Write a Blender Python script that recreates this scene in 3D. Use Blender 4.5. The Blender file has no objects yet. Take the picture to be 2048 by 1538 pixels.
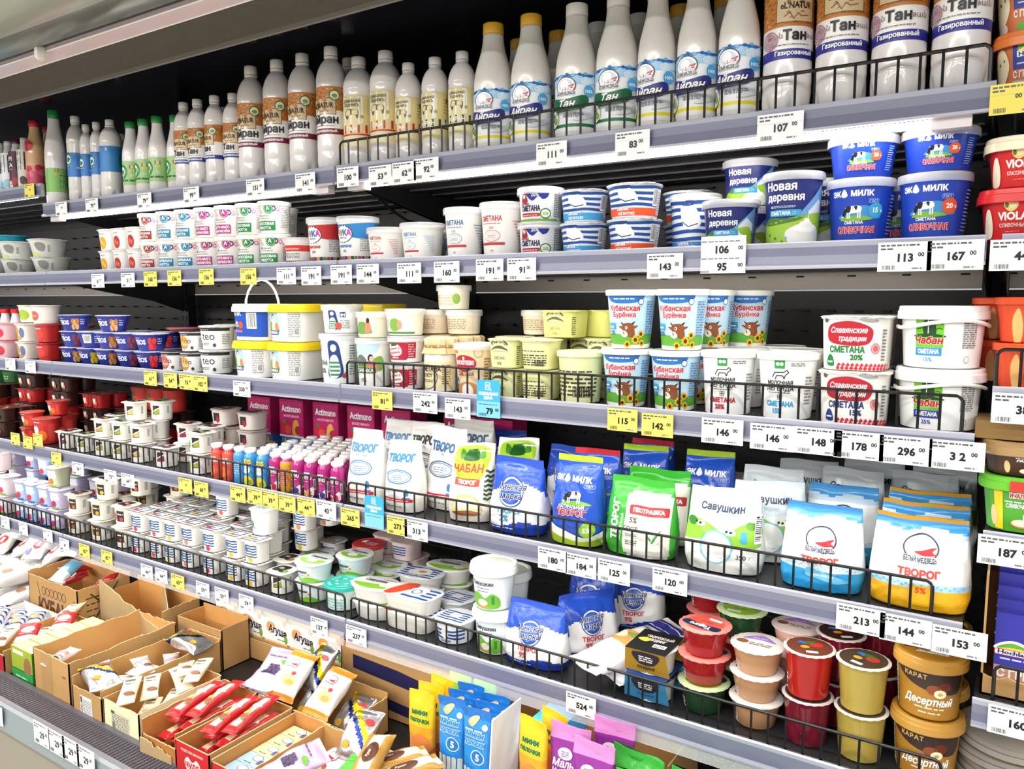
import bpy, math, random
import numpy as np
from math import pi, sin, cos, atan2, asin, hypot, sqrt, atan
from mathutils import Vector, Matrix, noise
from mathutils.bvhtree import BVHTree
from mathutils.geometry import tessellate_polygon, delaunay_2d_cdt
SC = bpy.context.scene
# ---------------------------------------------------------------- camera
F_PX, YAW, PITCH = 1568.19, 0.571982, 0.105869
CAM = Vector((0.04, 0.0, 1.5))
cd = bpy.data.cameras.new('camera')
cd.sensor_width = 36.0
cd.lens = F_PX / 2048 * 36.0
cd.clip_start = 0.05
cam = bpy.data.objects.new('camera', cd)
cam.location = CAM
cam.rotation_euler = (pi / 2 - PITCH, 0, YAW)
SC.collection.objects.link(cam)
SC.camera = cam
# ---------------------------------------------------------------- world, lamps of the shop, exposure
SC.view_settings.view_transform = 'Standard'
SC.view_settings.look = 'None'
SC.view_settings.gamma = 1.0
SC.view_settings.exposure = 0.42
SC.cycles.use_denoising = True
SC.cycles.max_bounces = 6
SC.cycles.transparent_max_bounces = 12
SC.cycles.caustics_reflective = False
SC.cycles.caustics_refractive = False
w = bpy.data.worlds.new('shop_air')
SC.world = w
w.use_nodes = True
w.node_tree.nodes['Background'].inputs[0].default_value = (0.95, 0.97, 1.0, 1)
w.node_tree.nodes['Background'].inputs[1].default_value = 0.38
def area(name, loc, rot, sx, sy, power, col=(1, 0.97, 0.93)):
    l = bpy.data.lights.new(name, 'AREA')
    l.shape = 'RECTANGLE'; l.size = sx; l.size_y = sy; l.energy = power; l.color = col
    o = bpy.data.objects.new(name, l); o.location = loc; o.rotation_euler = rot
    SC.collection.objects.link(o)
    return o
# nearer rows are fluorescent fittings under the shop's ceiling, running along the aisle
area('aisle_lamp', (-1.4, -0.25, 3.3), (0, 0, 0), 9.0, 0.22, 105)
area('aisle_lamp.001', (-1.4, -2.6, 3.3), (0, 0, 0), 9.0, 0.3, 150)
area('added_aisle_lamp', (-1.4, -4.9, 3.3), (0, 0, 0), 9.0, 0.3, 470)  # far row added to brighten the bottles on the topmost shelf
LED = 22.0          # radiance of the LED tubes under the shelves
# ---------------------------------------------------------------- colours and materials
def lin(h):
    if not isinstance(h, str): return h
    h = h.lstrip('#')
    if len(h) == 3: h = ''.join(c + c for c in h)
    o = []
    for i in (0, 2, 4):
        c = int(h[i:i + 2], 16) / 255
        o.append(c / 12.92 if c <= 0.04045 else ((c + 0.055) / 1.055) ** 2.4)
    return (o[0], o[1], o[2], 1.0)
MATS = {}
def mat(name, rough=0.4, spec=0.5, metal=0.0, trans=0.0, alpha=1.0, bump=None, coat=0.0, noise_amt=0.0, nscale=30, sss=0.0, emit=0):
    m = bpy.data.materials.new(name); m.use_nodes = True
    nt = m.node_tree; b = nt.nodes['Principled BSDF']
    a = nt.nodes.new('ShaderNodeAttribute'); a.attribute_name = 'col'
    out = a.outputs['Color']
    if noise_amt:
        tc = nt.nodes.new('ShaderNodeTexCoord')
        n = nt.nodes.new('ShaderNodeTexNoise'); n.inputs['Scale'].default_value = nscale; n.inputs['Detail'].default_value = 4
        nt.links.new(tc.outputs['Object'], n.inputs['Vector'])
        mr = nt.nodes.new('ShaderNodeMapRange')
        mr.inputs[3].default_value = 1 - noise_amt; mr.inputs[4].default_value = 1 + noise_amt
        nt.links.new(n.outputs[0], mr.inputs[0])
        mx = nt.nodes.new('ShaderNodeVectorMath'); mx.operation = 'SCALE'
        nt.links.new(out, mx.inputs[0]); nt.links.new(mr.outputs[0], mx.inputs['Scale'])
        out = mx.outputs[0]
    nt.links.new(out, b.inputs['Base Color'])
    b.inputs['Roughness'].default_value = rough
    b.inputs['Specular IOR Level'].default_value = spec
    b.inputs['Metallic'].default_value = metal
    b.inputs['Coat Weight'].default_value = coat
    b.inputs['Transmission Weight'].default_value = trans
    b.inputs['Alpha'].default_value = alpha
    if sss:
        b.inputs['Subsurface Weight'].default_value = sss
        b.inputs['Subsurface Scale'].default_value = 0.01
    if emit:
        nt.links.new(a.outputs['Color'], b.inputs['Emission Color']); b.inputs['Emission Strength'].default_value = emit
    if bump:
        tc = nt.nodes.new('ShaderNodeTexCoord')
        n = nt.nodes.new('ShaderNodeTexNoise'); n.inputs['Scale'].default_value = bump[0]; n.inputs['Detail'].default_value = 3
        nt.links.new(tc.outputs['Object'], n.inputs['Vector'])
        bp = nt.nodes.new('ShaderNodeBump'); bp.inputs['Strength'].default_value = bump[1]; bp.inputs['Distance'].default_value = 0.004
        nt.links.new(n.outputs[0], bp.inputs['Height']); nt.links.new(bp.outputs[0], b.inputs['Normal'])
    MATS[name] = m
    return m
mat('plastic', 0.28)
mat('gloss', 0.12, 0.6)
mat('matte', 0.55, 0.35)
mat('paper', 0.6, 0.3)
mat('print', 0.35, 0.4)
mat('film', 0.24, 0.55, bump=(34, 0.9))
mat('foil', 0.3, 0.6, bump=(60, 0.35))
mat('silver', 0.25, 0.5, metal=0.85, bump=(45, 0.5))
mat('card', 0.75, 0.2, noise_amt=0.10, nscale=9, bump=(180, 0.08))
mat('metal', 0.38, 0.5, metal=0.15, noise_amt=0.05, nscale=5)
mat('panel', 0.42, 0.5, metal=0.35, noise_amt=0.10, nscale=4)
mat('wire', 0.35, 0.5)
mat('rail', 0.22, 0.6, noise_amt=0.10, nscale=7)
mat('mirror_black', 0.10, 0.7)
mat('clear', 0.08, 0.6, alpha=0.42)
mat('skirt', 0.15, 0.5, alpha=0.26)
mat('jelly', 0.12, 0.6, trans=0.45)
mat('tube', 0.3, emit=LED)
# ---------------------------------------------------------------- mesh builder
def setp(o, label=None, cat=None, group=None, kind=None):
    if label and len(label.split()) > 16: print('LONG', len(label.split()), label)
    if label: o['label'] = label
    if cat: o['category'] = cat
    if group: o['group'] = group
    if kind: o['kind'] = kind
    return o
class M:
    """collects faces, each with a colour and a material, into one mesh"""
    def __init__(s): s.v = []; s.f = []; s.c = []; s.m = []; s.sm = []; s.nm = None
    def face(s, idx, col, mt, smooth=False): s.f.append(tuple(idx)); s.c.append(lin(col)); s.m.append(mt); s.sm.append(smooth)
    def quad(s, a, b, c, d, col, mt='plastic'):
        k = len(s.v); s.v += [a, b, c, d]; s.face((k, k + 1, k + 2, k + 3), col, mt)
    def box(s, x0, x1, y0, y1, z0, z1, col, mt='plastic', T=None):
        k = len(s.v)
        p = [(x0, y0, z0), (x1, y0, z0), (x1, y1, z0), (x0, y1, z0), (x0, y0, z1), (x1, y0, z1), (x1, y1, z1), (x0, y1, z1)]
        s.v += [tuple(T @ Vector(q)) for q in p] if T else p
        cols = col if isinstance(col, (list, tuple)) and isinstance(col[0], str) else [col] * 6
        for q, cc in zip(((0, 1, 5, 4), (1, 2, 6, 5), (2, 3, 7, 6), (3, 0, 4, 7), (4, 5, 6, 7), (3, 2, 1, 0)), cols):
            s.face([k + i for i in q], cc, mt)
    def prism(s, pts, x0, x1, col, mt='plastic', cap=True, smooth=False):
        """profile pts (y, z) swept along X"""
        k = len(s.v); n = len(pts)
        s.v += [(x0, y, z) for y, z in pts] + [(x1, y, z) for y, z in pts]
        for i in range(n):
            j = (i + 1) % n
            cc = col[i] if isinstance(col, list) else col
            s.face((k + i, k + n + i, k + n + j, k + j), cc, mt, smooth)
        if cap:
            cc = col[0] if isinstance(col, list) else col
            s.face([k + i for i in range(n)], cc, mt); s.face([k + n + i for i in range(n)][::-1], cc, mt)
    def tube(s, pts, r, col, mt='wire', n=6):
        pts = [Vector(p) for p in pts]; k0 = len(s.v)
        for i, p in enumerate(pts):
            d = (pts[min(i + 1, len(pts) - 1)] - pts[max(i - 1, 0)]).normalized()
            a = d.cross(Vector((0.31, 0.2, 0.93))).normalized(); b = d.cross(a)
            s.v += [tuple(p + r * (a * cos(2 * pi * j / n) + b * sin(2 * pi * j / n))) for j in range(n)]
        for i in range(len(pts) - 1):
            for j in range(n):
                a = k0 + i * n; jj = (j + 1) % n
                s.face((a + j, a + jj, a + n + jj, a + n + j), col, mt, True)
        s.face([k0 + j for j in range(n)], col, mt); s.face([k0 + (len(pts) - 1) * n + j for j in range(n)][::-1], col, mt)
    def mesh(s, name, sharp=0.6):
        me = bpy.data.meshes.new(name)
        me.from_pydata(s.v, [], s.f)
        mats = sorted(set(s.m)); ix = {m: i for i, m in enumerate(mats)}
        for m in mats: me.materials.append(MATS[m])
        me.polygons.foreach_set('material_index', [ix[m] for m in s.m])
        me.polygons.foreach_set('use_smooth', s.sm)
        at = me.attributes.new('col', 'FLOAT_COLOR', 'FACE')
        at.data.foreach_set('color', [x for c in s.c for x in c])
        if sharp and any(s.sm): me.set_sharp_from_angle(angle=sharp)
        if s.nm: me.normals_split_custom_set_from_vertices(s.nm)
        me.update()
        return me
    def build(s, name, parent=None, sharp=0.6, loc=None):
        o = bpy.data.objects.new(name, s.mesh(name, sharp)); SC.collection.objects.link(o)
        if parent: o.parent = parent
        if loc: o.location = loc
        return o
# ---------------------------------------------------------------- flat art wrapped on surfaces
_tc = {}
def text_tris(s, bold=0.0, shear=0.0, sp=1.0):
    k = (s, bold, shear, sp)
    if k not in _tc:
        cu = bpy.data.curves.new('t', 'FONT'); cu.body = s; cu.shear = shear
        cu.resolution_u = 2; cu.fill_mode = 'NONE'; cu.space_character = sp; cu.size = 1.37
        o = bpy.data.objects.new('t', cu)
        me = bpy.data.meshes.new_from_object(o)
        v = [Vector((q.co.x, q.co.y)) for q in me.vertices]; E = [tuple(e.vertices) for e in me.edges]
        if bold and v:                       # fatten every outline by the same amount
            nx = {}; pv = {}; deg = {}
            for a, b in E: nx[a] = b; pv[b] = a
            for i in range(len(v)): nx.setdefault(i, i); pv.setdefault(i, i)
            w = [p.copy() for p in v]; g = 1.0
            A = sum(v[a].x * v[b].y - v[b].x * v[a].y for a, b in E); g = 1 if A > 0 else -1
            for i in range(len(v)):
                d1 = v[i] - v[pv[i]]; d2 = v[nx[i]] - v[i]
                if d1.length < 1e-9 or d2.length < 1e-9: d1 = d2 = d1 if d1.length > d2.length else d2
                if d1.length < 1e-9: continue
                d1 = d1.normalized(); d2 = d2.normalized(); n1 = Vector((d1.y, -d1.x)); n2 = Vector((d2.y, -d2.x)); q = n1 + n2
                if q.length < .3: q = n1
                else: q = q / max(.35, q.length_squared / 2)
                w[i] = v[i] + q * (g * bold * 1.3)
            v = w
        V, _, Fc, *_ = delaunay_2d_cdt(v, E, [], 0, 1e-5)
        t = [[(V[i].x, V[i].y) for i in f] for f in Fc]
        if t:                                # keep what the outlines wind around
            c = np.array(t).mean(axis=1); a = np.array([v[i][:] for i, _ in E]); b = np.array([v[j][:] for _, j in E])
            y = c[:, 1:2]; up = (a[None, :, 1] <= y) & (b[None, :, 1] > y); dn = (a[None, :, 1] > y) & (b[None, :, 1] <= y)
            dy = np.where(b[:, 1] == a[:, 1], 1e-12, b[:, 1] - a[:, 1])
            xc = a[None, :, 0] + (y - a[None, :, 1]) * ((b[:, 0] - a[:, 0]) / dy)[None, :]
            wn = ((up & (xc > c[:, :1])).sum(1) - (dn & (xc > c[:, :1])).sum(1))
            t = [q for q, k in zip(t, wn) if k]
        bpy.data.objects.remove(o); bpy.data.curves.remove(cu); bpy.data.meshes.remove(me)
        xs = [p[0] for q in t for p in q] or [0]
        _tc[k] = (t, min(xs), max(xs))
    return _tc[k]
def spline(pts, n=5):
    o = []; N = len(pts)
    for i in range(N):
        p0, p1, p2, p3 = (pts[(i + k - 1) % N] for k in range(4))
        for j in range(n):
            t = j / n
            o.append(tuple(0.5 * ((2 * p1[a]) + (-p0[a] + p2[a]) * t + (2 * p0[a] - 5 * p1[a] + 4 * p2[a] - p3[a]) * t * t + (-p0[a] + 3 * p1[a] - 3 * p2[a] + p3[a]) * t ** 3) for a in (0, 1)))
    return o
class Art:
    """layers of flat coloured shapes in label units (v runs 0..1 from bottom to top)"""
    def __init__(s): s.lays = []; s.n = 0; s.X = lambda p: p
    def add(s, tris, col, mt):
        s.n += 1; f = s.X
        s.lays.append(([[f(p) for p in t] for t in tris], lin(col), s.n, mt)); return s
    def at(s, du=0, dv=0, k=1.0, rot=0):
        c, q = cos(rot), sin(rot)
        s.X = lambda p: (du + k * (p[0] * c - p[1] * q), dv + k * (p[0] * q + p[1] * c)); return s
    def Y(s, pts, col, mt='print'):
        t = tessellate_polygon([[Vector((p[0], p[1], 0)) for p in pts]])
        return s.add([[pts[i] for i in q] for q in t], col, mt)
    def R(s, u0, v0, u1, v1, col, mt='print'): return s.add([[(u0, v0), (u1, v0), (u1, v1)], [(u0, v0), (u1, v1), (u0, v1)]], col, mt)
    def RR(s, u0, v0, u1, v1, r, col, mt='print'):
        p = []
        for cx, cy, a in ((u1 - r, v1 - r, 0), (u0 + r, v1 - r, 1), (u0 + r, v0 + r, 2), (u1 - r, v0 + r, 3)):
            p += [(cx + r * cos((a + j / 4) * pi / 2), cy + r * sin((a + j / 4) * pi / 2)) for j in range(5)]
        return s.Y(p, col, mt)
    def E(s, u, v, ru, rv, col, n=20, mt='print'):
        p = [(u + ru * cos(2 * pi * i / n), v + rv * sin(2 * pi * i / n)) for i in range(n)]
        return s.add([[(u, v), p[i], p[(i + 1) % n]] for i in range(n)], col, mt)
    def G(s, u, v, ru, rv, w, col, n=24, a0=0, a1=2 * pi, mt='print'):
        t = []
        for i in range(n):
            a, b = a0 + (a1 - a0) * i / n, a0 + (a1 - a0) * (i + 1) / n
            q = [(u + (ru + e) * cos(x), v + (rv + e) * sin(x)) for x, e in ((a, 0), (b, 0), (b, -w), (a, -w))]
            t += [[q[0], q[1], q[2]], [q[0], q[2], q[3]]]
        return s.add(t, col, mt)
    def B(s, pts, col, n=4): return s.Y(spline(pts, n), col)
    def ln(s, pts, w, col):
        t = []
        for (a, b), (c, d) in zip(pts, pts[1:]):
            l = hypot(c - a, d - b) or 1e-9; nx, ny = -(d - b) / l * w / 2, (c - a) / l * w / 2
            q = [(a + nx, b + ny), (a - nx, b - ny), (c - nx, d - ny), (c + nx, d + ny)]
            t += [[q[0], q[1], q[2]], [q[0], q[2], q[3]]]
        return s.add(t, col, 'print')
    def T(s, txt, u, v, size, col, b=0.012, sh=0.0, al='c', w=None, rot=0, arc=None, o=None, sp=1.0, mt='print'):
        """text of capital height size at u (al) and baseline v; o=(colour, extra) draws an outline first"""
        if o: s.T(txt, u, v, size, o[0], b + o[1], sh, al, w, rot, arc, None, sp)
        t, x0, x1 = text_tris(txt, b, sh, sp)
        if not t: return s
        W = (x1 - x0); kx = size
        if w: kx = w / W
        off = {'l': -x0, 'c': -(x0 + x1) / 2, 'r': -x1}[al]; c, q = cos(rot), sin(rot)
        def f(p):
            x, y = (p[0] + off) * kx, p[1] * size
            if arc:
                a = x / arc; rr = arc + y
                x, y = rr * sin(a), rr * cos(a) - arc
            return (u + x * c - y * q, v + x * q + y * c)
        return s.add([[f(p) for p in z] for z in t], col, mt)
    def L(s, u0, v0, u1, v1, col, n=4, seed=1, fill=0.5):
        """lines of print too small to read"""
        R = random.Random(seed); t = []; h = (v1 - v0) / n
        for i in range(n):
            x = u0; y0 = v0 + i * h; y1 = y0 + h * fill
            end = u1 - (R.random() * 0.3 * (u1 - u0) if i == 0 else 0)
            while x < end:
                l = (0.5 + R.random() * 1.4) * h * 1.6; e = min(x + l, end)
                t += [[(x, y0), (e, y0), (e, y1)], [(x, y0), (e, y1), (x, y1)]]; x = e + h * 0.5
        return s.add(t, col, 'print')
    def BC(s, u0, v0, u1, v1, bg='fff', seed=3, vert=False):
        if bg: s.R(u0, v0, u1, v1, bg)
        R = random.Random(seed); t = []; m = 0.08 * (u1 - u0); x = u0 + m; y0 = v0 + 0.1 * (v1 - v0); y1 = v1 - 0.05 * (v1 - v0)
        if vert:
            y = y0
            while y < y1:
                l = (y1 - y0) * (0.02 + 0.04 * R.random()); t += [[(u0 + m, y), (u1 - m, y), (u1 - m, y + l)], [(u0 + m, y), (u1 - m, y + l), (u0 + m, y + l)]]; y += l + (y1 - y0) * (0.02 + 0.03 * R.random())
        else:
            while x < u1 - m:
                l = (u1 - u0) * (0.015 + 0.035 * R.random()); t += [[(x, y0), (x + l, y0), (x + l, y1)], [(x, y0), (x + l, y1), (x, y1)]]; x += l + (u1 - u0) * (0.02 + 0.03 * R.random())
        return s.add(t, '222', 'print')
def cut(poly, ax, step):
    a = [p[ax] for p in poly]; lo, hi = math.floor(min(a) / step + 1e-6), math.ceil(max(a) / step - 1e-6)
    if hi - lo <= 1: return [poly]
    out = []; rest = poly
    for k in range(lo + 1, hi):
        c = k * step; L = []; Rr = []
        for i in range(len(rest)):
            p, q = rest[i], rest[(i + 1) % len(rest)]
            if p[ax] <= c: L.append(p)
            if p[ax] >= c: Rr.append(p)
            if (p[ax] - c) * (q[ax] - c) < 0:
                t = (c - p[ax]) / (q[ax] - p[ax]); m = (p[0] + t * (q[0] - p[0]), p[1] + t * (q[1] - p[1]))
                L.append(m); Rr.append(m)
        if len(L) > 2: out.append(L)
        rest = Rr
        if len(rest) < 3: break
    if len(rest) > 2: out.append(rest)
    return out
def clipv(p, c, g):
    """the part of a polygon with g * v >= g * c"""
    o = []
    for i in range(len(p)):
        a, b = p[i], p[(i + 1) % len(p)]
        if g * (a[1] - c) >= 0: o.append(a)
        if (a[1] - c) * (b[1] - c) < 0: t = (c - a[1]) / (b[1] - a[1]); o.append((a[0] + t * (b[0] - a[0]), c))
    return o
def wrap(art, surf, k, du=0.12, dv=None, base=0.0003, lay=0.00005, m=None, vr=None):
    """art (label units x k metres) laid on surf(u, v, offset) -> (point, normal)"""
    m = m or M(); nm = []
    for tris, col, n, mt in art.lays:
        off = base + lay * n
        for t in tris:
            if (t[1][0] - t[0][0]) * (t[2][1] - t[0][1]) - (t[2][0] - t[0][0]) * (t[1][1] - t[0][1]) < 0: t = t[::-1]
            if vr and (min(q[1] for q in t) < vr[0] or max(q[1] for q in t) > vr[1]):
                t = clipv(t, vr[0], 1); t = clipv(t, vr[1], -1) if len(t) > 2 else t
                if len(t) < 3: continue
            ps = cut(t, 0, du) if du else [t]
            if dv: ps = [q for p in ps for q in cut(p, 1, dv)]
            for p in ps:
                i = len(m.v)
                for u, v in p:
                    P, N = surf(u * k, v * k, off); m.v.append(tuple(P)); nm.append(tuple(N))
                m.face(range(i, i + len(p)), col, mt, True)
    m.nm = nm
    return m
# ---------------------------------------------------------------- solids of revolution and rounded squares
class Lathe:
    """prof: (z, r, colour, material) rings from bottom to top; p>2 squares the section; ax, ay stretch it"""
    def __init__(s, prof, n=36, p=2.0, ax=1.0, ay=1.0, mod=None, bottom=True, top=False):
        s.P = [tuple(q) + ('fff', 'plastic')[len(q) - 2:] for q in prof]; s.n, s.p, s.ax, s.ay, s.mod, s.bottom, s.top = n, p, ax, ay, mod, bottom, top
        s.rref = max(q[1] for q in s.P)
    def r(s, z):
        P = s.P
        if z <= P[0][0]: return P[0][1], 0
        for a, b in zip(P, P[1:]):
            if a[0] <= z <= b[0] and b[0] > a[0]:
                t = (z - a[0]) / (b[0] - a[0]); return a[1] + t * (b[1] - a[1]), (b[1] - a[1]) / (b[0] - a[0])
        return P[-1][1], 0
    def sec(s, t):
        if s.p == 2: return 1.0
        return (abs(cos(t)) ** s.p + abs(sin(t)) ** s.p) ** (-1 / s.p)
    def pt(s, t, z, r):
        k = s.sec(t) * (1 + (s.mod(t, z) if s.mod else 0))
        return (r * k * sin(t) * s.ax, -r * k * cos(t) * s.ay, z)
    def surf(s, u, z, off):
        r, dr = s.r(z); t = u / (s.rref * (s.ax if s.p == 2 else 1))
        if s.p > 2: t = atan(t * 1.0) if abs(t) < 1 else (pi / 4 + (abs(t) - 1) * 0.8) * (1 if t > 0 else -1)
        x, y, _ = s.pt(t, z, r)
        nx, ny = (abs(x / s.ax) ** (s.p - 1)) * (1 if x > 0 else -1) / s.ax, (abs(y / s.ay) ** (s.p - 1)) * (1 if y > 0 else -1) / s.ay
        l = hypot(nx, ny) or 1; nx /= l; ny /= l; N = Vector((nx, ny, -dr)).normalized()
        return (x + nx * off, y + ny * off, z), N
    def into(s, m, T=None):
        k = len(m.v); n = s.n
        for z, r, c, mt in s.P:
            for j in range(n):
                p = s.pt(2 * pi * j / n, z, r); m.v.append(tuple(T @ Vector(p)) if T else p)
        for i in range(len(s.P) - 1):
            for j in range(n):
                jj = (j + 1) % n; a = k + i * n
                m.face((a + j, a + jj, a + n + jj, a + n + j), s.P[i][2], s.P[i][3], True)
        if s.bottom: m.face([k + j for j in range(n)][::-1], s.P[0][2], s.P[0][3])
        if s.top: a = k + (len(s.P) - 1) * n; m.face([a + j for j in range(n)], s.P[-1][2], s.P[-1][3])
        return m
    def mesh(s, name, sharp=0.6): return s.into(M()).mesh(name, sharp)
def cr(pts, n=4):
    """open smooth curve through (z, r, ...) points"""
    o = []; N = len(pts)
    for i in range(N - 1):
        p0, p1, p2, p3 = pts[max(i - 1, 0)], pts[i], pts[i + 1], pts[min(i + 2, N - 1)]
        for j in range(n):
            t = j / n
            o.append(tuple(0.5 * (2 * p1[a] + (p2[a] - p0[a]) * t + (2 * p0[a] - 5 * p1[a] + 4 * p2[a] - p3[a]) * t * t + (-p0[a] + 3 * p1[a] - 3 * p2[a] + p3[a]) * t ** 3) for a in (0, 1)) + tuple(p1[2:]))
    o.append(tuple(pts[-1])); return o
class Flat:
    """rectangle facing -Y (or up) for labels on boxes and cards"""
    def __init__(s, o=(0, 0, 0), ux=(1, 0, 0), uy=(0, 0, 1)): s.o, s.x, s.y = Vector(o), Vector(ux), Vector(uy); s.nn = s.x.cross(s.y).normalized()
    def surf(s, u, v, off): return s.o + s.x * u + s.y * v + s.nn * off, s.nn
class Bag:
    """soft pouch: full at the foot, pressed flat at the top seal (kind 'stand') or at both ends ('pillow')"""
    def __init__(s, w, d, h, seed=1, wr=0.004, p=2.6, kind='stand', seal=0.1, top=0.88, lean=0.0, n=60, m=44):
        s.w, s.d, s.h, s.seed, s.wr, s.p, s.kind, s.seal, s.top, s.lean, s.n, s.m = w, d, h, seed, wr, p, kind, seal, top, lean, n, m
    def ab(s, v):
        v = min(max(v, 0), 1)
        if s.kind == 'stand':
            a = s.w / 2 * (0.93 + 0.07 * min(1, v * 7) - (1 - s.top) * max(0, v - 0.3) / 0.7)
            t = min(v / (1 - s.seal), 1)
            b = s.d / 2 * (min(1, 0.86 + v * 1.2)) * max(0.0, 1 - t ** 2.3) ** 0.75 + 0.0016
        else:
            e = s.seal; t = min(max((v - e) / (1 - 2 * e), 0), 1)
            b = s.d / 2 * max(0, sin(pi * t)) ** 0.42 + 0.0012
            a = s.w / 2 * (1 - 0.10 * (max(0, sin(pi * t)) ** 0.42)) * (1 + 0.015 * sin(40 * v + s.seed) * (t in (0, 1)))
        return a, b
    def disp(s, x, y, z):
        q = s.seed * 7.3
        return 1.35 * s.wr * (noise.noise((x * 22 + q, y * 14, z * 18)) + 0.6 * noise.noise((x * 50 + q, y * 30 + 4, (z + x * 0.6) * 34)))
    def pos(s, x, v, side):
        a, b = s.ab(v); x = max(-a, min(a, x)); k = 1 - (abs(x) / a) ** s.p
        y = side * b * max(k, 0) ** (1 / s.p)
        z = v * s.h + (0.004 * noise.noise((x * 18 + s.seed, 3.1, v * 2)) * (v > .7) if s.kind == 'stand' else 0)
        ly = s.lean * v * v
        if v >= 1 - s.seal * 1.1 or (s.kind != 'stand' and v < s.seal): ly += 0.003 * sin(x * 60 + s.seed)
        fade = min(1, v * 6) * (1 - 0.5 * (v > 1 - s.seal)) if s.kind == 'stand' else 1
        return Vector((x, y + ly + side * s.disp(x, side, v * s.h) * fade * (0.3 + 0.7 * min(1, b / 0.02)), z))
    def surf(s, u, zz, off):
        """every layer of art shares one grid of facets, so that none dips through another"""
        g = .03 * s.h; C = s.__dict__.setdefault('cache', {})
        def at(i, j):
            if (i, j) not in C:
                x, v, e = i * g, j * .03, .004; P = s.pos(x, v, -1); N = (s.pos(x + e, v, -1) - P).cross(s.pos(x, v + e, -1) - P)
                C[i, j] = (P, N.normalized() if N.length > 1e-12 else Vector((0, -1, 0)))
            return C[i, j]
        a, b = u / g, zz / g; i, j = math.floor(a + 1e-7), math.floor(b + 1e-7); a -= i; b -= j
        q = [at(i, j), at(i + 1, j), at(i, j + 1), at(i + 1, j + 1)]; w = [(1 - a) * (1 - b), a * (1 - b), (1 - a) * b, a * b]
        P = sum((k[0] * t for k, t in zip(q, w)), Vector()); N = sum((k[1] * t for k, t in zip(q, w)), Vector()).normalized()
        return P + N * off, N
    def into(s, m, cf, T=None, mt='film', emb=None):
        """cf(x / half width, v, side) -> colour"""
        n, mm = s.n, s.m; k0 = len(m.v); h = n // 2
        for i in range(mm + 1):
            v = i / mm; a, b = s.ab(v)
            for j in range(n):
                side = -1 if j < h else 1; q = (j if j < h else j - h) / h
                x = -a * cos(pi * q) * (1 if side < 0 else -1)
                p = s.pos(x, v, side); m.v.append(tuple(T @ p) if T else tuple(p))
        for i in range(mm):
            for j in range(n):
                jj = (j + 1) % n; a = k0 + i * n; q = ((j + .5) if j < h else (j + .5) - h) / h
                side = -1 if j < h else 1; c = cf(-cos(pi * q) * (1 if side < 0 else -1), (i + .5) / mm, side)
                cm = mt
                if isinstance(c, tuple) and len(c) == 2: c, cm = c
                m.face((a + j, a + jj, a + n + jj, a + n + j), c, cm, True)
        m.face([k0 + j for j in range(n)][::-1], cf(0, 0, 1) if not isinstance(cf(0, 0, 1), tuple) else cf(0, 0, 1)[0], mt)
        a = k0 + mm * n; m.face([a + j for j in range(n)], cf(0, 1, 1) if not isinstance(cf(0, 1, 1), tuple) else cf(0, 1, 1)[0], mt)
        return m
# ---------------------------------------------------------------- kinds and things
class Kind:
    """a kind of thing: its parts as shared meshes; place() makes one individual of it"""
    def __init__(s, name, cat, parts=(), height=0.0): s.name, s.cat, s.parts, s.h = name, cat, list(parts), height
    def part(s, name, me, label=None, sub=()): s.parts.append((name, me, label, sub)); return s
COUNT = {}
def link_parts(root, parts):
    for name, me, lab, sub in parts:
        if isinstance(me, M): me = me.mesh(name)
        o = bpy.data.objects.new(name, me); SC.collection.objects.link(o); o.parent = root
        if lab: o['label'] = lab
        if sub: link_parts(o, sub)
def place(kind, loc, label, rz=0.0, group=None, rot=None):
    if len(kind.parts) == 1 and not kind.parts[0][3]:
        me = kind.parts[0][1]
        o = bpy.data.objects.new(kind.name, me); SC.collection.objects.link(o)
    else:
        o = bpy.data.objects.new(kind.name, None); SC.collection.objects.link(o); o.empty_display_size = 0.02
        link_parts(o, kind.parts)
    o.location = loc
    o.rotation_euler = rot if rot else (0, 0, rz)
    setp(o, label, kind.cat, group)
    return o
# a pixel of the photograph as a point of the place
_fw = Vector((-sin(YAW) * cos(PITCH), cos(YAW) * cos(PITCH), -sin(PITCH))); _rt = Vector((cos(YAW), sin(YAW), 0)); _up = _rt.cross(_fw)
def ray(px, py): return _fw + _rt * ((px - 1024) / F_PX) - _up * ((py - 769) / F_PX)
def ony(px, py, y): d = ray(px, py); return CAM + d * (y / d.y)
def onz(px, py, z): d = ray(px, py); return CAM + d * ((z - CAM.z) / d.z)
def edge(px, py, y, r=0.0, side='c'):
    """X of an upright round thing of radius r centred in row y whose left / right / middle outline is at the pixel"""
    d = ray(px, py); a = atan2(d.x, d.y)
    x = CAM.x + y * math.tan(a)
    for _ in range(3):
        D = hypot(x - CAM.x, y); b = a + {'l': asin(min(.9, r / D)), 'r': -asin(min(.9, r / D)), 'c': 0}[side]
        x = CAM.x + y * math.tan(b)
    return x
ORD = 'first second third fourth fifth sixth seventh eighth ninth tenth eleventh twelfth thirteenth fourteenth fifteenth sixteenth seventeenth eighteenth nineteenth twentieth'.split()
ZA, ZB, ZC, ZD, ZE, ZK = 1.792, 1.585, 1.306, 1.026, 0.75, 0.438     # shelf boards A (top) to E, deck K
YF = 1.28        # front of every shelf
X0, X1, X2, X3, X4 = -4.4, -2.5, -1.25, 0.0, 0.62                   # bays
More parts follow.
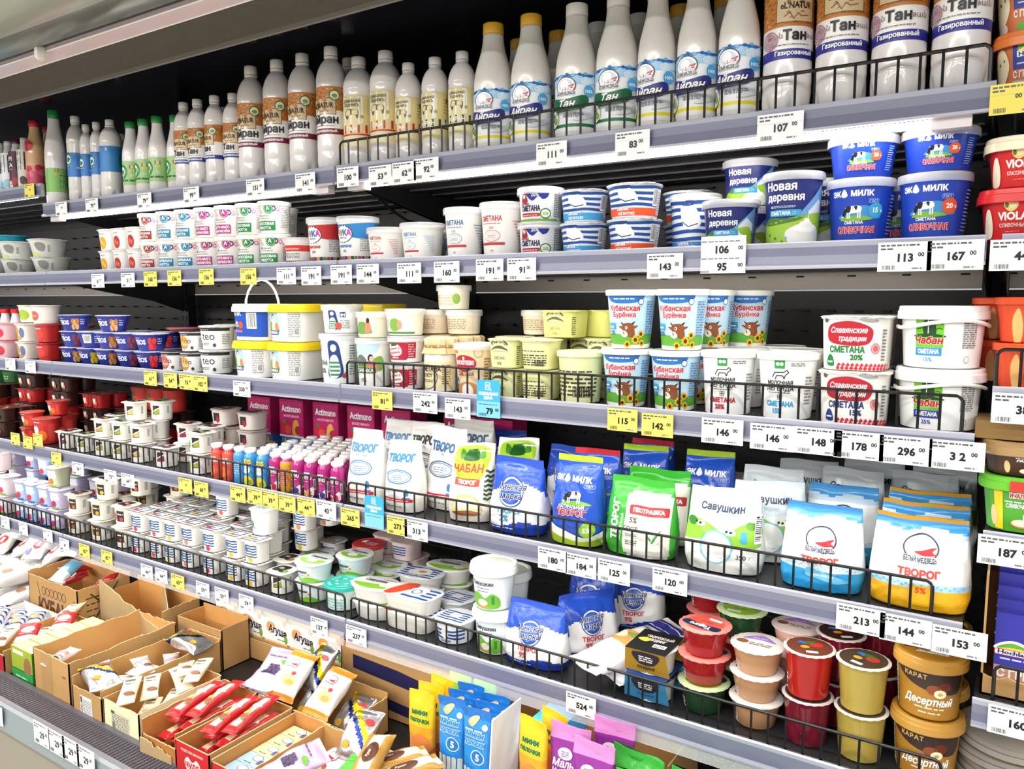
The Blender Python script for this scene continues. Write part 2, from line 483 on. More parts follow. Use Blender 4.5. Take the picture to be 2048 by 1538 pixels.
# ---------------------------------------------------------------- floor and refrigerated case
m = M(); m.box(-6, 3, -4, 3, -0.05, 0, 'b9b4a8', 'matte')
setp(m.build('floor'), kind='structure')
YB = 1.80
case = bpy.data.objects.new('refrigerated_display_case', None); SC.collection.objects.link(case)
setp(case, 'open refrigerated dairy display case with dark perforated back', 'display case')
m = M()
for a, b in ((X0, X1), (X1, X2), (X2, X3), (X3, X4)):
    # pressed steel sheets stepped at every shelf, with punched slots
    for z0, z1, c in ((0.40, 0.77, '242324'), (0.77, 1.045, '252425'), (1.045, 1.32, '272526'), (1.32, 1.523, '2a2828'), (1.523, 1.60, 'b5aca2'), (1.60, 1.80, '262526'), (1.80, 2.12, '1b1b20')):  # the pale strip has the shelf lamp's glow put into its colour
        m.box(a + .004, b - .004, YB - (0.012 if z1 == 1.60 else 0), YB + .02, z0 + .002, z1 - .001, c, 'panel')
        if z0 >= 1.8: continue
        zz = z0 + 0.03
        while zz < z1 - 0.02:
            n = 23 if z0 != 1.523 else 12
            for k in range(n):
                x = a + (b - a) * (k + .5) / n
                m.box(x - .008, x + .008, YB - .0135 - (0.0 if z1 != 1.60 else .001), YB - .0005, zz - .0018, zz + .0018, '0c0b0b', 'matte')
            zz += 0.043
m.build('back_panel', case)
# uprights between the bays, slotted for the shelf brackets
for x in (X1, X2, X3):
    m = M(); m.box(x - .022, x + .022, YB - .045, YB - .014, 0.40, 2.10, '1d1c1e', 'metal')
    z = 0.5
    while z < 2.08:
        m.box(x - .014, x - .009, YB - .0462, YB - .044, z, z + .016, '050505', 'matte'); m.box(x + .009, x + .014, YB - .0462, YB - .044, z, z + .016, '050505', 'matte'); z += .03
    m.build('upright', case)
# dark glossy ceiling of the case and the canopy in front of it
m = M(); m.box(X0, X4, 1.175, YB + .02, 2.105, 2.13, '1a1b22', 'mirror_black'); m.build('inner_ceiling', case)
m = M(); m.box(X0, X4, 1.168, 1.176, 2.058, 2.13, '8a8680', 'metal'); m.box(X0, X4, 1.03, 1.168, 2.066, 2.09, '7d766b', 'matte')
pan = m.build('air_outlet', case)
mm = M(); nx = 150
for i in range(nx):
    pass
y = 1.036
while y < 1.164:
    mm.box(X0, X4, y, y + .0016, 2.0645, 2.0662, '6b655c', 'matte'); y += .0042
mm.build('honeycomb_grille', pan)
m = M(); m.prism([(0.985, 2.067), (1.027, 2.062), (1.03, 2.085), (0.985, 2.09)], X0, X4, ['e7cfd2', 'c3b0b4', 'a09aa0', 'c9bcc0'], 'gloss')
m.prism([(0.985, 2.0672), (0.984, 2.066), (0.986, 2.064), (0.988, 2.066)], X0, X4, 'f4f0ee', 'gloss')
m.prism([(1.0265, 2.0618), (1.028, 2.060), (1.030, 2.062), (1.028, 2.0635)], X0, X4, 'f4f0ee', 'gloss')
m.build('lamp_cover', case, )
m = M(); prof = [(0.985, 2.085), (0.962, 2.080), (0.955, 2.082)]
m.prism([(0.985, 2.075), (0.968, 2.072), (0.968, 2.12), (0.985, 2.12)], X0, X4, '26262c', 'metal')
pts = [(0.968, 2.070), (0.93, 2.072), (0.905, 2.077)]
for i in range(9):
    a = i / 8; pts.append((0.90 - 0.20 * sin(a * 1.25), 2.078 + 0.30 * (1 - cos(a * 1.25)) * 1.25 + .0))
n0 = len(pts)
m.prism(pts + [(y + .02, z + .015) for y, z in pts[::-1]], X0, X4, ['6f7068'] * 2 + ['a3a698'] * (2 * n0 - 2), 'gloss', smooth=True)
m.prism([(0.712, 2.335), (0.70, 2.33), (0.69, 2.42), (0.712, 2.42)], X0, X4, '23262c', 'metal')
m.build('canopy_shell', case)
cl = ony(82, 88, 0.978); m = M()
L = Lathe([(0, .010, 'e6e3da', 'gloss'), (.004, .011, 'f1eee6', 'gloss'), (.016, .011, 'f1eee6', 'gloss'), (.02, .009)], n=16, top=True)
L.into(m, Matrix.Translation((cl.x, .985, 2.062)) @ Matrix.Rotation(pi / 2, 4, 'X') @ Matrix.Scale(0.75, 4, (1, 0, 0)) @ Matrix.Scale(1.7, 4, (0, 1, 0)))
setp(m.build('sign_clip'), 'small white round clip on the lilac lamp strip of the canopy', 'clip')
# deck, front grille, bumper
m = M(); m.box(X0, X4, 1.0, YB, ZK - .02, ZK, '2b2a2b', 'metal'); m.build('deck', case)
m = M(); m.box(X0, X4, .935, 1.004, .425, .432, '19181b', 'matte'); m.box(X0, X4, .998, 1.012, .425, .453, '6d6a70', 'metal'); m.box(X0, X4, .926, .938, .43, .452, '8d8a94', 'metal')
x = X0 + .006
while x < X4:
    m.box(x, x + .0017, .936, 1.0, .4445, .4495, '8f8890', 'metal'); x += .0118
m.build('return_air_grille', case)
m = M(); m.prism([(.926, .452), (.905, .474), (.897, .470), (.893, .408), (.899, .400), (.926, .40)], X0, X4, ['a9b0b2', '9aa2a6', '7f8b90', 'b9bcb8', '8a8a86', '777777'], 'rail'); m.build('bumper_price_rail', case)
m = M(); pts = [(.905, .402), (.885, .36), (.87, .30), (.865, .15), (.875, .05), (.90, .0)]
m.prism(pts + [(y + .03, z) for y, z in pts[::-1]], X0, X4, '8b8577', 'metal', smooth=True); m.build('kick_panel', case)
# ---------------------------------------------------------------- shelves
def shelf(z, a, b, label, lamp=True, skirt=False, dx=0.0):
    o = bpy.data.objects.new('steel_shelf', None); SC.collection.objects.link(o); o.location = (0, 0, 0)
    setp(o, label, 'shelf', 'steel shelves of the display case')
    m = M(); m.box(a + .004, b - .004, YF + .012, YB - .046, z - .022, z, ['2c2b2d', '2c2b2d', '2c2b2d', '2c2b2d', '2b2b2d', '38363a'], 'metal')
    for k in range(1, 5):      # pressed ribs under the board
        y = YF + .05 + k * .09; m.box(a + .02, b - .02, y, y + .006, z - .0255, z - .0215, '4a484b', 'metal')
    m.build('board', o)
    for x in (a + .006, b - .009):
        mb = M(); k = len(mb.v)
        P = [(YF + .03, z - .022), (YB - .05, z - .022), (YB - .05, z - .12), (YB - .16, z - .085), (YF + .12, z - .042)]
        mb.prism(P, x, x + .003, '1f1e20', 'metal'); mb.build('bracket', o)
    m = M(); t = z + .005
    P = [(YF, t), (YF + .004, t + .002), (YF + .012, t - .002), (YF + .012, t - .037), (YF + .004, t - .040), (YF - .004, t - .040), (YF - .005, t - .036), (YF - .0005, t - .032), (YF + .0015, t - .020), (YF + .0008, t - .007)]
    C = ['b9b9c4', '77768a', '6b6b7c', 'b9bac4', 'd2d3da', 'b4b5c0', '8a8c9e', '6a6c82', '787a90', 'a6a8b6']  # pale and dark streaks paint reflections onto the lilac grey rail
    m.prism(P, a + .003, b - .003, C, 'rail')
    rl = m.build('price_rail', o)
    if skirt:
        m = M(); m.prism([(YF - .001, t - .038), (YF + .0005, t - .038), (YF - .004, t - .062), (YF - .0055, t - .062)], a + .004, b - .004, 'e6e6ea', 'skirt'); m.build('clear_skirt', rl, )
    if lamp:
        m = M(); L = Lathe([(0, .0058, 'fffaf2', 'tube'), (b - a - .16, .0058, 'fffaf2', 'tube')], n=10, top=True)
        L.into(m, Matrix.Translation((a + .08, YF + (.018 if z == ZA else .028), t - (.0445 if z == ZA else .029))) @ Matrix.Rotation(pi / 2, 4, 'Y'))
        for xx in (a + .03, b - .08) if z == ZA else (): m.box(xx, xx + .05, YF + .008, YF + .028, t - .055, t - .038, 'd8cdd0', 'plastic')
        lt = m.build('led_tube', o, sharp=0.9)
    return o
NAMES = {ZA: ('topmost', 'bottles'), ZB: ('second highest', 'cups'), ZC: ('middle', 'tubs'), ZD: ('fourth highest', 'small cups and bags'), ZE: ('lowest', 'dessert cups')}
what = {(ZA, 0): 'colourful drink bottles', (ZA, 1): 'white bottles with wicker and green labels', (ZA, 2): 'large white bottles behind a wire fence',
        (ZB, 0): 'pale flat tubs', (ZB, 1): 'ricotta cups', (ZB, 2): 'blue sour cream cups',
        (ZC, 0): 'red and pink yoghurts', (ZC, 1): 'blue pots and white pails', (ZC, 2): 'sour cream cups behind a wire fence',
        (ZD, 0): 'dark red multipacks', (ZD, 1): 'yoghurt pots and mini drink bottles', (ZD, 2): 'curd bags behind a wire fence',
        (ZE, 0): 'pastel yoghurt pots', (ZE, 1): 'striped yoghurt pots', (ZE, 2): 'curd bags and jelly cups'}
for z in (ZA, ZB, ZC, ZD, ZE):
    for i, (a, b) in enumerate(((X0, X1), (X1, X2), (X2, X3))):
        shelf(z + (.062 if z == ZA and i == 0 else 0), a, b, f'dark steel shelf carrying {what[(z, i)]} with lilac grey price rail', skirt=z == ZE)
for z, wt in ((ZA - .004, 'orange mushroom cheese tubs'), (ZB, 'red cream cheese tubs'), (1.375, 'orange cheese tubs'), (1.168, 'green cheese tub and dark box'), (0.918, 'box of blue cheese slices')):
    shelf(z, X3 + .012, X4, f'short shelf of the neighbouring bay carrying {wt}', skirt=False)
# ---------------------------------------------------------------- wire fences
def fence(z, a, b, label, h=0.058, y=YF + .012, pitch=0.0285):
    m = M(); r = .0021
    m.tube([(a, y, z), (a, y, z + h - .008), (a + .003, y, z + h - .003), (a + .008, y, z + h), (b - .008, y, z + h), (b - .003, y, z + h - .003), (b, y, z + h - .008), (b, y, z)], .0027, '101012', 'wire')
    m.tube([(a, y, z + .003), (b, y, z + .003)], .0024, '101012', 'wire')
    n = max(2, round((b - a) / pitch))
    for k in range(1, n):
        x = a + (b - a) * k / n; m.tube([(x, y - .003, z + .001), (x, y - .003, z + h + .001)], r, '101012', 'wire', n=5)
    setp(m.build('wire_fence'), label, 'wire fence', 'black wire fences on the shelf fronts')
fence(ZA, X2 + .005, X3 - .012, 'long black wire fence along the topmost shelf of tall bottles')
fence(ZC, X2 + .012, X3 - .02, 'black wire fence in front of the sour cream cups with cow pictures')
fence(ZD, X1 + .004, X2 - .006, 'black wire fence in front of white yoghurt pots and mini drink bottles')
fence(ZD, X2 + .008, X3 - .045, 'black wire fence in front of the white, blue and green curd bags')
fence(ZE, X0 + .3, X1 + .0, 'black wire fence in front of pastel yoghurt multipacks')
fence(ZE, X1 + .006, X2 - .012, 'black wire fence in front of striped yoghurt pots')
fence(ZE, X2 + .008, X3 - .02, 'black wire fence in front of jelly cups and blue curd bags')
fence(1.375, X3 + .018, X4, 'black wire fence around the orange cheese tubs beside the white pails')
fence(0.918, X3 + .04, X4, 'black wire fence in front of the box of blue cheese slices')
# loose cable hanging under the second highest shelf
m = M(); P0 = [ony(*p) for p in ((757, 398, 1.45), (790, 425, 1.5), (815, 442, 1.62), (850, 448, 1.7), (900, 452, 1.78))]
m.tube([P0[0], P0[1], P0[2], P0[3], P0[4]], .004, '17161a', 'wire')
setp(m.build('lamp_cable'), 'black lamp cable hanging under the topmost shelf towards the back wall', 'cable')
# ---------------------------------------------------------------- makers of tubs, lids, bottles
WH = 'f4f2ee'
def lab(art, surf, k, du=0.12, dv=None, base=.0004, vr=None): return wrap(art, surf, k, du, dv, base, vr=vr).mesh('label_print', sharp=0)
def toplab(art, z, k): return wrap(art, Flat((0, 0, z), (1, 0, 0), (0, 1, 0)).surf, k, 0).mesh('lid_print', sharp=0)
def lidpart(kind, rt, h, col, p=2, ax=1, ay=1, art=None, tab=True, topcol=None, over=.0038):
    """returns ([parts], rise of the lid above the rim)"""
    A = dict(p=p, ax=ax, ay=ay)
    if kind == 'snap':
        L = Lathe([(h - .0075, rt + .0028, col), (h + .001, rt + .0034, col), (h + .0028, rt + .0022, col), (h + .0028, rt - .001, col), (h + .0016, rt - .002, col)], top=True, bottom=False, **A)
        sub = [('lid_print', toplab(art, h + .0017, rt), None, ())] if art else []
        return [('lid', L.mesh('lid'), None, sub)], .0028
    if kind == 'clear':
        def md(t, z): return .012 * (cos(44 * t) > 0) * (z < h + .004)
        f = Lathe([(h, rt + .001, col or 'd8dade', 'foil'), (h + .0006, rt + .001, col or 'd8dade', 'foil')], top=True, **A)
        sub = [('seal_print', toplab(art, h + .0008, rt), None, ())] if art else []
        L = Lathe([(h - .007, rt + .0036, 'f4f6f8', 'clear'), (h + .0045, rt + .0042, 'f4f6f8', 'clear'), (h + .0065, rt + .003, 'ffffff', 'clear'), (h + .0065, rt - .002, 'ffffff', 'clear'), (h + .003, rt - .004, 'eef1f4', 'clear')], top=True, bottom=False, mod=md, n=88, **A)
        return [('foil_seal', f.mesh('foil_seal'), None, sub), ('clear_lid', L.mesh('clear_lid'), None, ())], .0068
    if kind == 'pail':
        L = Lathe([(h - .016, rt + .0048, col), (h - .015, rt + .0056, col), (h - .004, rt + .0052, col), (h - .003, rt + .0038, col), (h + .003, rt + .0032, col), (h + .004, rt + .002, col), (h + .004, rt - .004, col), (h + .001, rt - .006, topcol or col)], top=True, bottom=False, **A)
        return [('lid', L.mesh('lid'), None, ())], .004
    if kind == 'foil':
        m = M(); n = 40; z = h + .0006; R = rt + over
        q = Lathe([(0, R)], p=p, ax=ax, ay=ay)
        ring = []
        for j in range(n):
            t = 2 * pi * j / n; x, y, _ = q.pt(t, 0, R)
            if tab and 0.55 < t < 1.0: x *= 1.09; y *= 1.09
            ring.append((x, y, z - .0022 * (j % 2) * .5 - .0008))
        k = len(m.v); m.v += ring + [(x * .93, y * .93, z) for x, y, _ in ring] + [(x, y, zz - .0006) for x, y, zz in ring]
        for j in range(n):
            jj = (j + 1) % n; m.face((k + j, k + jj, k + n + jj, k + n + j), col, 'foil', True); m.face((k + 2 * n + j, k + 2 * n + jj, k + jj, k + j), col, 'foil')
        m.face([k + n + j for j in range(n)], topcol or col, 'foil'); m.face([k + 2 * n + j for j in range(n)][::-1], 'c9c9cb', 'foil')
        sub = [('lid_print', toplab(art, z + .0002, rt + over - .004), None, ())] if art else []
        return [('foil_lid', m.mesh('foil_lid', .4), None, sub)], .0014
    return [], 0
def tub(name, cat, rt, rb, h, art=None, body=WH, lid='snap', lcol=WH, p=2, ax=1, ay=1, bands=None, lart=None, mt='plastic', foot=True, bodyname='cup', du=.08, topcol=None, ltab=True, lip=True, over=.0038):
    P = [(0, rb - .0035), (.0015, rb - .0005)]
    R = lambda v: rb + (rt - rb) * v
    bands = bands or [(0, body)]
    for i, (v, c) in enumerate(bands):
        v1 = bands[i + 1][0] if i + 1 < len(bands) else 1.0
        z = max(v * h, .002); P.append((z, R(v), c, mt))
    P[0] += (bands[0][1], mt); P[1] += (bands[0][1], mt)
    P.append((h - .004, R(1 - .004 / h), bands[-1][1], mt))
    if lip: P += [(h - .0039, rt + .002, body if bands else body, mt), (h, rt + .0025, body, mt)]
    else: P += [(h, rt, body, mt)]
    L = Lathe(P, p=p, ax=ax, ay=ay, top=(lid is None), n=40 if p == 2 else 48)
    k = Kind(name, cat); sub = []
    if art: sub = [('label_print', lab(art, Lathe([(0, rb), (h, rt)], p=p, ax=ax, ay=ay).surf, h, du, vr=(.015, .965)), None, ())]
    k.part(bodyname, L.mesh(bodyname), None, sub)
    q, rise = lidpart(lid, rt, h, lcol, p, ax, ay, lart, ltab, topcol, over) if lid else ([], 0)
    k.parts += q; k.h = h + rise + .0004; k.r = rt + over - .0038
    return k
def petmod(h):
    def f(t, z):
        if z > .13 * h: return 0
        return -.24 * (1 - z / (.13 * h)) ** .8 * max(0, cos(5 * t)) ** 2
    return f
PET = [(0, .60), (.006, .72), (.03, .90), (.07, .985), (.12, 1.0), (.17, .985), (.20, 1.0), (.285, .99)]
PET2 = [(.69, .985), (.71, 1.0), (.745, .985), (.78, .94), (.82, .84), (.86, .68), (.885, .53), (.90, .43), (.912, .40)]
def bottle(name, h, r, art, bands, lv=(.30, .67), style='pet', cap='eae6e1', body='ebe7e4', capr=.40, cat='bottle', dus=.07, caplab=None):
    """bands: colours of the printed sleeve from its foot upwards as (v, colour)"""
    if style == 'pet':
        pr = cr([(a * h, b * r, body, 'gloss') for a, b in PET], 3) + [(lv[0] * h, .985 * r, body, 'gloss'), (lv[1] * h, .985 * r, body, 'gloss')] + cr([(a * h, b * r, body, 'gloss') for a, b in PET2], 3)
        neck = [(.9125 * h, .46 * r, body, 'gloss'), (.919 * h, .46 * r, body, 'gloss'), (.920 * h, .37 * r, body, 'gloss'), (.94 * h, .37 * r, body, 'gloss')]
        cz0, cz1, cr_ = .922, 1.0, capr; mod = petmod(h); n = 60
    else:
        pts = [(0, .90), (.008, .97), (.02, 1.0), (.10, 1.0)]
        sh = [(.50, 1.0), (.56, .985), (.63, .92), (.70, .80), (.77, .665), (.83, .575), (.88, .535), (.905, .525)] if style == 'hdpe' else [(.56, 1.0), (.60, .98), (.66, .90), (.74, .74), (.82, .62), (.88, .57), (.905, .56)]
        pr = [(a * h, b * r, body, 'gloss') for a, b in pts] + cr([(a * h, b * r, body, 'gloss') for a, b in sh], 3)
        neck = [(.91 * h, .50 * r, body, 'gloss'), (.925 * h, .50 * r, body, 'gloss')]
        cz0, cz1, cr_ = .912, 1.0, capr; mod = None; n = 44
    L = Lathe(pr + neck, n=n, mod=mod)
    k = Kind(name, cat); k.part('body', L.mesh('body', .9)); k.r = r; k.h = h
    def rib(t, z): return .02 * (cos(40 * t) > 0)
    C = Lathe([(cz0 * h, cr_ * r, cap), ((cz0 + .004) * h, cr_ * r, cap), ((cz0 + .006) * h, cr_ * r * .96, cap), ((cz0 + .010) * h, cr_ * r * 1.02, cap), ((cz1 - .004) * h, cr_ * r, cap), (cz1 * h, cr_ * r * .93, cap)], top=True, mod=rib, n=80)
    k.part('cap', C.mesh('cap', .9), caplab)
    if bands:
        Ls = Lathe([(v * h, .985 * r + .0006 if style == 'pet' else r + .0005, c, 'print') for v, c in bands], bottom=False, n=44)
        sub = [('label_print', lab(art, Ls.surf, h, dus, base=.0002), None, ())] if art else []
        k.part('label', Ls.mesh('label'), None, sub)
    return k
def put(kind, z, side, px, py, label, y=None, dz=0.0, rz=0.0, group=None, r=None):
    r = r or kind.r
    y = YF + .021 + r if y is None else y
    o = place(kind, (edge(px, py, y, r, side), y, z + dz + .0006), label, rz, group)
    REG.append([o, r + (.0028 if 'bottle' in kind.name else .0041), z + dz + .002, z + dz + kind.h - .004, y])
    return o
REG = []
LAY = []; BAGS = []; FIXED = []
def tree(o):
    V = []; P = []
    for q in [o] + list(o.children_recursive):
        if q.type != 'MESH' or 'print' in q.name: continue
        mw = q.matrix_world; k = len(V); V += [mw @ v.co for v in q.data.vertices]; P += [[k + i for i in p.vertices] for p in q.data.polygons]
    lo = [min(v[i] for v in V) for i in range(3)]; hi = [max(v[i] for v in V) for i in range(3)]
    return V, P, lo, hi
def settle(objs, step, n, also=()):
    """move one thing after the other by small steps until it no longer cuts into those before it"""
    done = []
    for o in also: V, P, lo, hi = tree(o); done.append((BVHTree.FromPolygons(V, P), lo, hi))
    for o in objs:
        V, P, lo, hi = tree(o); st = Vector(step); off = Vector()
        for k in range(n + 1):
            a = [lo[i] + off[i] for i in range(3)]; b = [hi[i] + off[i] for i in range(3)]; t = None; hit = False
            for T, l2, h2 in done:
                if any(a[i] > h2[i] or b[i] < l2[i] for i in range(3)): continue
                t = t or BVHTree.FromPolygons([v + off for v in V], P)
                if t.overlap(T): hit = True; break
            if not hit: break
            if k < n: off += st
        o.location += off; done.append((t or BVHTree.FromPolygons([v + off for v in V], P), a, b))
def relax(n=60):
    """nudge upright neighbours apart so that none of them touch"""
    for _ in range(n):
        moved = 0
        for i, a in enumerate(REG):
            for b in REG[i + 1:]:
                if a[2] > b[3] or b[2] > a[3]: continue
                pa, pb = a[0].location, b[0].location
                dx, dy = pb.x - pa.x, pb.y - pa.y; R = a[1] + b[1]
                if abs(dx) > R or abs(dy) > R: continue
                d = hypot(dx, dy)
                if d >= R: continue
                if d < 1e-4: dx, dy, d = 0, 1e-4, 1e-4
                k = (R - d) / 2 / d + 1e-4
                moved = 1
                if abs(dy) > .024:
                    g = sqrt(max(R * R - dx * dx, 0)) + 2e-4 - abs(dy)
                    if dy > 0: pb.y += g
                    else: pa.y += g
                else: pa.x -= dx * k; pb.x += dx * k
        for a in REG:
            if a[0].location.x < .0: a[0].location.x = min(a[0].location.x, .008 - a[1])
        if not moved: break
def stripes(A, u0, u1, v0, v1, n, col, wave=0.0):
    for i in range(n):
        a = v0 + (v1 - v0) * i / n; b = a + (v1 - v0) / n * .5
        m = 12; P = [(u0 + (u1 - u0) * j / m, a + wave * sin(j * 1.1 + i)) for j in range(m + 1)] + [(u0 + (u1 - u0) * j / m, b + wave * sin(j * 1.1 + i)) for j in range(m, -1, -1)]
        A.Y(P, col)
    return A
def wicker(A, u0, u1, v0, v1, rows, cols, seed=2):
    R = random.Random(seed); h = (v1 - v0) / rows; w = (u1 - u0) / cols
    for i in range(rows):
        t = []
        for c, col in ((0, 'e0a058'), (1, 'f4c884'), (2, 'a8602a')):
            t = []
            for j in range(cols):
                if (R.randint(0, 2) if c else 0) and c != (i + j) % 3: continue
                u = u0 + (j + .5 * (i % 2)) * w; v = v0 + (i + .25) * h
                q = [(u, v), (u + w * .45, v + h * .22), (u + w * .9, v), (u + w * .45, v + h * .55)]
                t += [[q[0], q[1], q[3]], [q[1], q[2], q[3]]]
            if t: A.add(t, lin(col), 'print')
    return A
def bear(A, u, v, k):
    """white oval crest with a red scarf and lettering round its foot"""
    A.E(u, v, k * 1.10, k * .90, '26364d', 24); A.E(u, v, k, k * .8, 'f8fafc', 24)
    A.E(u, v + k * .1, k * .72, k * .56, 'cfe0ec', 20); A.E(u - k * .1, v + k * .12, k * .5, k * .46, 'fbfdfe', 18)
    A.B([(u - .35 * k, v - .25 * k), (u + .2 * k, v - .1 * k), (u + .95 * k, v + .12 * k), (u + .7 * k, v - .2 * k), (u + 1.0 * k, v - .35 * k), (u + .3 * k, v - .45 * k)], 'd2232f')
    A.T('БЕЛЫЙ МЕДВЕДЬ', u, v - k * .86, k * .30, '1d2b49', b=.05, o=('ffffff', .10), w=k * 2.0)
    return A
def cow(A, u, v, k, coat='8a4b25', cream='f3e3d0'):
    """cow's head looking to the side"""
    A.B([(u - .5 * k, v + .45 * k), (u - .75 * k, v + .8 * k), (u - .45 * k, v + .62 * k)], '2b1a12'); A.B([(u + .5 * k, v + .5 * k), (u + .78 * k, v + .85 * k), (u + .4 * k, v + .66 * k)], '2b1a12')
    A.B([(u + .45 * k, v + .4 * k), (u + 1.1 * k, v + .45 * k), (u + .6 * k, v + .15 * k)], coat); A.B([(u - .45 * k, v + .35 * k), (u - 1.0 * k, v + .4 * k), (u - .55 * k, v + .1 * k)], coat)
    A.B([(u - .5 * k, v + .6 * k), (u + .45 * k, v + .66 * k), (u + .7 * k, v + .1 * k), (u + .75 * k, v - .7 * k), (u + .1 * k, v - .55 * k), (u - .35 * k, v - .4 * k), (u - .55 * k, v)], coat)
    A.B([(u - .55 * k, v - .02 * k), (u - .2 * k, v - .05 * k), (u + .02 * k, v - .4 * k), (u - .3 * k, v - .62 * k), (u - .72 * k, v - .42 * k)], cream)
    A.E(u - .42 * k, v - .3 * k, .07 * k, .05 * k, '40211a', 10); A.E(u - .15 * k, v + .26 * k, .13 * k, .15 * k, 'ffffff', 12); A.E(u - .18 * k, v + .25 * k, .07 * k, .08 * k, '1b120d', 10)
    return A
def cow_side(A, u, v, k, ang=True):
    """black and white cow grazing on a green strip"""
    A.B([(u - 1.2 * k, v - .85 * k), (u - .3 * k, v - .45 * k), (u + 1.2 * k, v - .5 * k), (u + 2.0 * k, v - .8 * k), (u + .3 * k, v - .95 * k)], '7db53c')
    A.B([(u - .6 * k, v + .35 * k), (u + .7 * k, v + .45 * k), (u + .85 * k, v - .05 * k), (u + .1 * k, v - .22 * k), (u - .6 * k, v - .15 * k)], 'f6f6f4')
    for x in (-.5, -.3, .5, .7): A.R(u + x * k, v - .7 * k, u + (x + .12) * k, v - .05 * k, 'f0f0ee')
    A.B([(u - .55 * k, v + .38 * k), (u - .1 * k, v + .4 * k), (u - .2 * k, v - .1 * k), (u - .5 * k, v - .1 * k)], '17181c'); A.B([(u + .2 * k, v + .4 * k), (u + .5 * k, v + .42 * k), (u + .4 * k, v + .05 * k)], '17181c')
    A.B([(u - .55 * k, v + .3 * k), (u - .75 * k, v + .1 * k), (u - 1.0 * k, v - .5 * k), (u - .8 * k, v - .65 * k), (u - .6 * k, v - .3 * k), (u - .45 * k, v)], '17181c'); A.E(u - .92 * k, v - .55 * k, .14 * k, .1 * k, 'e9d8d0', 10)
    return A
# ================================================================ shelf A: bottles
def art_natur(name, strip, small=False):
    A = Art(); wicker(A, -.40, .46, .49, .66, 6, 26)
    A.R(-.105, .452, .125, .578, '7d5f3e').R(-.10, .457, .12, .573, 'dcc49a')
    A.T("eL'NATUR", .01, .505, .040, '2a2420', b=.03, w=.19).T('gourmet', .03, .472, .018, '6b4a33', sh=.4, b=0)
    A.E(.115, .60, .042, .042, '2e7d4a').E(.115, .60, .034, .034, 'eef0dc').E(.115, .597, .022, .014, '8a9a3a').L(.09, .575, .14, .583, '44603a', 1)
    A.T(name, .015, .385, .062, '17161a', b=.035).L(-.09, .362, .16, .370, '777', 1, 5)
    A.T('газированный', .02, .315, .022, 'fff', b=.02, w=.22); A.L(.22, .36, .33, .47, '777', 8, 4); A.BC(.24, .41, .32, .46)
    return A
kayr = bottle('ayran_bottle', .285, .0350, art_natur('Айран', 0), [(.30, '7b2140'), (.345, 'f3f1ee'), (.485, 'c4803e'), (.67, 'c4803e')], cap='d9d3cc', capr=.43)
ktan = bottle('tan_bottle', .231, .0268, art_natur('Тан', 0), [(.30, '2b3f8f'), (.345, 'f3f1ee'), (.485, 'c4803e'), (.67, 'c4803e')], cap='e6e0dc', capr=.46)
A = Art(); wicker(A, -.42, .46, .47, .72, 9, 24)
A.R(-.10, .485, .105, .63, '7d5f3e').R(-.095, .49, .10, .625, 'dcc49a'); A.T("eL'NATUR", .005, .556, .034, '2a2420', b=.03, w=.165)
A.ln([(-.06, .515), (-.03, .535), (-.01, .50), (.01, .53), (.03, .515), (.07, .522)], .004, '7a4a3a')
A.T('Тан', 0, .395, .052, '1b1b20', b=.04); A.T('թան', -.105, .405, .03, '7a5a62', b=0); A.T('թան', .10, .405, .03, '7a5a62', b=0)
for q in (.05, .038, .026, .014): A.G(-.135, .40, q, q, .006, 'a9768c', 20)
A.L(-.12, .368, .10, .376, '555', 1, 3); A.T('Газированный', 0, .316, .024, 'fff', b=.03, w=.2); A.L(.2, .36, .34, .47, '999', 8, 4); A.ln([(.155, .45), (.185, .53)], .006, '8a4a3a')
ktan2 = bottle('large_tan_bottle', .292, .0380, A, [(.298, '33318f'), (.35, 'f1efec'), (.465, 'c4803e'), (.72, 'c4803e')], lv=(.295, .722), cap='e6e0dc', capr=.40)
def art_bear(nm, c1, c2):
    A = Art()
    R = random.Random(4)
    for i in range(16): A.E(-.5 + i * .065, .425 + .012 * (i % 2), .045, .03, 'dceefa' if i % 3 else 'a9d3f0', 10)
    for i in range(22): A.E(-.5 + i * .046, .463 + .006 * (i % 3), .014, .01, '1d5fa8' if i % 2 else '6db5e6', 8)
    bear(A, -.005, .395, .072)
    A.B([(-.14, .255), (-.12, .315), (.0, .30), (.14, .325), (.165, .27), (.10, .225), (-.08, .215)], c1); A.T(nm, .01, .245, .052, 'fff', b=.03, sh=.35)
    A.L(-.02, .175, .13, .205, '667', 3, 6); A.E(.17, .355, .042, .042, '4aa6dc', 18); A.T('100%', .17, .342, .022, 'fff', b=.02, w=.06)
    A.E(-.11, .17, .05, .06, 'e9eee2', 14).E(-.12, .18, .025, .03, '3a6b2c', 10).E(-.09, .155, .02, .025, '7fae4a', 10)
    A.B([(.05, .15), (.14, .19), (.24, .23), (.22, .19), (.12, .15)], 'dfe4ea'); A.BC(.30, .16, .40, .30); A.L(.30, .32, .42, .41, '667', 6, 8)
    return A
def bearb(nm, c1, line, cap): return bottle('kefir_bottle', .253, .0393, art_bear(nm, c1, line), [(.075, 'f4f6f8'), (.105, line), (.128, 'f4f6f8'), (.40, 'b9dcf4'), (.445, '2f7fc6'), (.475, '2f7fc6')], style='hdpe', cap=cap, capr=.51, body='efebe4')
kbl = bearb('Айран', '2c2f7e', 'f0e21f', 'e3ac22'); kgr = bearb('Тан', '17663a', '1f7a45', 'e9e5df')
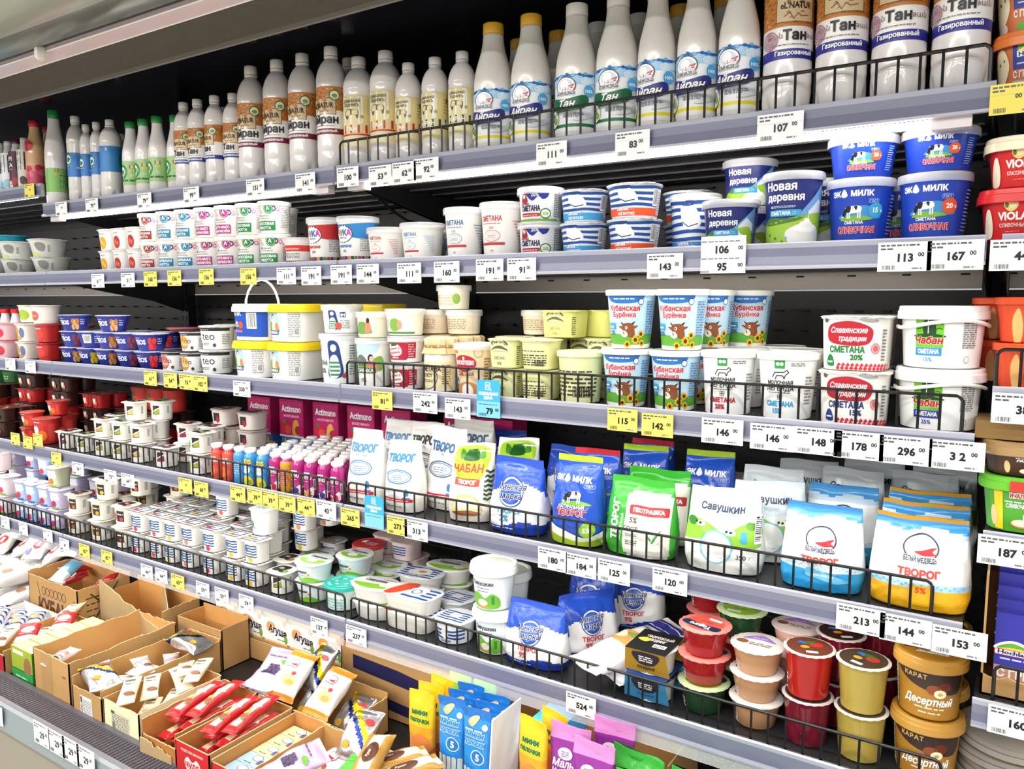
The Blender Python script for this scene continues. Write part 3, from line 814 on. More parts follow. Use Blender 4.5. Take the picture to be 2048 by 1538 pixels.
kbl_s = bottle('kefir_bottle', .253, .0335, art_bear('Айран', '2c2f7e', 0), [(.075, 'f4f6f8'), (.105, 'f0e21f'), (.128, 'f4f6f8'), (.40, 'b9dcf4'), (.445, '2f7fc6'), (.475, '2f7fc6')], style='hdpe', cap='e3ac22', capr=.55, body='efebe4')
def art_green(nm):
    A = Art(); A.E(-.045, .33, .085, .095, '1f8a4c').E(-.045, .335, .05, .06, 'f2f5f0').E(-.045, .325, .024, .036, '1f8a4c'); A.T('ТАН', -.045, .252, .018, 'f6f6f6', b=.02)
    A.R(.065, .37, .135, .42, 'c8402c').T('C', .10, .385, .022, 'fff', b=.04).R(.07, .335, .13, .368, 'f2d22c')
    A.L(-.08, .205, .16, .235, '2f5f34', 1, 3, .8); A.T('1%', .15, .205, .026, '2f5f34', b=.02); A.E(.10, .28, .03, .018, 'bcdcae'); A.ln([(.235, .15), (.235, .43)], .003, '8fbf7a'); A.L(.26, .18, .36, .36, '5b8a55', 7, 9)
    return A
GB = [(.13, 'eef0ec'), (.155, 'a9d28f'), (.435, 'a9d28f')]
kgc = bottle('green_capped_bottle', .21, .0255, art_green(0), [(.16, 'a6d08a'), (.47, 'a6d08a')], style='hdpe', cap='2a9a4b', capr=.56, body='ebe6e4')
A = Art(); A.R(.10, .345, .135, .385, 'd2402c').R(.10, .315, .135, .343, 'f2c52c'); A.ln([(.02, .14), (.02, .385)], .003, '7fb868'); A.L(.14, .17, .24, .33, '3f7a3f', 8, 2); A.E(-.06, .27, .05, .07, '1f8a4c'); A.R(.07, .47, .10, .52, 'f6f4f2')
kgc_big = bottle('green_capped_bottle', .289, .0305, A, [(.135, 'eef2ec'), (.14, '8cc46c'), (.39, '8cc46c')], style='hdpe', cap='1f8a47', capr=.52, body='e9e4e2')
def art_blue(full):
    A = Art()
    if not full:
        A.E(-.0, .50, .075, .085, '1e7f52').E(0, .505, .04, .05, 'eef4f0').E(0, .50, .02, .03, '1e7f52'); A.L(-.05, .43, .05, .445, 'dff', 1); A.T('1%', .12, .40, .022, 'dfeaf6', b=.02)
    else: A.R(-.06, .60, .09, .635, 'bcdcf2').L(-.05, .607, .08, .628, '6a9ccc', 2); A.ln([(.01, .36), (.01, .6)], .004, '7fb8e2'); A.E(.27, .49, .05, .08, '1e7f52')
    return A
kbw = bottle('blue_label_bottle', .265, .0275, art_blue(0), [(.31, '3f7fc9'), (.56, '4a8fd6'), (.575, '2f5f9f'), (.58, '2f5f9f')], cap='e2ddd8', capr=.47)
kbw_s = bottle('blue_label_bottle', .23, .0195, art_blue(0), [(.34, '3f7fc9'), (.62, '3f7fc9')], cap='e9e5e1', capr=.52)
kbw_b = bottle('blue_label_bottle', .23, .0305, art_blue(1), [(.345, '3b87cc'), (.645, '4a96d8'), (.655, '2c5c98'), (.66, '2c5c98')], cap='efebe8', capr=.38)
def art_goat(c1, nm):
    A = Art(); A.RR(-.11, .40, .11, .635, .02, 'f5f2ea'); A.T('ДОМАШНИЙ', 0, .585, .024, '3a342c', b=.03, w=.17); A.T('РОДНИКЪ', 0, .55, .024, '3a342c', b=.03, w=.15)
    A.B([(-.07, .50), (-.03, .53), (.03, .52), (.07, .51), (.065, .45), (.05, .45), (.04, .475), (-.02, .475), (-.03, .445), (-.05, .445)], '5a5a58'); A.E(.10, .46, .016, .016, 'b9a24a')
    A.R(-.34, .32, .34, .39, c1); A.T(nm, .0, .335, .038, 'fff', b=.03); A.T(nm, .26, .335, .038, 'fff', b=.03); A.L(.18, .45, .30, .60, 'b09a4a', 5, 4, .3); A.E(.22, .57, .016, .022, '8a7a3a')
    return A
def goat(h, r, c1, nm, cap): return bottle('drink_bottle', h, r, art_goat(c1, nm), [(.20, 'e9dfb2'), (.30, c1), (.315, 'e2d49a'), (.645, 'e9dfb2'), (.65, 'e9dfb2')], lv=(.20, .655), cap=cap, capr=.44)
kg_r = goat(.252, .036, 'c4262f', 'ТАН', 'd9d3cf'); kg_rs = goat(.213, .029, 'c4262f', 'ТАН', 'efecea'); kg_g = goat(.213, .029, '2f4a2c', 'АЙРАН', 'efecea'); kg_gg = goat(.213, .029, '2f4a2c', 'АЙРАН', 'efecea')
def epica(c, fr):
    A = Art(); A.R(-.16, .38, .16, .72, '2b2a3a'); A.T('EPI', 0, .58, .08, 'fff', b=.03); A.T('CA', 0, .46, .08, 'fff', b=.03); A.L(-.08, .41, .08, .43, 'ccd', 1)
    for q in range(5): A.E(-.2 + .1 * q, .12 + .06 * (q % 2), .07, .08, fr[q % len(fr)], 12)
    return bottle('drink_yoghurt_bottle', .165, .0235, A, [(.03, c), (.76, c)], style='hdpe', cap=c, capr=.5, body='f0eef0')
keps = [epica('e9eef2', ['8fc2dc', 'bfe0ee']), epica('eef0f2', ['7fc0d8', 'a9d8e6']), epica('5a2440', ['b02438', '7a1830', 'f0ece4']), epica('d9d2c8', ['3a2a24', '8ab03a', 'efe8da'])]
A = Art(); A.E(.0, .62, .11, .075, 'c21f36', 18)
R = random.Random(3)
for q in range(14): A.E(-.28 + .045 * q, .18 + .12 * R.random(), .05, .05, ['d8456a', 'c22a4c', 'e0708a'][q % 3], 12)
kpk = bottle('peach_drink_bottle', .212, .0275, A, [(.03, 'd0506a'), (.20, 'e0937c'), (.34, 'e8b78a'), (.52, 'eabf92')], style='hdpe', cap='b3203a', capr=.56, body='e7bd92')
# --- stand them on the topmost shelf
y0 = 1.345
for k, px, lb in ((0, 4, 'white drink yoghurt bottle with dark square label at the far end of the top shelf'), (1, 20, 'white drink yoghurt bottle with pale blue swirl and dark label'), (2, 36, 'dark plum drink yoghurt bottle with dark square label'), (3, 50, 'drink yoghurt bottle with black label and olive fruit picture')):
    put(keps[k], ZA + .062, 'c', px, 330, lb, y=1.325 + .0 * k, group='drink yoghurt bottles with dark labels')
put(kpk, ZA + .062, 'c', 69, 300, 'peach coloured bottle with red cap, first of two', y=1.33, group='peach bottles with red caps')
put(kpk, ZA + .062, 'l', 79, 300, 'peach coloured bottle with red cap, close behind the big green capped bottle', y=1.40, group='peach bottles with red caps')
put(kgc_big, ZA, 'c', 111, 310, 'tall white bottle with dark green cap and green label at the shelf end', y=1.325, group='bottles with green caps')
put(kbw, ZA, 'c', 154, 310, 'tall white bottle with blue label and white cap next to the green capped bottle', y=1.345, group='bottles with blue labels')
put(kbw_s, ZA, 'c', 175, 320, 'small slim bottle with blue label and green disc, beside the tall blue one', y=1.335, group='bottles with blue labels')
put(kbw_s, ZA, 'c', 196, 320, 'small slim bottle with blue label, half hidden by the stout blue bottle', y=1.335, group='bottles with blue labels')
put(kbw_b, ZA, 'c', 223, 320, 'stout white bottle with plain blue band label', y=1.338, group='bottles with blue labels')
put(kbw_b, ZA, 'c', 247, 320, 'stout white bottle standing behind the blue and green labelled ones', y=1.47, group='bottles with blue labels')
for i, (px, dy) in enumerate(((264, 0), (290, 0.0), (319, 0), (352, .02))):
    put(kgc, ZA, 'c', px, 320, 'small bottle with bright green cap and pale green label, %s of four along the shelf' % ORD[i], y=1.335 + dy, rz=(.15, .1, .05, 0)[i], group='small bottles with green caps')
for i, (px, dy) in enumerate(((371, 0), (398, 0), (433, 0.0), (469, .0))):
    put(ktan, ZA, 'c', px, 300, 'slim white bottle with wicker label and blue strip, %s of four in the front row' % ORD[i], y=1.335 + dy + .012 * (i == 3), rz=(.1, .05, -.35, .1)[i], group='slim bottles with wicker labels')
put(ktan, ZA, 'c', 451, 280, 'slim white bottle peeping out behind the front wicker label bottles', y=1.43, group='slim bottles with wicker labels')
for i, px in enumerate((505, 557, 608, 665)):
    put(kayr, ZA, 'c', px, 250, 'tall white bottle with wicker label and maroon strip, %s of four in the row' % ORD[i], y=1.345, rz=(.1, .05, .0, .02)[i], group='tall bottles with maroon strip labels')
put(kayr, ZA, 'c', 700, 250, 'tall white bottle with maroon strip behind the first beige label bottle', y=1.43, group='tall bottles with maroon strip labels')
for i, (k, px, lb) in enumerate(((kg_r, 719, 'large white bottle with beige label and red band, half behind its neighbour'), (kg_r, 773, 'large white bottle with beige label and red band, tallest in the beige group'), (kg_rs, 818, 'small white bottle with beige label and red band'), (kg_g, 871, 'small white bottle with beige label and dark green band, middle of the small three'), (kg_gg, 925, 'small white bottle with beige label and dark green band, beside the yellow capped bottle'))):
    put(k, ZA, 'c', px, 230, lb, y=1.345 + .01 * (i < 2), rz=(.2, .1, 0, -.05, .15)[i], group='bottles with beige labels')
for px, yy in ((862, 1.46), (914, 1.46)): put(kg_rs, ZA, 'c', px, 220, 'small white bottle in the second row, just showing behind the %s green banded one' % ('first' if px < 900 else 'second'), y=yy, group='bottles with beige labels')
rows = ((kbl, 986, 'wide', .2), (kbl, 1062, '', .15), (kgr, 1154, '', .1), (kgr, 1242, '', .1))
put(kbl, ZA, 'c', 987, 180, 'tall white bottle with yellow cap and blue crest label next to the small beige bottles', y=1.345, rz=.1, group='bottles with yellow caps')
put(kbl, ZA, 'c', 1062, 170, 'tall white bottle with yellow cap beside the white capped bottle', y=1.345, rz=.05, group='bottles with yellow caps')
put(kgr, ZA, 'c', 1154, 150, 'tall white bottle with white cap and green band, beside a yellow capped one', y=1.345, rz=.0, group='bottles with white caps and green bands')
put(kgr, ZA, 'c', 1242, 140, 'tall white bottle with white cap and green band, its cap cut by the picture edge', y=1.345, rz=.05, group='bottles with white caps and green bands')
for i, px in enumerate((1321, 1397, 1477)):
    put(kbl_s, ZA, 'c', px, 140, 'slim yellow capped bottle with blue crest label, %s of three beside the wicker bottles' % ORD[i], y=1.34, rz=(-.25, -.15, -.2)[i], group='slim bottles with yellow caps')
for k, px, lb in ((kbl, 1040, 'yellow capped bottle in the back row between the first two yellow caps'), (kbl, 1118, 'yellow capped bottle in the back row beside the first white cap'), (kgr, 1197, 'white capped bottle in the back row between the two white capped ones'), (kgr, 1286, 'white capped bottle in the back row behind the tallest white capped one'), (kbl, 1362, 'yellow capped bottle in the back row behind the first slim pair'), (kbl, 1442, 'yellow capped bottle in the back row behind the last slim pair')):
    put(k, ZA, 'c', px, 60, lb, y=1.455, group='bottles in the back row')
for i, px in enumerate((1571, 1678, 1791, 1913)):
    put(ktan2, ZA, 'c', px, 100, 'big stout bottle with wicker label and blue strip, %s of four at the shelf end' % ORD[i], y=1.348, rz=(.5, .2, .05, .02)[i], group='big bottles with wicker labels')
# ================================================================ shelf B: cups
def badge(A, u, v, r, c):
    A.E(u, v, r, r, c, 22); A.G(u, v, r * .82, r * .82, r * .06, 'f6f2ee', 22); A.T('А́', u, v - r * .3, r * .75, 'fff', b=.03); return A
def art_ric(c, t1, t2):
    A = Art(); R = random.Random(5)
    for q, (u, v, r, cc) in enumerate(((-.26, .78, .09, 'e8a07a'), (-.13, .70, .06, '7cc6d8'), (-.20, .58, .05, 'c86aa8'), (.36, .80, .09, '3a3f78'), (.52, .78, .07, 'd86a9a'))): A.E(u, v, r, r, cc, 16); A.E(u, v, r * .55, r * .55, 'f6e6da', 12)
    badge(A, .20, .80, .17, c); A.T('натуральный', .0, .545, .05, '555', b=.0, w=.42); A.T('молочный десерт', .0, .465, .05, '555', b=.0, w=.55)
    A.R(-.42, .10, .42, .40, c); A.T(t1, 0, .275, .085, 'fff', b=.035, w=.74 if len(t1) > 8 else None); A.T(t2, 0, .14, .085, 'fff', b=.035, w=.70 if len(t2) > 10 else None)
    A.L(.60, .2, .95, .85, '999', 12, 5, .4); return A
def ric(c, a, b): return tub('ricotta_cup', 'cup', .0375, .0335, .074, art_ric(c, a, b), lid='snap')
kr = {'brown': ric('a23a30', 'ШОКОЛАДНАЯ', 'РИКОТТА'), 'blue': ric('1f86ad', 'ВАНИЛЬНАЯ', 'РИКОТТА'), 'magenta': ric('ab2c7c', 'РИКОТТА МАНГО', 'И МАРАКУЙЯ'), 'green': ric('238a45', 'КОКОСОВАЯ', 'РИКОТТА')}
seq = ['brown', 'blue', 'blue', 'magenta', 'magenta', 'green', 'green']
rt = {'brown': 'only brown pair', 'blue': '', 'magenta': '', 'green': ''}
pos = [(281, 'brown', 'brown banded', ''), (318, 'blue', 'blue banded', ' next to the brown one'), (353, 'blue', 'blue banded', ' next to the magenta one'), (388, 'magenta', 'magenta banded', ' next to the blue one'), (424, 'magenta', 'magenta banded', ' next to the green one'), (466, 'green', 'green banded', ' between magenta and green cups'), (514, 'green', 'green banded', ' at the free end of the row')]
for lev in (0, 1):
    for px, k, w, wh in pos:
        put(kr[k], ZB, 'l', px, 500 - 60 * lev, f'white ricotta cup with {w} label, {"lower" if not lev else "upper"} layer{wh}', y=1.33, dz=lev * kr[k].h, rz=(-.06 if lev else .05) + .03 * (px % 5), group='ricotta cups in two layers')
put(kr['green'], ZB, 'c', 566, 490, 'white ricotta cup half hidden behind the green end column, lower one', y=1.43, group='ricotta cups in two layers')
put(kr['green'], ZB, 'c', 566, 450, 'white ricotta cup half hidden behind the green end column, upper one', y=1.43, dz=kr['green'].h, group='ricotta cups in two layers')
def art_fruit(c1, c2):
    A = Art(); A.E(0, .36, .28, .3, c1, 18); A.E(-.08, .42, .1, .1, c2, 10); A.E(.1, .3, .1, .1, c2, 10); A.L(-.2, .78, .2, .84, '888', 1)
    for q in range(6): A.E(-.15 + .06 * q, .3 + .05 * (q % 3), .02, .03, 'f6d890', 6)
    return A
kfr = {'m': tub('fruit_yoghurt_pot', 'yoghurt pot', .031, .026, .060, art_fruit('e9a928', 'f4cf58'), lid='foil', lcol='ecebe8', p=3.2), 's': tub('fruit_yoghurt_pot', 'yoghurt pot', .031, .026, .060, art_fruit('c22f35', 'dd6058'), lid='foil', lcol='ecebe8', p=3.2)}
for lev in (0, 1):
    for px, k, w in ((202, 'm', 'yellow mango picture'), (232, 's', 'strawberry picture, in the middle of its layer'), (262, 's', 'strawberry picture, against the brown ricotta cups')):
        put(kfr[k], ZB, 'l', px, 510 - 40 * lev, f'white square yoghurt pot with {w}, {"upper" if lev else "lower"} layer', y=1.335, dz=lev * kfr[k].h, group='fruit yoghurt pots in two layers')
# flat pale tubs in the far bay
A = Art(); A.E(-.35, .70, .13, .11, '3f8fd0', 14); A.L(-.5, .5, -.1, .56, '666', 1); A.E(.0, .1, .5, .14, 'dfe08a', 16); A.B([(.3, .75), (.75, .8), (.95, .6), (.8, .3), (.4, .4)], '8f8f8c'); A.BC(1.05, .2, 1.25, .7)
kflat = tub('flat_yoghurt_tub', 'yoghurt tub', .058, .043, .056, A, body='e3e4de', lid='foil', lcol='e6e6e2')
A2 = Art(); A2.E(.0, .1, .6, .3, 'a9c83a', 18); A2.E(-.3, .7, .13, .1, '3f8fd0', 14)
kflat_g = tub('flat_yoghurt_tub', 'yoghurt tub', .058, .043, .056, A2, body='e3e4de', lid='foil', lcol='2fb0c0')
kflat_t = tub('turquoise_lidded_tub', 'yoghurt tub', .062, .050, .028, None, body='1f97b0', lid='foil', lcol='3cc4d4')
for px, lev, k, dy, lb in ((-12, 0, kflat_g, 0, 'pale tub with green foot, lower one at the far end of the second shelf'), (-12, 1, kflat_g, 0, 'pale tub with green foot, upper one at the far end of the second shelf'), (40, 0, kflat, 0, 'pale flat tub with blue dot, lower one in the middle stack'), (36, 1, kflat, 0, 'pale flat tub with blue dot, upper one in the middle stack'), (103, 0, kflat, 0.0, 'pale flat tub with blue dot, lower one in the stack by the gap'), (98, 1, kflat, 0.0, 'pale flat tub with blue dot, upper one in the stack by the gap')):
    put(k, ZB, 'c', px, 510, lb, y=1.37 + dy, dz=lev * k.h, group='pale flat tubs')
put(kflat_t, ZB, 'c', 24, 480, 'turquoise foil lidded tub on top of the pale flat tubs', y=1.42, dz=2 * kflat.h)
# low red lidded cup, big red and blue cups
def art_chu(c, small=False):
    A = Art(); A.B([(-1.0, .62), (-.5, .55), (0, .60), (.5, .55), (1.0, .62), (1.0, .92), (0, .88), (-1.0, .92)], c)
    A.E(-.05, .66, .28, .2, 'f6f6f6', 20); A.G(-.05, .66, .28, .2, .02, '333', 22)
    for i, (ch, cc) in enumerate(zip('ЧУКА', ('e33', '2a6', '26b', 'd3a'))): A.T(ch, -.2 + .11 * i, .63, .13, cc, b=.05)
    A.T('СМЕТАНА', -.05, .56, .035, '333', b=.02); A.T('сметана', -.02, .36, .075, c, b=.03, sh=.3); A.T('20%' if c[0] == 'c' else '0%', -.02, .25, .06, c, b=.02)
    A.L(.40, .28, .85, .6, '888', 8, 3, .4)
    for i in range(22): A.R(-1.0 + i * .09, .07, -1.0 + i * .09 + .075, .16, ['c8342c', '2a4f9a', 'e08a2a', '333', '3a8f4a'][i % 5])
    return A
kch_r = tub('sour_cream_cup', 'cup', .0405, .0345, .100, art_chu('c8312f'), lid='clear')
kch_b = tub('sour_cream_cup', 'cup', .0455, .039, .098, art_chu('2f7fc0'), lid='clear')
A = Art(); A.R(-1.3, .55, 1.3, .80, 'd23a32'); A.L(-.3, .62, .5, .7, 'f3d8d4', 2); A.E(-.45, .45, .2, .16, '222', 14); A.T('ЧУКА', -.45, .40, .09, 'fff', b=.03); A.L(-.2, .28, .5, .5, '777', 4)
for i in range(26): A.R(-1.2 + i * .09, .07, -1.2 + i * .09 + .075, .18, ['c8342c', '2a4f9a', 'e08a2a', '333', '3a8f4a'][i % 5])
kch_s = tub('low_sour_cream_cup', 'cup', .0375, .033, .058, A, lid='clear')
put(kch_s, ZB, 'l', 569, 500, 'low white cup with red band and clear lid beside the ricotta cups', y=1.335)
put(kch_r, ZB, 'l', 614, 480, 'tall white sour cream cup with red band and coloured stripe foot', y=1.335)
put(kch_b, ZB, 'l', 677, 480, 'tall white sour cream cup with blue band and coloured stripe foot', y=1.345)
def art_sm(c, pct, wide=1.0):
    A = Art(); A.T('СМЕТАНА', -.02, .70, .10, c, b=.03, w=.52 * wide); A.L(-.25, .645, .22, .67, c, 1); A.T(pct, 0, .55, .05, c, b=0)
    A.E(0, .42, .2, .11, c, 22).E(0, .42, .19, .10, 'f6f4f0', 22).E(0, .42, .155, .075, c, 20).E(0, .42, .15, .07, 'f6f4f0', 20); A.L(-.1, .38, .1, .45, c, 3, 3, .4)
    A.RR(-.30, .245, .30, .295, .02, 'c23a3e'); A.T('350', 0, .12, .04, c, b=0)
    for i in range(9): A.R(.42 + .03 * (9 - i), .25 + i * .055, .80, .25 + i * .055 + .012, c)
    return A
ksm_t15 = tub('tall_sour_cream_cup', 'cup', .0405, .0345, .098, art_sm('4a6f9f', '15%'), lid='clear'); ksm_t20 = tub('tall_sour_cream_cup', 'cup', .0425, .0365, .103, art_sm('c23a3e', '20%'), lid='clear')
ksm_l20 = tub('low_sour_cream_cup', 'cup', .0445, .039, .068, art_sm('c86a5e', '20%'), lid='clear', lcol='e8e6e2'); ksm_l15 = tub('low_sour_cream_cup', 'cup', .0455, .039, .073, art_sm('6fa0c8', '15%'), lid='clear', lcol='e8e6e2')
put(ksm_l20, ZB, 'l', 737, 490, 'low white sour cream cup with pale red print', y=1.338)
put(ksm_l15, ZB, 'l', 797, 485, 'low white sour cream cup with pale blue print', y=1.338)
put(ksm_l15, ZB, 'c', 800, 470, 'low white sour cream cup in the second row between the two low ones', y=1.44, dz=.0)
kcof = tub('beige_dessert_cup', 'cup', .040, .036, .072, Art().L(-.8, .1, .8, .3, 'a98a5a', 3), body='d8c6a8', lid='clear', bands=[(0, 'c9a882'), (.3, 'e4dccb')])
put(kcof, ZB, 'c', 872, 480, 'beige cup with clear lid behind the low blue print cup', y=1.425)
kchb2 = tub('sour_cream_cup', 'cup', .038, .033, .062, None, body='e9e5dc', lid='clear', bands=[(0, 'e6e0d2'), (.4, '3a86c2'), (.85, 'e9e9e6')])
put(kchb2, ZB, 'c', 905, 480, 'low cup with blue band standing back beside the tall blue print cup', y=1.42)
put(ksm_t15, ZB, 'l', 899, 470, 'tall white sour cream cup with blue print and clear lid', y=1.338)
put(ksm_t20, ZB, 'l', 957, 465, 'tall white sour cream cup with red print and clear lid', y=1.342)
# village cups with red girl and dark blue cloud
A = Art(); A.B([(-.15, .98), (.6, .98), (.62, .78), (.45, .70), (.3, .80), (.1, .66), (-.1, .80)], '2a2f86'); A.T('20%', .18, .80, .12, 'dfe6f6', b=.03)
A.B([(-.38, .62), (-.32, .85), (-.24, .92), (-.16, .85), (-.10, .62)], '9a2734'); A.E(-.24, .80, .06, .07, 'ecd2c0', 12); A.T('Вкусная', -.24, .54, .07, '9a2734', b=.04)
A.T('СМЕТАНА', -.02, .34, .17, '23264f', b=.05, w=.78); A.RR(-.4, .16, .35, .27, .04, 'b3262f'); A.L(-.35, .19, .3, .24, 'f0d4d0', 1); A.E(.55, .25, .2, .17, '3f7a35', 18); A.E(.55, .25, .16, .13, 'e9f0dc', 16); A.L(.45, .2, .66, .3, '3f7a35', 3)
A.L(.85, .15, 1.25, .95, '777', 14, 4)
for i in range(14): A.E(-.9 + .14 * i, .03, .1, .06, '6fa03a', 8)
kvil = tub('sour_cream_cup', 'cup', .0425, .0385, .0585, A, body='e9e9ec', lid='clear')
put(kvil, ZB, 'l', 1040, 480, 'low sour cream cup with dark blue cloud and red girl, lower of two', y=1.338, group='cups with dark blue cloud')
put(kvil, ZB, 'l', 1037, 420, 'low sour cream cup with dark blue cloud and red girl, upper of two', y=1.338, dz=kvil.h, group='cups with dark blue cloud')
# blue and white striped cups
def art_pro(c, pct, tall=False):
    A = Art()
    n = 4 if not tall else 6
    stripes(A, -1.35 if not tall else -.95, 1.35 if not tall else .95, .34 if not tall else .22, 1.0, n, '1d4f9e', .012)
    s = 1 if not tall else .6
    A.B([(-.35 * s, .80), (-.1 * s, .88), (.15 * s, .78), (.3 * s, .52), (.05 * s, .42), (-.25 * s, .48)], 'f4f6f8'); A.ln([(-.3 * s, .56), (-.1 * s, .47), (.2 * s, .52)], .03 * s, '1d3a6e'); A.B([(-.3 * s, .86), (-.05 * s, .97), (.1 * s, .88), (-.05 * s, .84)], '1d3f86')
    A.R(-1.35 if not tall else -.95, .06, 1.35 if not tall else .95, .28 if not tall else .20, c); A.T('Сметана ' + pct, -.12, .22 if not tall else .15, .10 * s, 'fff', b=.03, o=('d8a080' if c[0] == 'e' else '2a5a9a', .03), w=.62 * s); A.T('ЕЩЁ ВКУСНЕЕ', -.1, .09, .075 * s, 'fff', b=.03, w=.6 * s)
    A.BC(.72 * s + .1, .35, 1.0 * s + .12, .85); A.R(1.05, .1, 1.3, .85, 'e6e9ee'); A.L(1.07, .14, 1.28, .8, '99a', 9)
    return A
kpb = tub('striped_sour_cream_cup', 'cup', .0445, .0375, .058, art_pro('3f9fd6', '15%'), body='eef0f2', lid='foil', lcol='dfe4ea'); kpo = tub('striped_sour_cream_cup', 'cup', .0475, .0405, .060, art_pro('e2572b', '20%'), body='eef0f2', lid='foil', lcol='dfe4ea'); kpt = tub('tall_striped_cup', 'cup', .0435, .038, .098, art_pro('3f8fd0', '15%', True), body='eef0f2', lid='clear')
for k, px, yy, nm, dys in ((kpb, 1124, 1.338, 'blue foot', 0), (kpo, 1211, 1.342, 'orange foot, in the front column', 0), (kpo, 1296, 1.41, 'orange foot, in the column set back', 0)):
    for lev in (0, 1):
        put(k, ZB, 'l' if px < 1290 else 'l', px, 480 - 60 * lev, f'blue and white striped cup with {nm}, {"upper" if lev else "lower"} of two', y=yy, dz=lev * k.h, rz=.12 * lev + .05, group='blue and white striped cups')
put(kpt, ZB, 'l', 1341, 440, 'tall blue and white striped cup with clear lid', y=1.40, rz=.2)
# dark blue cups with meadow
def art_nov(tall):
    A = Art(); s = 1.0 if tall else 1.25
    A.Y([(.05 * s, .35), (.62 * s, .95), (.62 * s, .35)], '6f9fd0'); A.Y([(.3, .5), (.5, .68), (.7, .55), (.7, .4), (.3, .4)], 'dfe8f2'); A.B([(-.6, .30), (-.2, .36), (.2, .44), (.62, .46), (.62, .02), (-.6, .02)], '9cc43f'); A.B([(-.5, .34), (-.3, .42), (.0, .40), (.25, .44), (.1, .36), (-.3, .31)], '4f7a2f')
    A.B([(-.05, .20), (.1, .30), (.3, .33), (.5, .27), (.55, .05), (.3, .0), (.05, .03)], 'e6e8e4'); A.E(.27, .27, .2, .06, 'fafaf6', 16); A.E(.27, .32, .11, .05, 'f2f2ec', 14); A.E(.28, .37, .05, .035, 'fff', 10)
    for i in range(8): A.E(-.45 + .06 * i, .08 + .05 * (i % 3), .022, .02, '8fa8e0' if i % 2 else '3f7a2f', 8)
    A.T('Новая', -.12 * s, .80 if tall else .72, .115 * s, 'fff', b=.03); A.ln([(-.2 * s, .95), (-.12 * s, .985), (-.03 * s, .95)], .015, 'fff'); A.T('деревня', -.06 * s, .655 if tall else .52, .105 * s, 'fff', b=.03, w=.56 * s)
    if tall: A.L(-.28, .555, .1, .59, 'cfd8ee', 2); A.R(-.30, .435, .18, .525, '3a9fd0'); A.T('СМЕТАНА 20%', -.06, .455, .05, 'fff', b=.03, w=.42)
    else: A.R(-.30, .30, .30, .42, '3a9fd0'); A.T('СМЕТАНА 20%', 0, .33, .065, 'fff', b=.03, w=.5)
    A.L(.7, .15, .95, .8, '8a93c0', 14, 4)
    return A
knv = tub('dark_blue_sour_cream_cup', 'cup', .0445, .0385, .112, art_nov(True), body='232c72', lid='clear', lcol='c8ccd6'); knl = tub('dark_blue_sour_cream_cup', 'cup', .0445, .0385, .075, art_nov(False), body='232c72', lid='clear', lcol='c8ccd6')
put(knl, ZB, 'l', 1407, 450, 'low dark blue cup with meadow and cream, in front', y=1.338, rz=.1, group='dark blue cups with meadow picture')
put(knl, ZB, 'l', 1440, 460, 'low dark blue meadow cup behind the front one, lower of two', y=1.445, rz=.1, group='dark blue cups with meadow picture')
put(knl, ZB, 'l', 1446, 390, 'low dark blue meadow cup behind the front one, upper of two', y=1.445, dz=knl.h, rz=.1, group='dark blue cups with meadow picture')
put(knv, ZB, 'l', 1535, 420, 'tall dark blue cup with meadow and bowl of cream', y=1.342, rz=.08, group='dark blue cups with meadow picture')
put(knv, ZB, 'c', 1652, 440, 'tall dark blue cup glimpsed behind between two front cups', y=1.45, group='dark blue cups with meadow picture')
def art_eko(pct, c, low=False):
    A = Art(); s = 1.25 if low else 1.0
    A.T('ЭК', -.33 * s, .785, .085 * s, 'fff', b=.05); A.B([(-.19 * s, .90), (-.135 * s, .80), (-.19 * s, .765), (-.245 * s, .80)], 'e6f0fa'); A.T('МИЛК', .10 * s, .785, .085 * s, 'fff', b=.05)
    A.RR(.20 * s, .665, .37 * s, .735, .02, '8fb0ea').RR(.207 * s, .672, .363 * s, .728, .016, '1d3fae'); A.T('ГОСТ', .285 * s, .683, .035 * s, 'dfe8fa', b=.02)
    A.B([(-.3 * s, .44), (-.05, .60), (.2, .62), (.42 * s, .44), (.1, .42)], '3f8fd0'); cow_side(A, -.06 * s, .55, .17 * s); A.E(.32 * s, .55, .12 * s, .12 * (1.1 if low else 1), c, 22); A.T(pct, .315 * s, .52, .075 * s, 'fff', b=.04); A.T('%', .41 * s, .525, .04, 'fff', b=.02)
    A.T('СМЕТАНА', -.03, .345, .045 * s, 'fff', b=.03); A.T('СЛИВОЧНАЯ', .0, .205, .092 * s, 'd8303e', b=.05, o=('ffffff', .035), w=.64 * s)
    for i in range(12): A.R(.56 * s + .005 * i, .18 + i * .055, .72 * s + .03 * (i % 3), .18 + i * .055 + .02, '9fb4e8')
    return A
kek15 = tub('blue_sour_cream_cup', 'cup', .0475, .0405, .096, art_eko('15', '3aa6d6'), body='2346b8', lid='clear', lcol='cdd4e2', bands=[(0, 'eef0f6'), (.02, '2244b4')]); kek20 = tub('blue_sour_cream_cup', 'cup', .0475, .0405, .096, art_eko('20', 'e2592f'), body='2346b8', lid='clear', lcol='cdd4e2', bands=[(0, 'eef0f6'), (.02, '2244b4')]); kekl = tub('low_blue_sour_cream_cup', 'cup', .049, .0415, .0575, art_eko('20', 'e2592f', True), body='2346b8', lid='clear', lcol='cdd4e2', bands=[(0, '2040ae')])
a = put(kek15, ZB, 'l', 1656, 410, 'tall royal blue cup with black and white cow and light blue 15 disc', y=1.364, rz=.02, group='royal blue cups with cow picture')
put(kekl, ZB, 'l', 1661, 300, 'low royal blue cow cup standing on the cup with the light blue disc', y=1.364, dz=kek15.h, rz=.1, group='royal blue cups with cow picture')
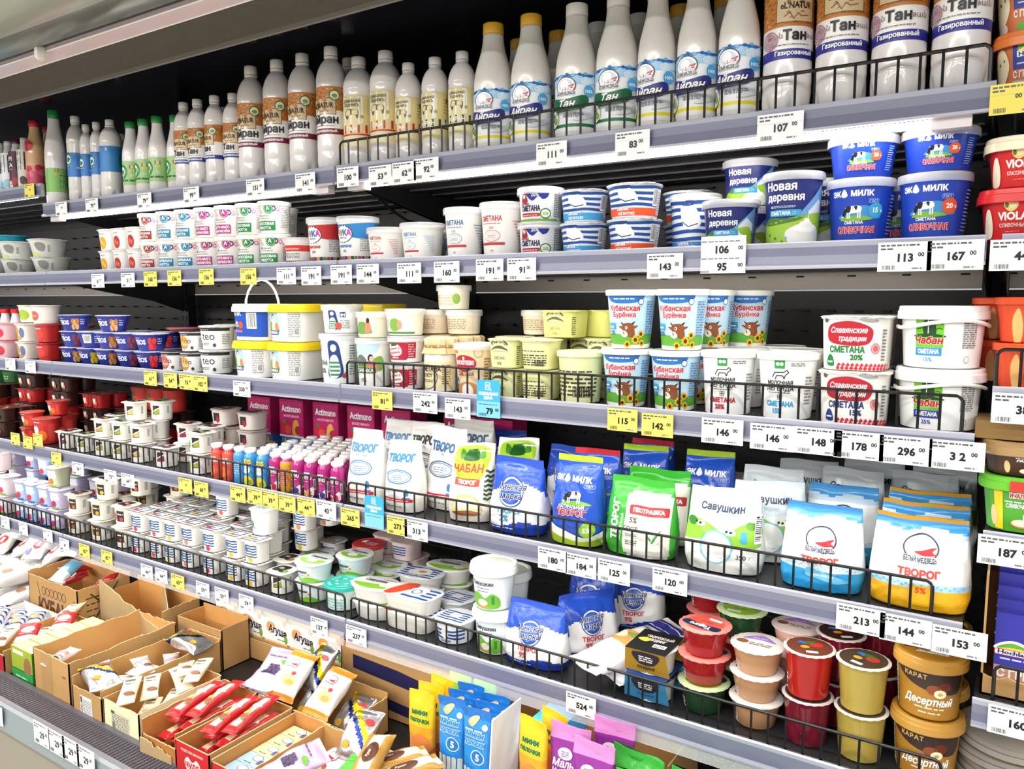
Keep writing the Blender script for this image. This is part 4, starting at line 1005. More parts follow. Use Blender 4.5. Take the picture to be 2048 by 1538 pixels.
put(kek20, ZB, 'l', 1806, 410, 'tall royal blue cup with black and white cow and orange 20 disc', y=1.364, rz=-.08, group='royal blue cups with cow picture')
put(kekl, ZB, 'l', 1814, 300, 'low royal blue cow cup standing on the cup with the orange disc', y=1.364, dz=kek20.h, rz=.05, group='royal blue cups with cow picture')
put(kek20, ZB, 'c', 1792, 420, 'royal blue cow cup in the second row between the two front stacks', y=1.45, rz=.3, group='royal blue cups with cow picture')
# ================================================================ shelf C: tubs and sour cream
def art_teos(c1, c2, nm='TEOS', bc=False):
    A = Art()
    if bc: A.R(.2, .3, .8, .85, 'dfe3f0'); A.BC(.25, .35, .75, .8); A.L(1.0, .3, 1.6, .8, 'b9c0e6', 4); return A
    A.T(nm, .12, .40, .27, 'fff', b=.04); A.L(-.2, .75, .2, .82, 'c9cdf0', 1)
    for q in range(6): A.E(.85 + .13 * (q % 3), .25 + .28 * (q // 3) + .06 * (q % 2), .13, .2, (c1, c2)[q % 2], 12)
    A.L(1.3, .4, 1.6, .8, 'b9c0e6', 3); return A
def teos(c1, c2, bc=False): return tub('blue_yoghurt_pot', 'yoghurt pot', .046, .034, .049, art_teos(c1, c2, bc=bc), body='2e3aa0', lid='foil', lcol='d5d6e2', bands=[(0, '2a3596'), (.9, '3a48b4')])
kt = dict(nut=teos('d9a56a', 'b8793a'), bar=teos('', '', True), car=teos('c98a4a', 'a5622a'), grape=teos('6a2a44', '8a3a55'), lemon=teos('d9b92f', 'a8962a'), straw=teos('d8262f', 'e04a44'))
nmx = dict(nut='peanut picture', bar='barcode turned to the front', car='caramel picture', grape='grape picture', lemon='yellow fruit picture', straw='strawberry picture')
cols = [('nut', 'grape', 121, 128, 'at the far end'), ('lemon', 'bar', 156, 150, 'second from the far end'), ('car', 'car', 190, 190, 'in the middle of the row'), ('grape', 'grape', 232, 228, 'next to the strawberry one'), ('straw', 'straw', 270, 267, 'beside the white cups')]
for a, b, pa, pb, wh in cols:
    put(kt[a], ZC, 'l', pa, 710, f'blue yoghurt pot with {nmx[a]}, bottom layer, {wh}', y=1.352, group='blue yoghurt pots')
    put(kt[b], ZC, 'l', pb, 680, f'blue yoghurt pot with {nmx[b]}, middle layer, {wh}', y=1.352, dz=kt[a].h, group='blue yoghurt pots')
for px, wh in ((118, 'lying on the far columns'), (193, 'on the middle columns')): put(kt['nut'], ZC, 'l', px, 645, f'blue yoghurt pot with peanut picture, topmost layer, {wh}', y=1.352, dz=2 * kt['nut'].h, group='blue yoghurt pots')
for i, px in enumerate((220, 275, 335)):
    for lev in (0, 1): put(kt['straw'], ZC, 'c', px, 680, f'blue yoghurt pot in the second row, {"upper" if lev else "lower"}, {ORD[i]} from the far end', y=1.46, dz=lev * kt['nut'].h, group='blue yoghurt pots')
kpink = tub('pink_yoghurt_pot', 'yoghurt pot', .05, .04, .012, None, body='c86a72', lid='foil', lcol='c9757c')
for px in (160, 370): put(kpink, ZC, 'c', px, 652, 'shallow pink foil tray on the second row of blue pots, ' + ('far one' if px < 200 else 'one near the white cups'), y=1.47, dz=2 * kt['nut'].h)
def art_eo(c, big):
    A = Art(); A.R(-1.2, .80, 1.2, .93, '2a2a2c'); A.L(-.3, .84, .3, .88, 'ddd', 1)
    if c: A.E(.0, .45, .32, .34, c, 18); A.E(.05, .40, .22, .2, 'f3c07a' if c[0] == 'e' else 'f0a08a', 14)
    A.T('teo', .2, .42, .36 if big else .28, '222226', b=.0); A.L(-.3, .2, .25, .32, '666', 2); A.L(.85, .25, 1.25, .7, '999', 6); A.E(.5, .2, .08, .08, '444', 12); return A
keo_s1 = tub('white_yoghurt_cup', 'yoghurt pot', .033, .0285, .055, art_eo('d8584a', 0), body='ecebea', lid='foil', lcol='3a3537'); keo_s2 = tub('white_yoghurt_cup', 'yoghurt pot', .033, .0285, .055, art_eo('e8952a', 0), body='ecebea', lid='foil', lcol='3a3537'); keo_b = tub('white_yoghurt_cup', 'yoghurt pot', .0445, .0375, .063, art_eo('', 1), body='ecebea', lid='foil', lcol='e2e2e0')
put(keo_s1, ZC, 'l', 322, 715, 'small white cup with red fruit circle beside the blue pots', y=1.335, group='white cups with black band')
put(keo_s2, ZC, 'l', 365, 720, 'small white cup with orange fruit circle, bottom one', y=1.335, group='white cups with black band')
put(keo_s2, ZC, 'l', 361, 690, 'small white cup with orange fruit circle, standing on the bottom one', y=1.335, dz=keo_s2.h, group='white cups with black band')
put(keo_b, ZC, 'l', 396, 720, 'larger white cup with black lettering, bottom of the stack of two', y=1.348, group='white cups with black band')
put(keo_b, ZC, 'l', 400, 680, 'larger white cup with black lettering, top of the stack of two', y=1.348, dz=keo_b.h, group='white cups with black band')
for lev in (0, 1): put(keo_b, ZC, 'c', 465, 700, f'larger white cup behind the front stack beside the pails, {"upper" if lev else "lower"}', y=1.45, dz=lev * keo_b.h, group='white cups with black band')
# far bay: red and pink yoghurts
def pot(nm, body, c, lcol, art=None): return tub(nm, 'yoghurt pot', .034, .028, .058, art or Art().E(0, .45, .5, .28, c, 16).L(-.3, .75, .3, .85, 'fff', 1), body=body, lid='foil', lcol=lcol, p=3)
kp1 = pot('pink_yoghurt_pot', 'e6b9bf', 'c93a4c', 'd98a94'); kp2 = pot('patterned_yoghurt_pot', 'efe9e0', 'c98a2f', 'e9e2da', Art().E(-.25, .6, .25, .3, 'd0952f', 12).E(.3, .5, .25, .3, '6a78a0', 12).E(.0, .2, .3, .12, 'c9a04a', 12)); kp3 = pot('red_yoghurt_pot', 'c8302c', 'd8453a', 'b8433f')
kp4 = tub('white_fruit_yoghurt_pot', 'yoghurt pot', .042, .036, .060, Art().E(.05, .45, .32, .26, 'e0604f', 18).L(-.2, .42, .25, .5, 'f6d6cc', 1).E(-.5, .75, .16, .1, '7a9a3a', 10), body='ece4da', lid='foil', lcol='e3ded6'); kp5 = tub('white_fruit_yoghurt_pot', 'yoghurt pot', .042, .036, .060, Art().E(.2, .45, .4, .3, '9cb83a', 18), body='ece8d4', lid='foil', lcol='e3ded6')
for px, k, nm in ((-15, kp1, 'pink yoghurt pot at the very edge'), (18, kp1, 'pink yoghurt pot beside the patterned pots'), (58, kp2, 'white yoghurt pot with ochre and grey print'), (98, kp3, 'plain red yoghurt pot')):
    for lev in (0, 1): put(k, ZC, 'c', px, 680, f'{nm}, {"middle" if lev else "bottom"} layer', y=1.34, dz=lev * k.h, group='red and pink yoghurt pots')
put(kp4, ZC, 'c', 93, 640, 'white yoghurt pot with red oval on top of the red pots', y=1.342, dz=2 * kp3.h); put(kp5, ZC, 'c', 66, 640, 'white yoghurt pot with green print behind the red oval one', y=1.40, dz=2 * kp3.h)
kcap = bottle('red_capped_bottle', .165, .026, Art().E(0, .3, .2, .1, 'e9c9c4'), [(.05, 'd8a0a0'), (.6, 'e6c4c2')], style='hdpe', cap='d0202a', capr=.62, body='e6dcda')
for i, px in enumerate((-8, 12, 33)): put(kcap, ZC, 'c', px, 640, 'small pink bottle with red cap behind the pink pots, %s from the edge' % ORD[i], y=1.435, group='small red capped bottles')
# pails
def art_gor(g):
    A = Art(); A.B([(-.62, .30), (-.60, .80), (-.3, .88), (-.12, .70), (-.12, .30)], 'a9cfe6'); A.B([(-.62, .30), (-.5, .55), (-.25, .52), (-.12, .36), (-.14, .28)], '6fa04a')
    A.B([(-.42, .28), (-.40, .60), (-.34, .74), (-.27, .60), (-.22, .28)], 'e9d3c3'); A.E(-.35, .70, .06, .08, '3a2a24', 10); A.E(-.34, .68, .045, .06, 'e8c4a8', 10); A.E(-.2, .42, .07, .12, 'd88a4a', 10)
    A.RR(-.62, .20, -.14, .32, .03, g); A.T('ГОРЯНКА', -.38, .225, .07, 'fff', b=.04, w=.42); A.L(-.6, .12, -.4, .16, '888', 1); A.L(.25, .15, .70, .85, '999', 14, 4); A.BC(.45, .2, .68, .4); return A
kgp = tub('yellow_lidded_pail', 'pail', .0585, .054, .089, art_gor('2f7a3a'), lid='pail', lcol='f2d51f', topcol='f2d51f', p=4, bodyname='pail_body'); kgpb = tub('yellow_lidded_pail', 'pail', .0585, .054, .089, art_gor('2a4f9a'), lid='pail', lcol='f2d51f', p=4, bodyname='pail_body')
A = Art(); A.R(-.75, .12, .85, .92, '2452b8'); A.T('МИЛК', -.45, .72, .14, 'fff', b=.04); A.BC(.05, .35, .45, .8); cow_side(A, -.45, .5, .12); A.E(-.2, .45, .1, .1, 'e2592f'); A.T('сметана', -.4, .24, .09, 'e98aa0', b=.03)
kep = tub('white_lidded_pail', 'pail', .0585, .054, .089, A, lid='pail', lcol='f1f2f2', p=4, bodyname='pail_body')
m = M(); hp = [(.0615 * cos(t) * -1, 0, .08 + .075 * sin(t)) for t in [pi * q / 10 for q in range(11)]]; m.tube(hp, .0032, 'f3f3f1', 'plastic', 6); kep.part('handle', m.mesh('handle'))
put(kgpb, ZC, 'l', 480, 715, 'yellow lidded pail with blue name strip under the blue pail', y=1.36, rz=.05, group='yellow lidded pails', r=.0615)
put(kgp, ZC, 'l', 542, 715, 'yellow lidded pail with green name strip, lower one of the front stack', y=1.362, rz=.05, group='yellow lidded pails', r=.0615)
put(kgpb, ZC, 'l', 540, 640, 'yellow lidded pail on top of the front stack beside the blue pail', y=1.362, dz=kgp.h, rz=.05, group='yellow lidded pails', r=.0615)
put(kep, ZC, 'l', 480, 640, 'blue printed pail with white lid and raised white handle', y=1.36, dz=kgp.h, rz=.05, r=.0615)
for px in (690, 745): put(kgp, ZC, 'c', px, 640, 'yellow lidded pail set back behind the white girl cups, ' + ('one nearer the pails' if px < 700 else 'one behind the pinkish cups'), y=1.50, dz=kgp.h, group='yellow lidded pails', r=.0615)
for px in (690, 745): put(kgp, ZC, 'c', px, 740, 'lower yellow lidded pail set back behind the cups, ' + ('one nearer the pails' if px < 700 else 'one behind the green cups'), y=1.50, group='yellow lidded pails', r=.0615)
# cups with the girl in a blue dress
def art_im(low):
    A = Art(); s = 1.3 if low else 1
    A.B([(.0 * s, .85), (.12 * s, .92), (.24 * s, .84), (.30 * s, .55), (.34 * s, .2), (.10 * s, .12), (-.02 * s, .2), (.02 * s, .5)], '27407f'); A.E(.13 * s, .76, .07 * s, .08, 'f0dccf', 12); A.B([(.05 * s, .55), (.2 * s, .6), (.28 * s, .3), (.2 * s, .14), (.02 * s, .16)], 'dfe6ea'); stripes(A, .03 * s, .26 * s, .18, .52, 4, '3f8a5a'); A.E(.36 * s, .18, .05, .05, 'd0324a', 10); A.E(.40 * s, .24, .03, .03, '3f8a4a', 8)
    if not low: A.R(-.42, .70, -.26, .82, '27357f'); A.T('IM', -.34, .72, .08, 'fff', b=.04); A.T('СМЕТАНА', -.24, .40, .10, '1d3a30', b=.02, w=.42); A.T('22%', -.20, .24, .09, '1d3a30', b=.03)
    else: A.R(.50, .62, .72, .82, '27357f'); A.T('IM', .61, .65, .12, 'fff', b=.04); A.L(.5, .2, .9, .55, '999', 5); A.E(.42, .3, .14, .12, 'd0524a', 12)
    A.L(.48, .2, .62, .85, '888', 12, 4) if not low else 0; return A
kim = tub('girl_print_cup', 'cup', .0465, .0405, .112, art_im(0), body='eef1f0', lid='clear', lcol='cfd6da'); kims = tub('low_girl_print_cup', 'cup', .0455, .041, .060, art_im(1), body='eef1f0', lid='clear', lcol='cfd6da')
put(kim, ZC, 'l', 641, 715, 'tall white cup with girl in blue dress and 22 percent print', y=1.346, rz=.1); put(kims, ZC, 'l', 645, 632, 'low white cup with girl in blue dress on top of the tall one', y=1.346, dz=kim.h, rz=.0)
A = Art(); A.B([(-.4, .85), (-.1, .7), (.3, .75), (.42, .95), (.42, .98), (-.42, .98)], 'bfdcec'); A.B([(-.44, .38), (-.2, .62), (.1, .55), (.44, .68), (.44, .36)], '7fb04a'); A.B([(-.3, .55), (-.1, .70), (.05, .66), (.1, .52), (-.1, .46)], '6f7a74'); A.E(.2, .62, .07, .1, '2f2420', 10); A.B([(.12, .35), (.14, .55), (.22, .62), (.34, .52), (.36, .34)], 'd88a7a'); A.E(.22, .62, .05, .06, 'e8c4a8', 10)
A.RR(-.30, .30, .32, .42, .03, '2f7a3a'); A.T('ГОРЯНКА', .01, .325, .075, 'fff', b=.04, w=.52); A.T('15%', .0, .12, .08, '444', b=.01); A.E(-.32, .74, .06, .06, '3f9a3f', 12)
kgo = tub('meadow_print_cup', 'cup', .041, .0355, .104, A, body='f0efe8', lid='clear', lcol='e8e4b8'); put(kgo, ZC, 'l', 713, 720, 'tall cup with mountain meadow and green name strip', y=1.342)
def art_mead(): return Art().R(-1.2, .1, 1.2, .9, 'e3ddcc').B([(-.5, .2), (-.4, .6), (0, .7), (.3, .5), (.4, .2)], '6fa04a').B([(.1, .2), (.15, .7), (.3, .75), (.4, .3)], 'c98a6a').E(.25, .75, .08, .12, '3a2a24', 10)
kmd = tub('low_meadow_cup', 'cup', .039, .0365, .052, art_mead(), body='e9e0c4', lid='clear', lcol='e9d84a'); put(kmd, ZC, 'c', 750, 640, 'low cup with meadow picture standing on the tall meadow cup', y=1.342, dz=kgo.h)
A = Art(); A.RR(-.55, .12, .55, .88, .08, 'b3203a'); A.R(.55, .2, .95, .9, 'a51d36'); A.L(.6, .25, .9, .85, 'e0a0aa', 6); A.B([(-.44, .72), (-.15, .80), (.15, .76), (.3, .55), (.25, .34), (-.1, .28), (-.42, .36)], 'f2ece6'); A.B([(-.3, .7), (-.1, .88), (.1, .74)], '2f6a3a'); A.T('Домик в', -.1, .55, .11, 'b3203a', b=.03, sh=.3, rot=.1); A.T('деревне', -.08, .38, .11, 'b3203a', b=.03, sh=.3, rot=.1); A.T('СМЕТАНА', -.05, .18, .06, 'fff', b=.03)
kdo = tub('red_label_cup', 'cup', .0385, .034, .052, A, body='f0eeea', lid='clear', lcol='dcd6d2')
put(kdo, ZC, 'l', 780, 755, 'low cup with red label and white house patch, lower of two', y=1.34, group='low cups with red labels'); put(kdo, ZC, 'l', 778, 700, 'low cup with red label and white house patch, upper of two', y=1.34, dz=kdo.h, group='low cups with red labels')
kgl = tub('low_meadow_cup', 'cup', .042, .038, .052, Art().R(-1, .15, 1, .8, 'ece6d8').E(.05, .45, .3, .28, '7fae4a', 14).E(.3, .45, .12, .2, 'd09a7a', 10).L(-.7, .3, -.3, .7, '999', 5).R(-1, .08, 1, .16, '3f8a3f'), body='efe9d6', lid='clear', lcol='cfe08a')
put(kgl, ZC, 'c', 810, 640, 'low cup with small meadow patch on top of the red label cups', y=1.345, dz=2 * kdo.h)
# paper covered jar
L = Lathe([(0, .033, 'e9e2d2'), (.003, .0365, 'efe8d8'), (.075, .037, 'f2ede2'), (.095, .034, 'f2ede2'), (.100, .033, 'efe8d8')], n=36, top=True)
A = Art(); A.R(-.36, .10, .56, .72, 'ecdcae'); A.T('СМЕТАНА', -.05, .50, .13, '22252c', b=.04, w=.62); A.G(-.12, .36, .30, .30, .02, '4a5a8a', 26); A.T('ГОСТ', -.1, .36, .08, '33363f', b=.03); A.L(-.25, .24, .08, .32, '666', 2); A.L(.28, .2, .5, .68, '8a7a4a', 9, 4)
kj = Kind('paper_covered_jar', 'jar'); kj.r = .038; kj.h = .118
kj.part('jar', L.mesh('jar'), None, [('label_print', lab(A, L.surf, .09), None, ())])
pm = M()
def ruff(t, z): return .06 * sin(9 * t + 1) + .04 * sin(23 * t)
Lathe([(.082, .0415, 'd9bd8c', 'paper'), (.093, .0365, 'cfae7a', 'paper'), (.097, .0345, 'b08f5c', 'paper'), (.101, .0355, 'dcc294', 'paper'), (.112, .036, 'e3cca0', 'paper'), (.117, .030, 'e3cca0', 'paper')], n=64, mod=ruff, top=True, bottom=False).into(pm)
kj.part('paper_cover', pm.mesh('paper_cover', .9)); tm = M(); tm.tube([(.0365 * cos(q / 16 * 2 * pi), .0365 * sin(q / 16 * 2 * pi), .0965) for q in range(17)], .0012, '8a6a3a'); kj.part('string', tm.mesh('string'))
put(kj, ZC, 'l', 848, 720, 'cream jar with brown paper cover tied with string, in front', y=1.342); put(kj, ZC, 'c', 935, 700, 'paper covered jar behind the orange label cup', y=1.44, group='paper covered jars set back'); put(kj, ZC, 'c', 880, 700, 'paper covered jar behind the front jar', y=1.44, group='paper covered jars set back')
A = Art(); A.E(-.02, .66, .30, .17, 'b8232f', 22); A.T('ВКУСНОТЕЕВО', -.02, .63, .085, 'fff', b=.04, w=.5); A.E(-.02, .76, .03, .04, 'f6e6e2', 10); A.T('СМЕТАНА', 0, .40, .09, '8a4a2a', b=.02, w=.46); A.B([(-.36, .34), (-.28, .36), (-.2, .16), (-.34, .12)], '3a6fb0'); A.T('15%', -.29, .22, .06, 'fff', b=.02)
A.B([(-.3, .02), (-.22, .2), (.05, .28), (.3, .2), (.36, .02)], 'c98a4a'); A.E(.04, .08, .16, .16, 'f3eee6', 16); A.T('300г', -.25, .86, .06, '7a5a3a', b=.02); A.G(.32, .88, .1, .1, .012, 'b98a5a', 16); A.L(.45, .2, .6, .8, '9a7a55', 10)
kvk = tub('beige_sour_cream_cup', 'cup', .0445, .0365, .100, A, body='ead2ad', lid='clear', lcol='cfd8de'); put(kvk, ZC, 'l', 912, 735, 'beige sour cream cup with red oval and bowl picture', y=1.345)
kbe = tub('beige_dessert_cup', 'cup', .0385, .0355, .048, Art().R(-1, .15, 1, .85, 'e6d6bc').L(-.7, .25, .6, .75, 'a58a62', 6), body='efe4cf', lid='clear', lcol='d9dc8a')
kbe2 = tub('beige_dessert_cup', 'cup', .0365, .034, .048, Art().R(-1, .15, 1, .85, 'efe9d2').L(-.6, .2, .6, .7, 'b9a272', 7).E(.6, .5, .2, .25, '8fb04a', 12), body='f0ead6', lid='clear', lcol='dfe07a')
put(kbe, ZC, 'c', 868, 640, 'low beige cup above the paper covered jar in the second row', y=1.44, dz=.1195); put(kbe, ZC, 'c', 928, 638, 'low beige cup in the second row under the topmost speckled one', y=1.44, dz=.1195)
put(kbe2, ZC, 'c', 908, 600, 'low speckled beige cup topmost of the whole beige pile', y=1.44, dz=.1195 + kbe.h)
# pale yellow square cups
def art_br(low=True, back=False):
    A = Art()
    if back: A.L(-.75, .15, .6, .55, '4a4a3a', 5); A.L(-.6, .62, .5, .68, '4a4a3a', 1); A.BC(.0, .1, .5, .35, None); return A
    A.G(-.05, .72, .42, .28, .13, '37392c', 20, .35, pi - .35); A.T('БРЕСТ-ЛИТОВСК', -.05, .88, .07, 'e9e6b8', b=.03, arc=.42, w=.66); A.B([(-.4, .6), (-.2, .75), (0, .78), (.15, .74), (.32, .6)], '5a5c48'); A.B([(-.35, .60), (-.15, .68), (.1, .66), (.28, .60)], 'd9d7a0')
    A.T('СМЕТАНА', -.05, .30, .11, '4a4c38', b=.0, w=.5); A.T('15%', -.05, .12, .10, '4a4c38', b=.01); A.L(.75, .12, .95, .8, '6a6a50', 10); return A
kbr = tub('pale_yellow_cup', 'cup', .0345, .031, .058, art_br(), body='e3e2a6', lid='foil', lcol='e9e8b6', p=3.4); kbrt = tub('tall_pale_yellow_cup', 'cup', .0435, .0375, .096, art_br(back=True), body='e6e6ae', lid='snap', lcol='ecebc0'); kbrg = tub('pale_yellow_cup', 'cup', .042, .038, .055, art_br(), body='e6e48a', lid='foil', lcol='e9e88e', p=3.4); kbrb = tub('pale_yellow_cup', 'cup', .0345, .031, .058, art_br(back=True), body='e3e2a6', lid='foil', lcol='e9e8b6', p=3.4)
for px, k, nm in ((999, kbr, 'arched black emblem, column beside the orange label cup'), (1064, kbrb, 'small print turned to the front')):
    for lev in (0, 1): put(k, ZC, 'l', px, 760 - 60 * lev, f'pale yellow square cup with {nm}, {"upper" if lev else "lower"}', y=1.338, dz=lev * k.h, group='pale yellow cups')
put(kbrt, ZC, 'l', 1128, 750, 'tall round pale yellow cup with small print and white lid', y=1.343, group='pale yellow cups')
put(kbrg, ZC, 'l', 1090, 650, 'bright yellow square cup with arched emblem topmost in the second row', y=1.42, dz=.1194, group='pale yellow cups'); put(kbrg, ZC, 'l', 1158, 650, 'bright yellow square cup topmost, turned sideways beside the emblem one', y=1.46, dz=.1194, rz=1.2, group='pale yellow cups')
for i, (px, yy) in enumerate(((1098, 1.42), (1170, 1.46), (1030, 1.43), (1190, 1.38))):
    for lev in (0, 1): put(kbr, ZC, 'c', px, 700, f'pale yellow square cup in the back rows, {"upper" if lev else "lower"}, {("behind the printed column", "behind the tall round cup", "behind the emblem column", "squeezed beside the cow cups")[i]}', y=yy, dz=lev * kbr.h, group='pale yellow cups')
put(kbe, ZC, 'c', 1080, 655, 'grey beige cup behind the bright yellow emblem cup', y=1.50, dz=.1194)
# cups with cow and sunflowers
def art_kub(pct):
    A = Art(); A.B([(-.32, .97), (.30, .97), (.34, .86), (.15, .80), (-.2, .80), (-.36, .87)], '2f6fb8'); A.L(-.22, .86, .2, .90, 'dceaf6', 1); A.R(-.6, .0, .6, .09, 'f2f2ee'); A.B([(-.6, .22), (-.2, .26), (.2, .22), (.6, .26), (.6, .09), (-.6, .09)], '5fa83a')
    A.T('Кубанская', -.02, .665, .095, 'c8242f', b=.045, w=.62, o=('ffffff', .03)); A.T('-Бурёнка-', -.02, .555, .085, 'c8242f', b=.04, w=.54, o=('ffffff', .03)); cow(A, .06, .32, .19)
    for u, v, r in ((.22, .16, .09), (.05, .08, .08), (.33, .26, .075), (.36, .1, .07)):
        A.Y([(u + r * (1 if i % 2 else .68) * cos(i * pi / 8), v + r * (1 if i % 2 else .68) * sin(i * pi / 8)) for i in range(16)], 'f2b51f'); A.E(u, v, r * .42, r * .42, '5a3416', 12)
    A.R(-.40, .34, -.20, .45, '3f9fcf'); A.L(-.38, .37, -.22, .42, 'fff', 1); A.T(pct, -.30, .25, .07, '1f4f9a', b=.03); A.E(.30, .82, .05, .055, '2a2f50', 14); A.E(.30, .82, .04, .044, 'eef2f6', 14); A.L(.42, .25, .60, .85, '5a7fb0', 14)
    return A
kku = tub('cow_print_cup', 'cup', .0445, .0345, .104, art_kub('15%'), body='f4f5f4', lid='snap', bands=[(0, 'f2f2ee'), (.09, 'bfe0f2'), (.95, 'd9ecf6')]); kku2 = tub('cow_print_cup', 'cup', .0445, .0345, .104, art_kub('20%'), body='f4f5f4', lid='snap', bands=[(0, 'f2f2ee'), (.09, 'bfe0f2'), (.95, 'd9ecf6')])
for px, k, nm in ((1214, kku, 'column beside the yellow cups'), (1314, kku2, 'column beside the plain white cups')):
    for lev in (0, 1): put(k, ZC, 'l', px, 750 - 110 * lev, f'light blue cup with brown cow and sunflowers, {"upper" if lev else "lower"}, {nm}', y=1.344, dz=lev * k.h, rz=(.0 if px > 1300 else .12), group='light blue cow cups')
for px, yy, nm in ((1412, 1.42, 'first behind the front columns'), (1478, 1.47, 'last of the row, seen edgewise')):
    for lev in (0, 1): put(kku2, ZC, 'c', px, 750 - 110 * lev, f'light blue cow cup standing back, {"upper" if lev else "lower"}, {nm}', y=yy, dz=lev * kku2.h, rz=.3, group='light blue cow cups')
# white cups with plain black lettering
def art_leg(c, pct):
    A = Art(); A.R(-.10, .80, .06, .93, '2f9a3f'); A.E(-.05, .87, .03, .03, 'dff0dc', 8); A.E(.01, .87, .03, .03, 'dff0dc', 8); A.L(.15, .84, .38, .90, '666', 2)
    A.ln([(-.14, .66), (-.10, .74), (.05, .745), (.09, .78), (.12, .74), (.07, .70), (.05, .64), (.03, .69), (-.07, .69), (-.09, .63)], .014, '1b1b1d'); A.T('МОЛОЧНАЯ', -.02, .555, .058, '1b1b1d', b=.03, w=.42); A.T('ЛЕГЕНДА', -.02, .455, .085, '1b1b1d', b=.02, w=.46); A.L(-.22, .42, .18, .44, '444', 1)
    for q in range(4): A.G(-.02 + .035 * (q % 2) - .017, .34 + .035 * (q // 2), .025, .025, .008, '1b1b1d', 10)
    A.T('СМЕТАНА', -.02, .215, .078, c, b=.05, w=.48); A.T(pct, -.06, .11, .075, c, b=.05); A.L(.4, .25, .55, .7, '888', 9); return A
kl20 = tub('white_sour_cream_cup', 'cup', .0445, .0375, .106, art_leg('b3202f', '20%'), lid='snap', body='f4f4f2'); kl15 = tub('white_sour_cream_cup', 'cup', .047, .0385, .106, art_leg('2f9fd0', '15%'), lid='snap', body='f4f4f2')
put(kl20, ZC, 'l', 1419, 760, 'white cup with black ram emblem and red 20 percent print', y=1.343, rz=.1, group='white cups with ram emblem'); put(kl15, ZC, 'l', 1529, 770, 'white cup with black ram emblem and light blue 15 percent print', y=1.345, group='white cups with ram emblem')
for px, yy, nm in ((1545, 1.45, 'between the front pair'), (1660, 1.46, 'beside the red patch cups'), (1510, 1.53, 'furthest back')): put(kl20, ZC, 'c', px, 740, f'white ram emblem cup in the second row, {nm}', y=yy, group='white cups with ram emblem')
# square cups with red patch
def art_sl(c, pct):
    A = Art(); A.B([(-.48, .62), (-.42, .84), (-.1, .92), (.2, .86), (.36, .74), (.3, .52), (.05, .46), (-.35, .50)], 'b3202f'); A.T('Славянские', -.07, .70, .105, 'fff', b=.02, sh=.3, w=.66); A.T('традиции', .0, .55, .10, 'fff', b=.02, sh=.3, w=.5)
    A.T('СМЕТАНА', -.1, .335, .115, c, b=.05, w=.66); A.T(pct, .08, .20, .10, c, b=.05); A.B([(-.5, .1), (-.48, .24), (-.42, .30), (-.36, .24), (-.34, .08)], c); A.L(-.48, .14, -.36, .2, 'cfe0cf', 1)
    for i in range(13):
        u = -.30 + i * .085; A.Y([(u, .04), (u + .04, .10), (u + .08, .04), (u + .04, -.02 + .02)], 'c2283a')
        A.Y([(u + .02, .10), (u + .06, .15), (u + .10, .10), (u + .06, .08)], 'c2283a')
    A.G(.42, .42, .09, .10, .02, 'd06a72', 16); A.E(.42, .42, .05, .06, 'c85a62', 12); A.L(.56, .2, .66, .8, '777', 10); A.B([(.1, .95), (.3, .99), (.45, .93), (.3, .90)], '999'); A.E(-.5, .93, .05, .05, '555', 8); return A
ks20 = tub('square_sour_cream_cup', 'cup', .0495, .046, .084, art_sl('1f7a3a', '20%'), body='f1ede6', lid='foil', lcol='ecebe6', p=4.5); ks15 = tub('square_sour_cream_cup', 'cup', .0505, .047, .084, art_sl('26397a', '15%'), body='f1ede6', lid='foil', lcol='ecebe6', p=4.5)
put(ks15, ZC, 'c', 1715, 790, 'square white cup with red patch and dark blue 15 percent print', y=1.352, rz=.06, group='square cups with red patch'); put(ks20, ZC, 'c', 1737, 690, 'square white cup with red patch and green 20 percent print, on top', y=1.356, dz=ks15.h, rz=.0, group='square cups with red patch')
put(ks15, ZC, 'c', 1772, 770, 'square red patch cup in the second row beside the white pails', y=1.47, group='square cups with red patch'); put(ks20, ZC, 'c', 1665, 690, 'square red patch cup in the second row, upper one beside the gap', y=1.47, dz=ks15.h, group='square cups with red patch'); put(ks15, ZC, 'c', 1672, 770, 'square red patch cup in the second row, lower one beside the gap', y=1.47, group='square cups with red patch')
# big white pails with green shepherd label
def art_ch(c, pct):
    A = Art(); A.R(-.34, .36, .12, .95, '6fc22a'); A.B([(-.2, .58), (-.18, .86), (-.11, .94), (-.04, .86), (.0, .58)], '1d4a1f'); A.E(-.11, .88, .035, .05, 'c9e0b0', 10); A.R(-.13, .58, -.115, .84, 'eef6e6')
    for v in (.66, .74, .82): A.ln([(-.32, v), (-.22, v + .02), (-.2, v)], .012, '1d4a1f'); A.ln([(.0, v), (.05, v + .02), (.1, v)], .012, '1d4a1f')
    A.R(-.34, .36, .12, .56, '6fc22a'); A.B([(-.34, .56), (-.1, .59), (.12, .56), (.12, .53), (-.34, .53)], '1d4a1f'); A.T('Чабан', -.11, .42, .115, 'b3202f', b=.05, sh=.15, o=('e9f0dc', .03)); A.R(-.34, .22, .10, .35, c); A.T('СМЕТАНА', -.12, .255, .07, 'fff', b=.05, w=.36); A.T(pct, -.12, .12, .07, c, b=.02)
    A.L(.42, .35, .68, .93, '777', 16, 4); A.E(.52, .16, .05, .06, 'aaa', 12).E(.52, .16, .04, .048, 'e9e9e6', 12); return A
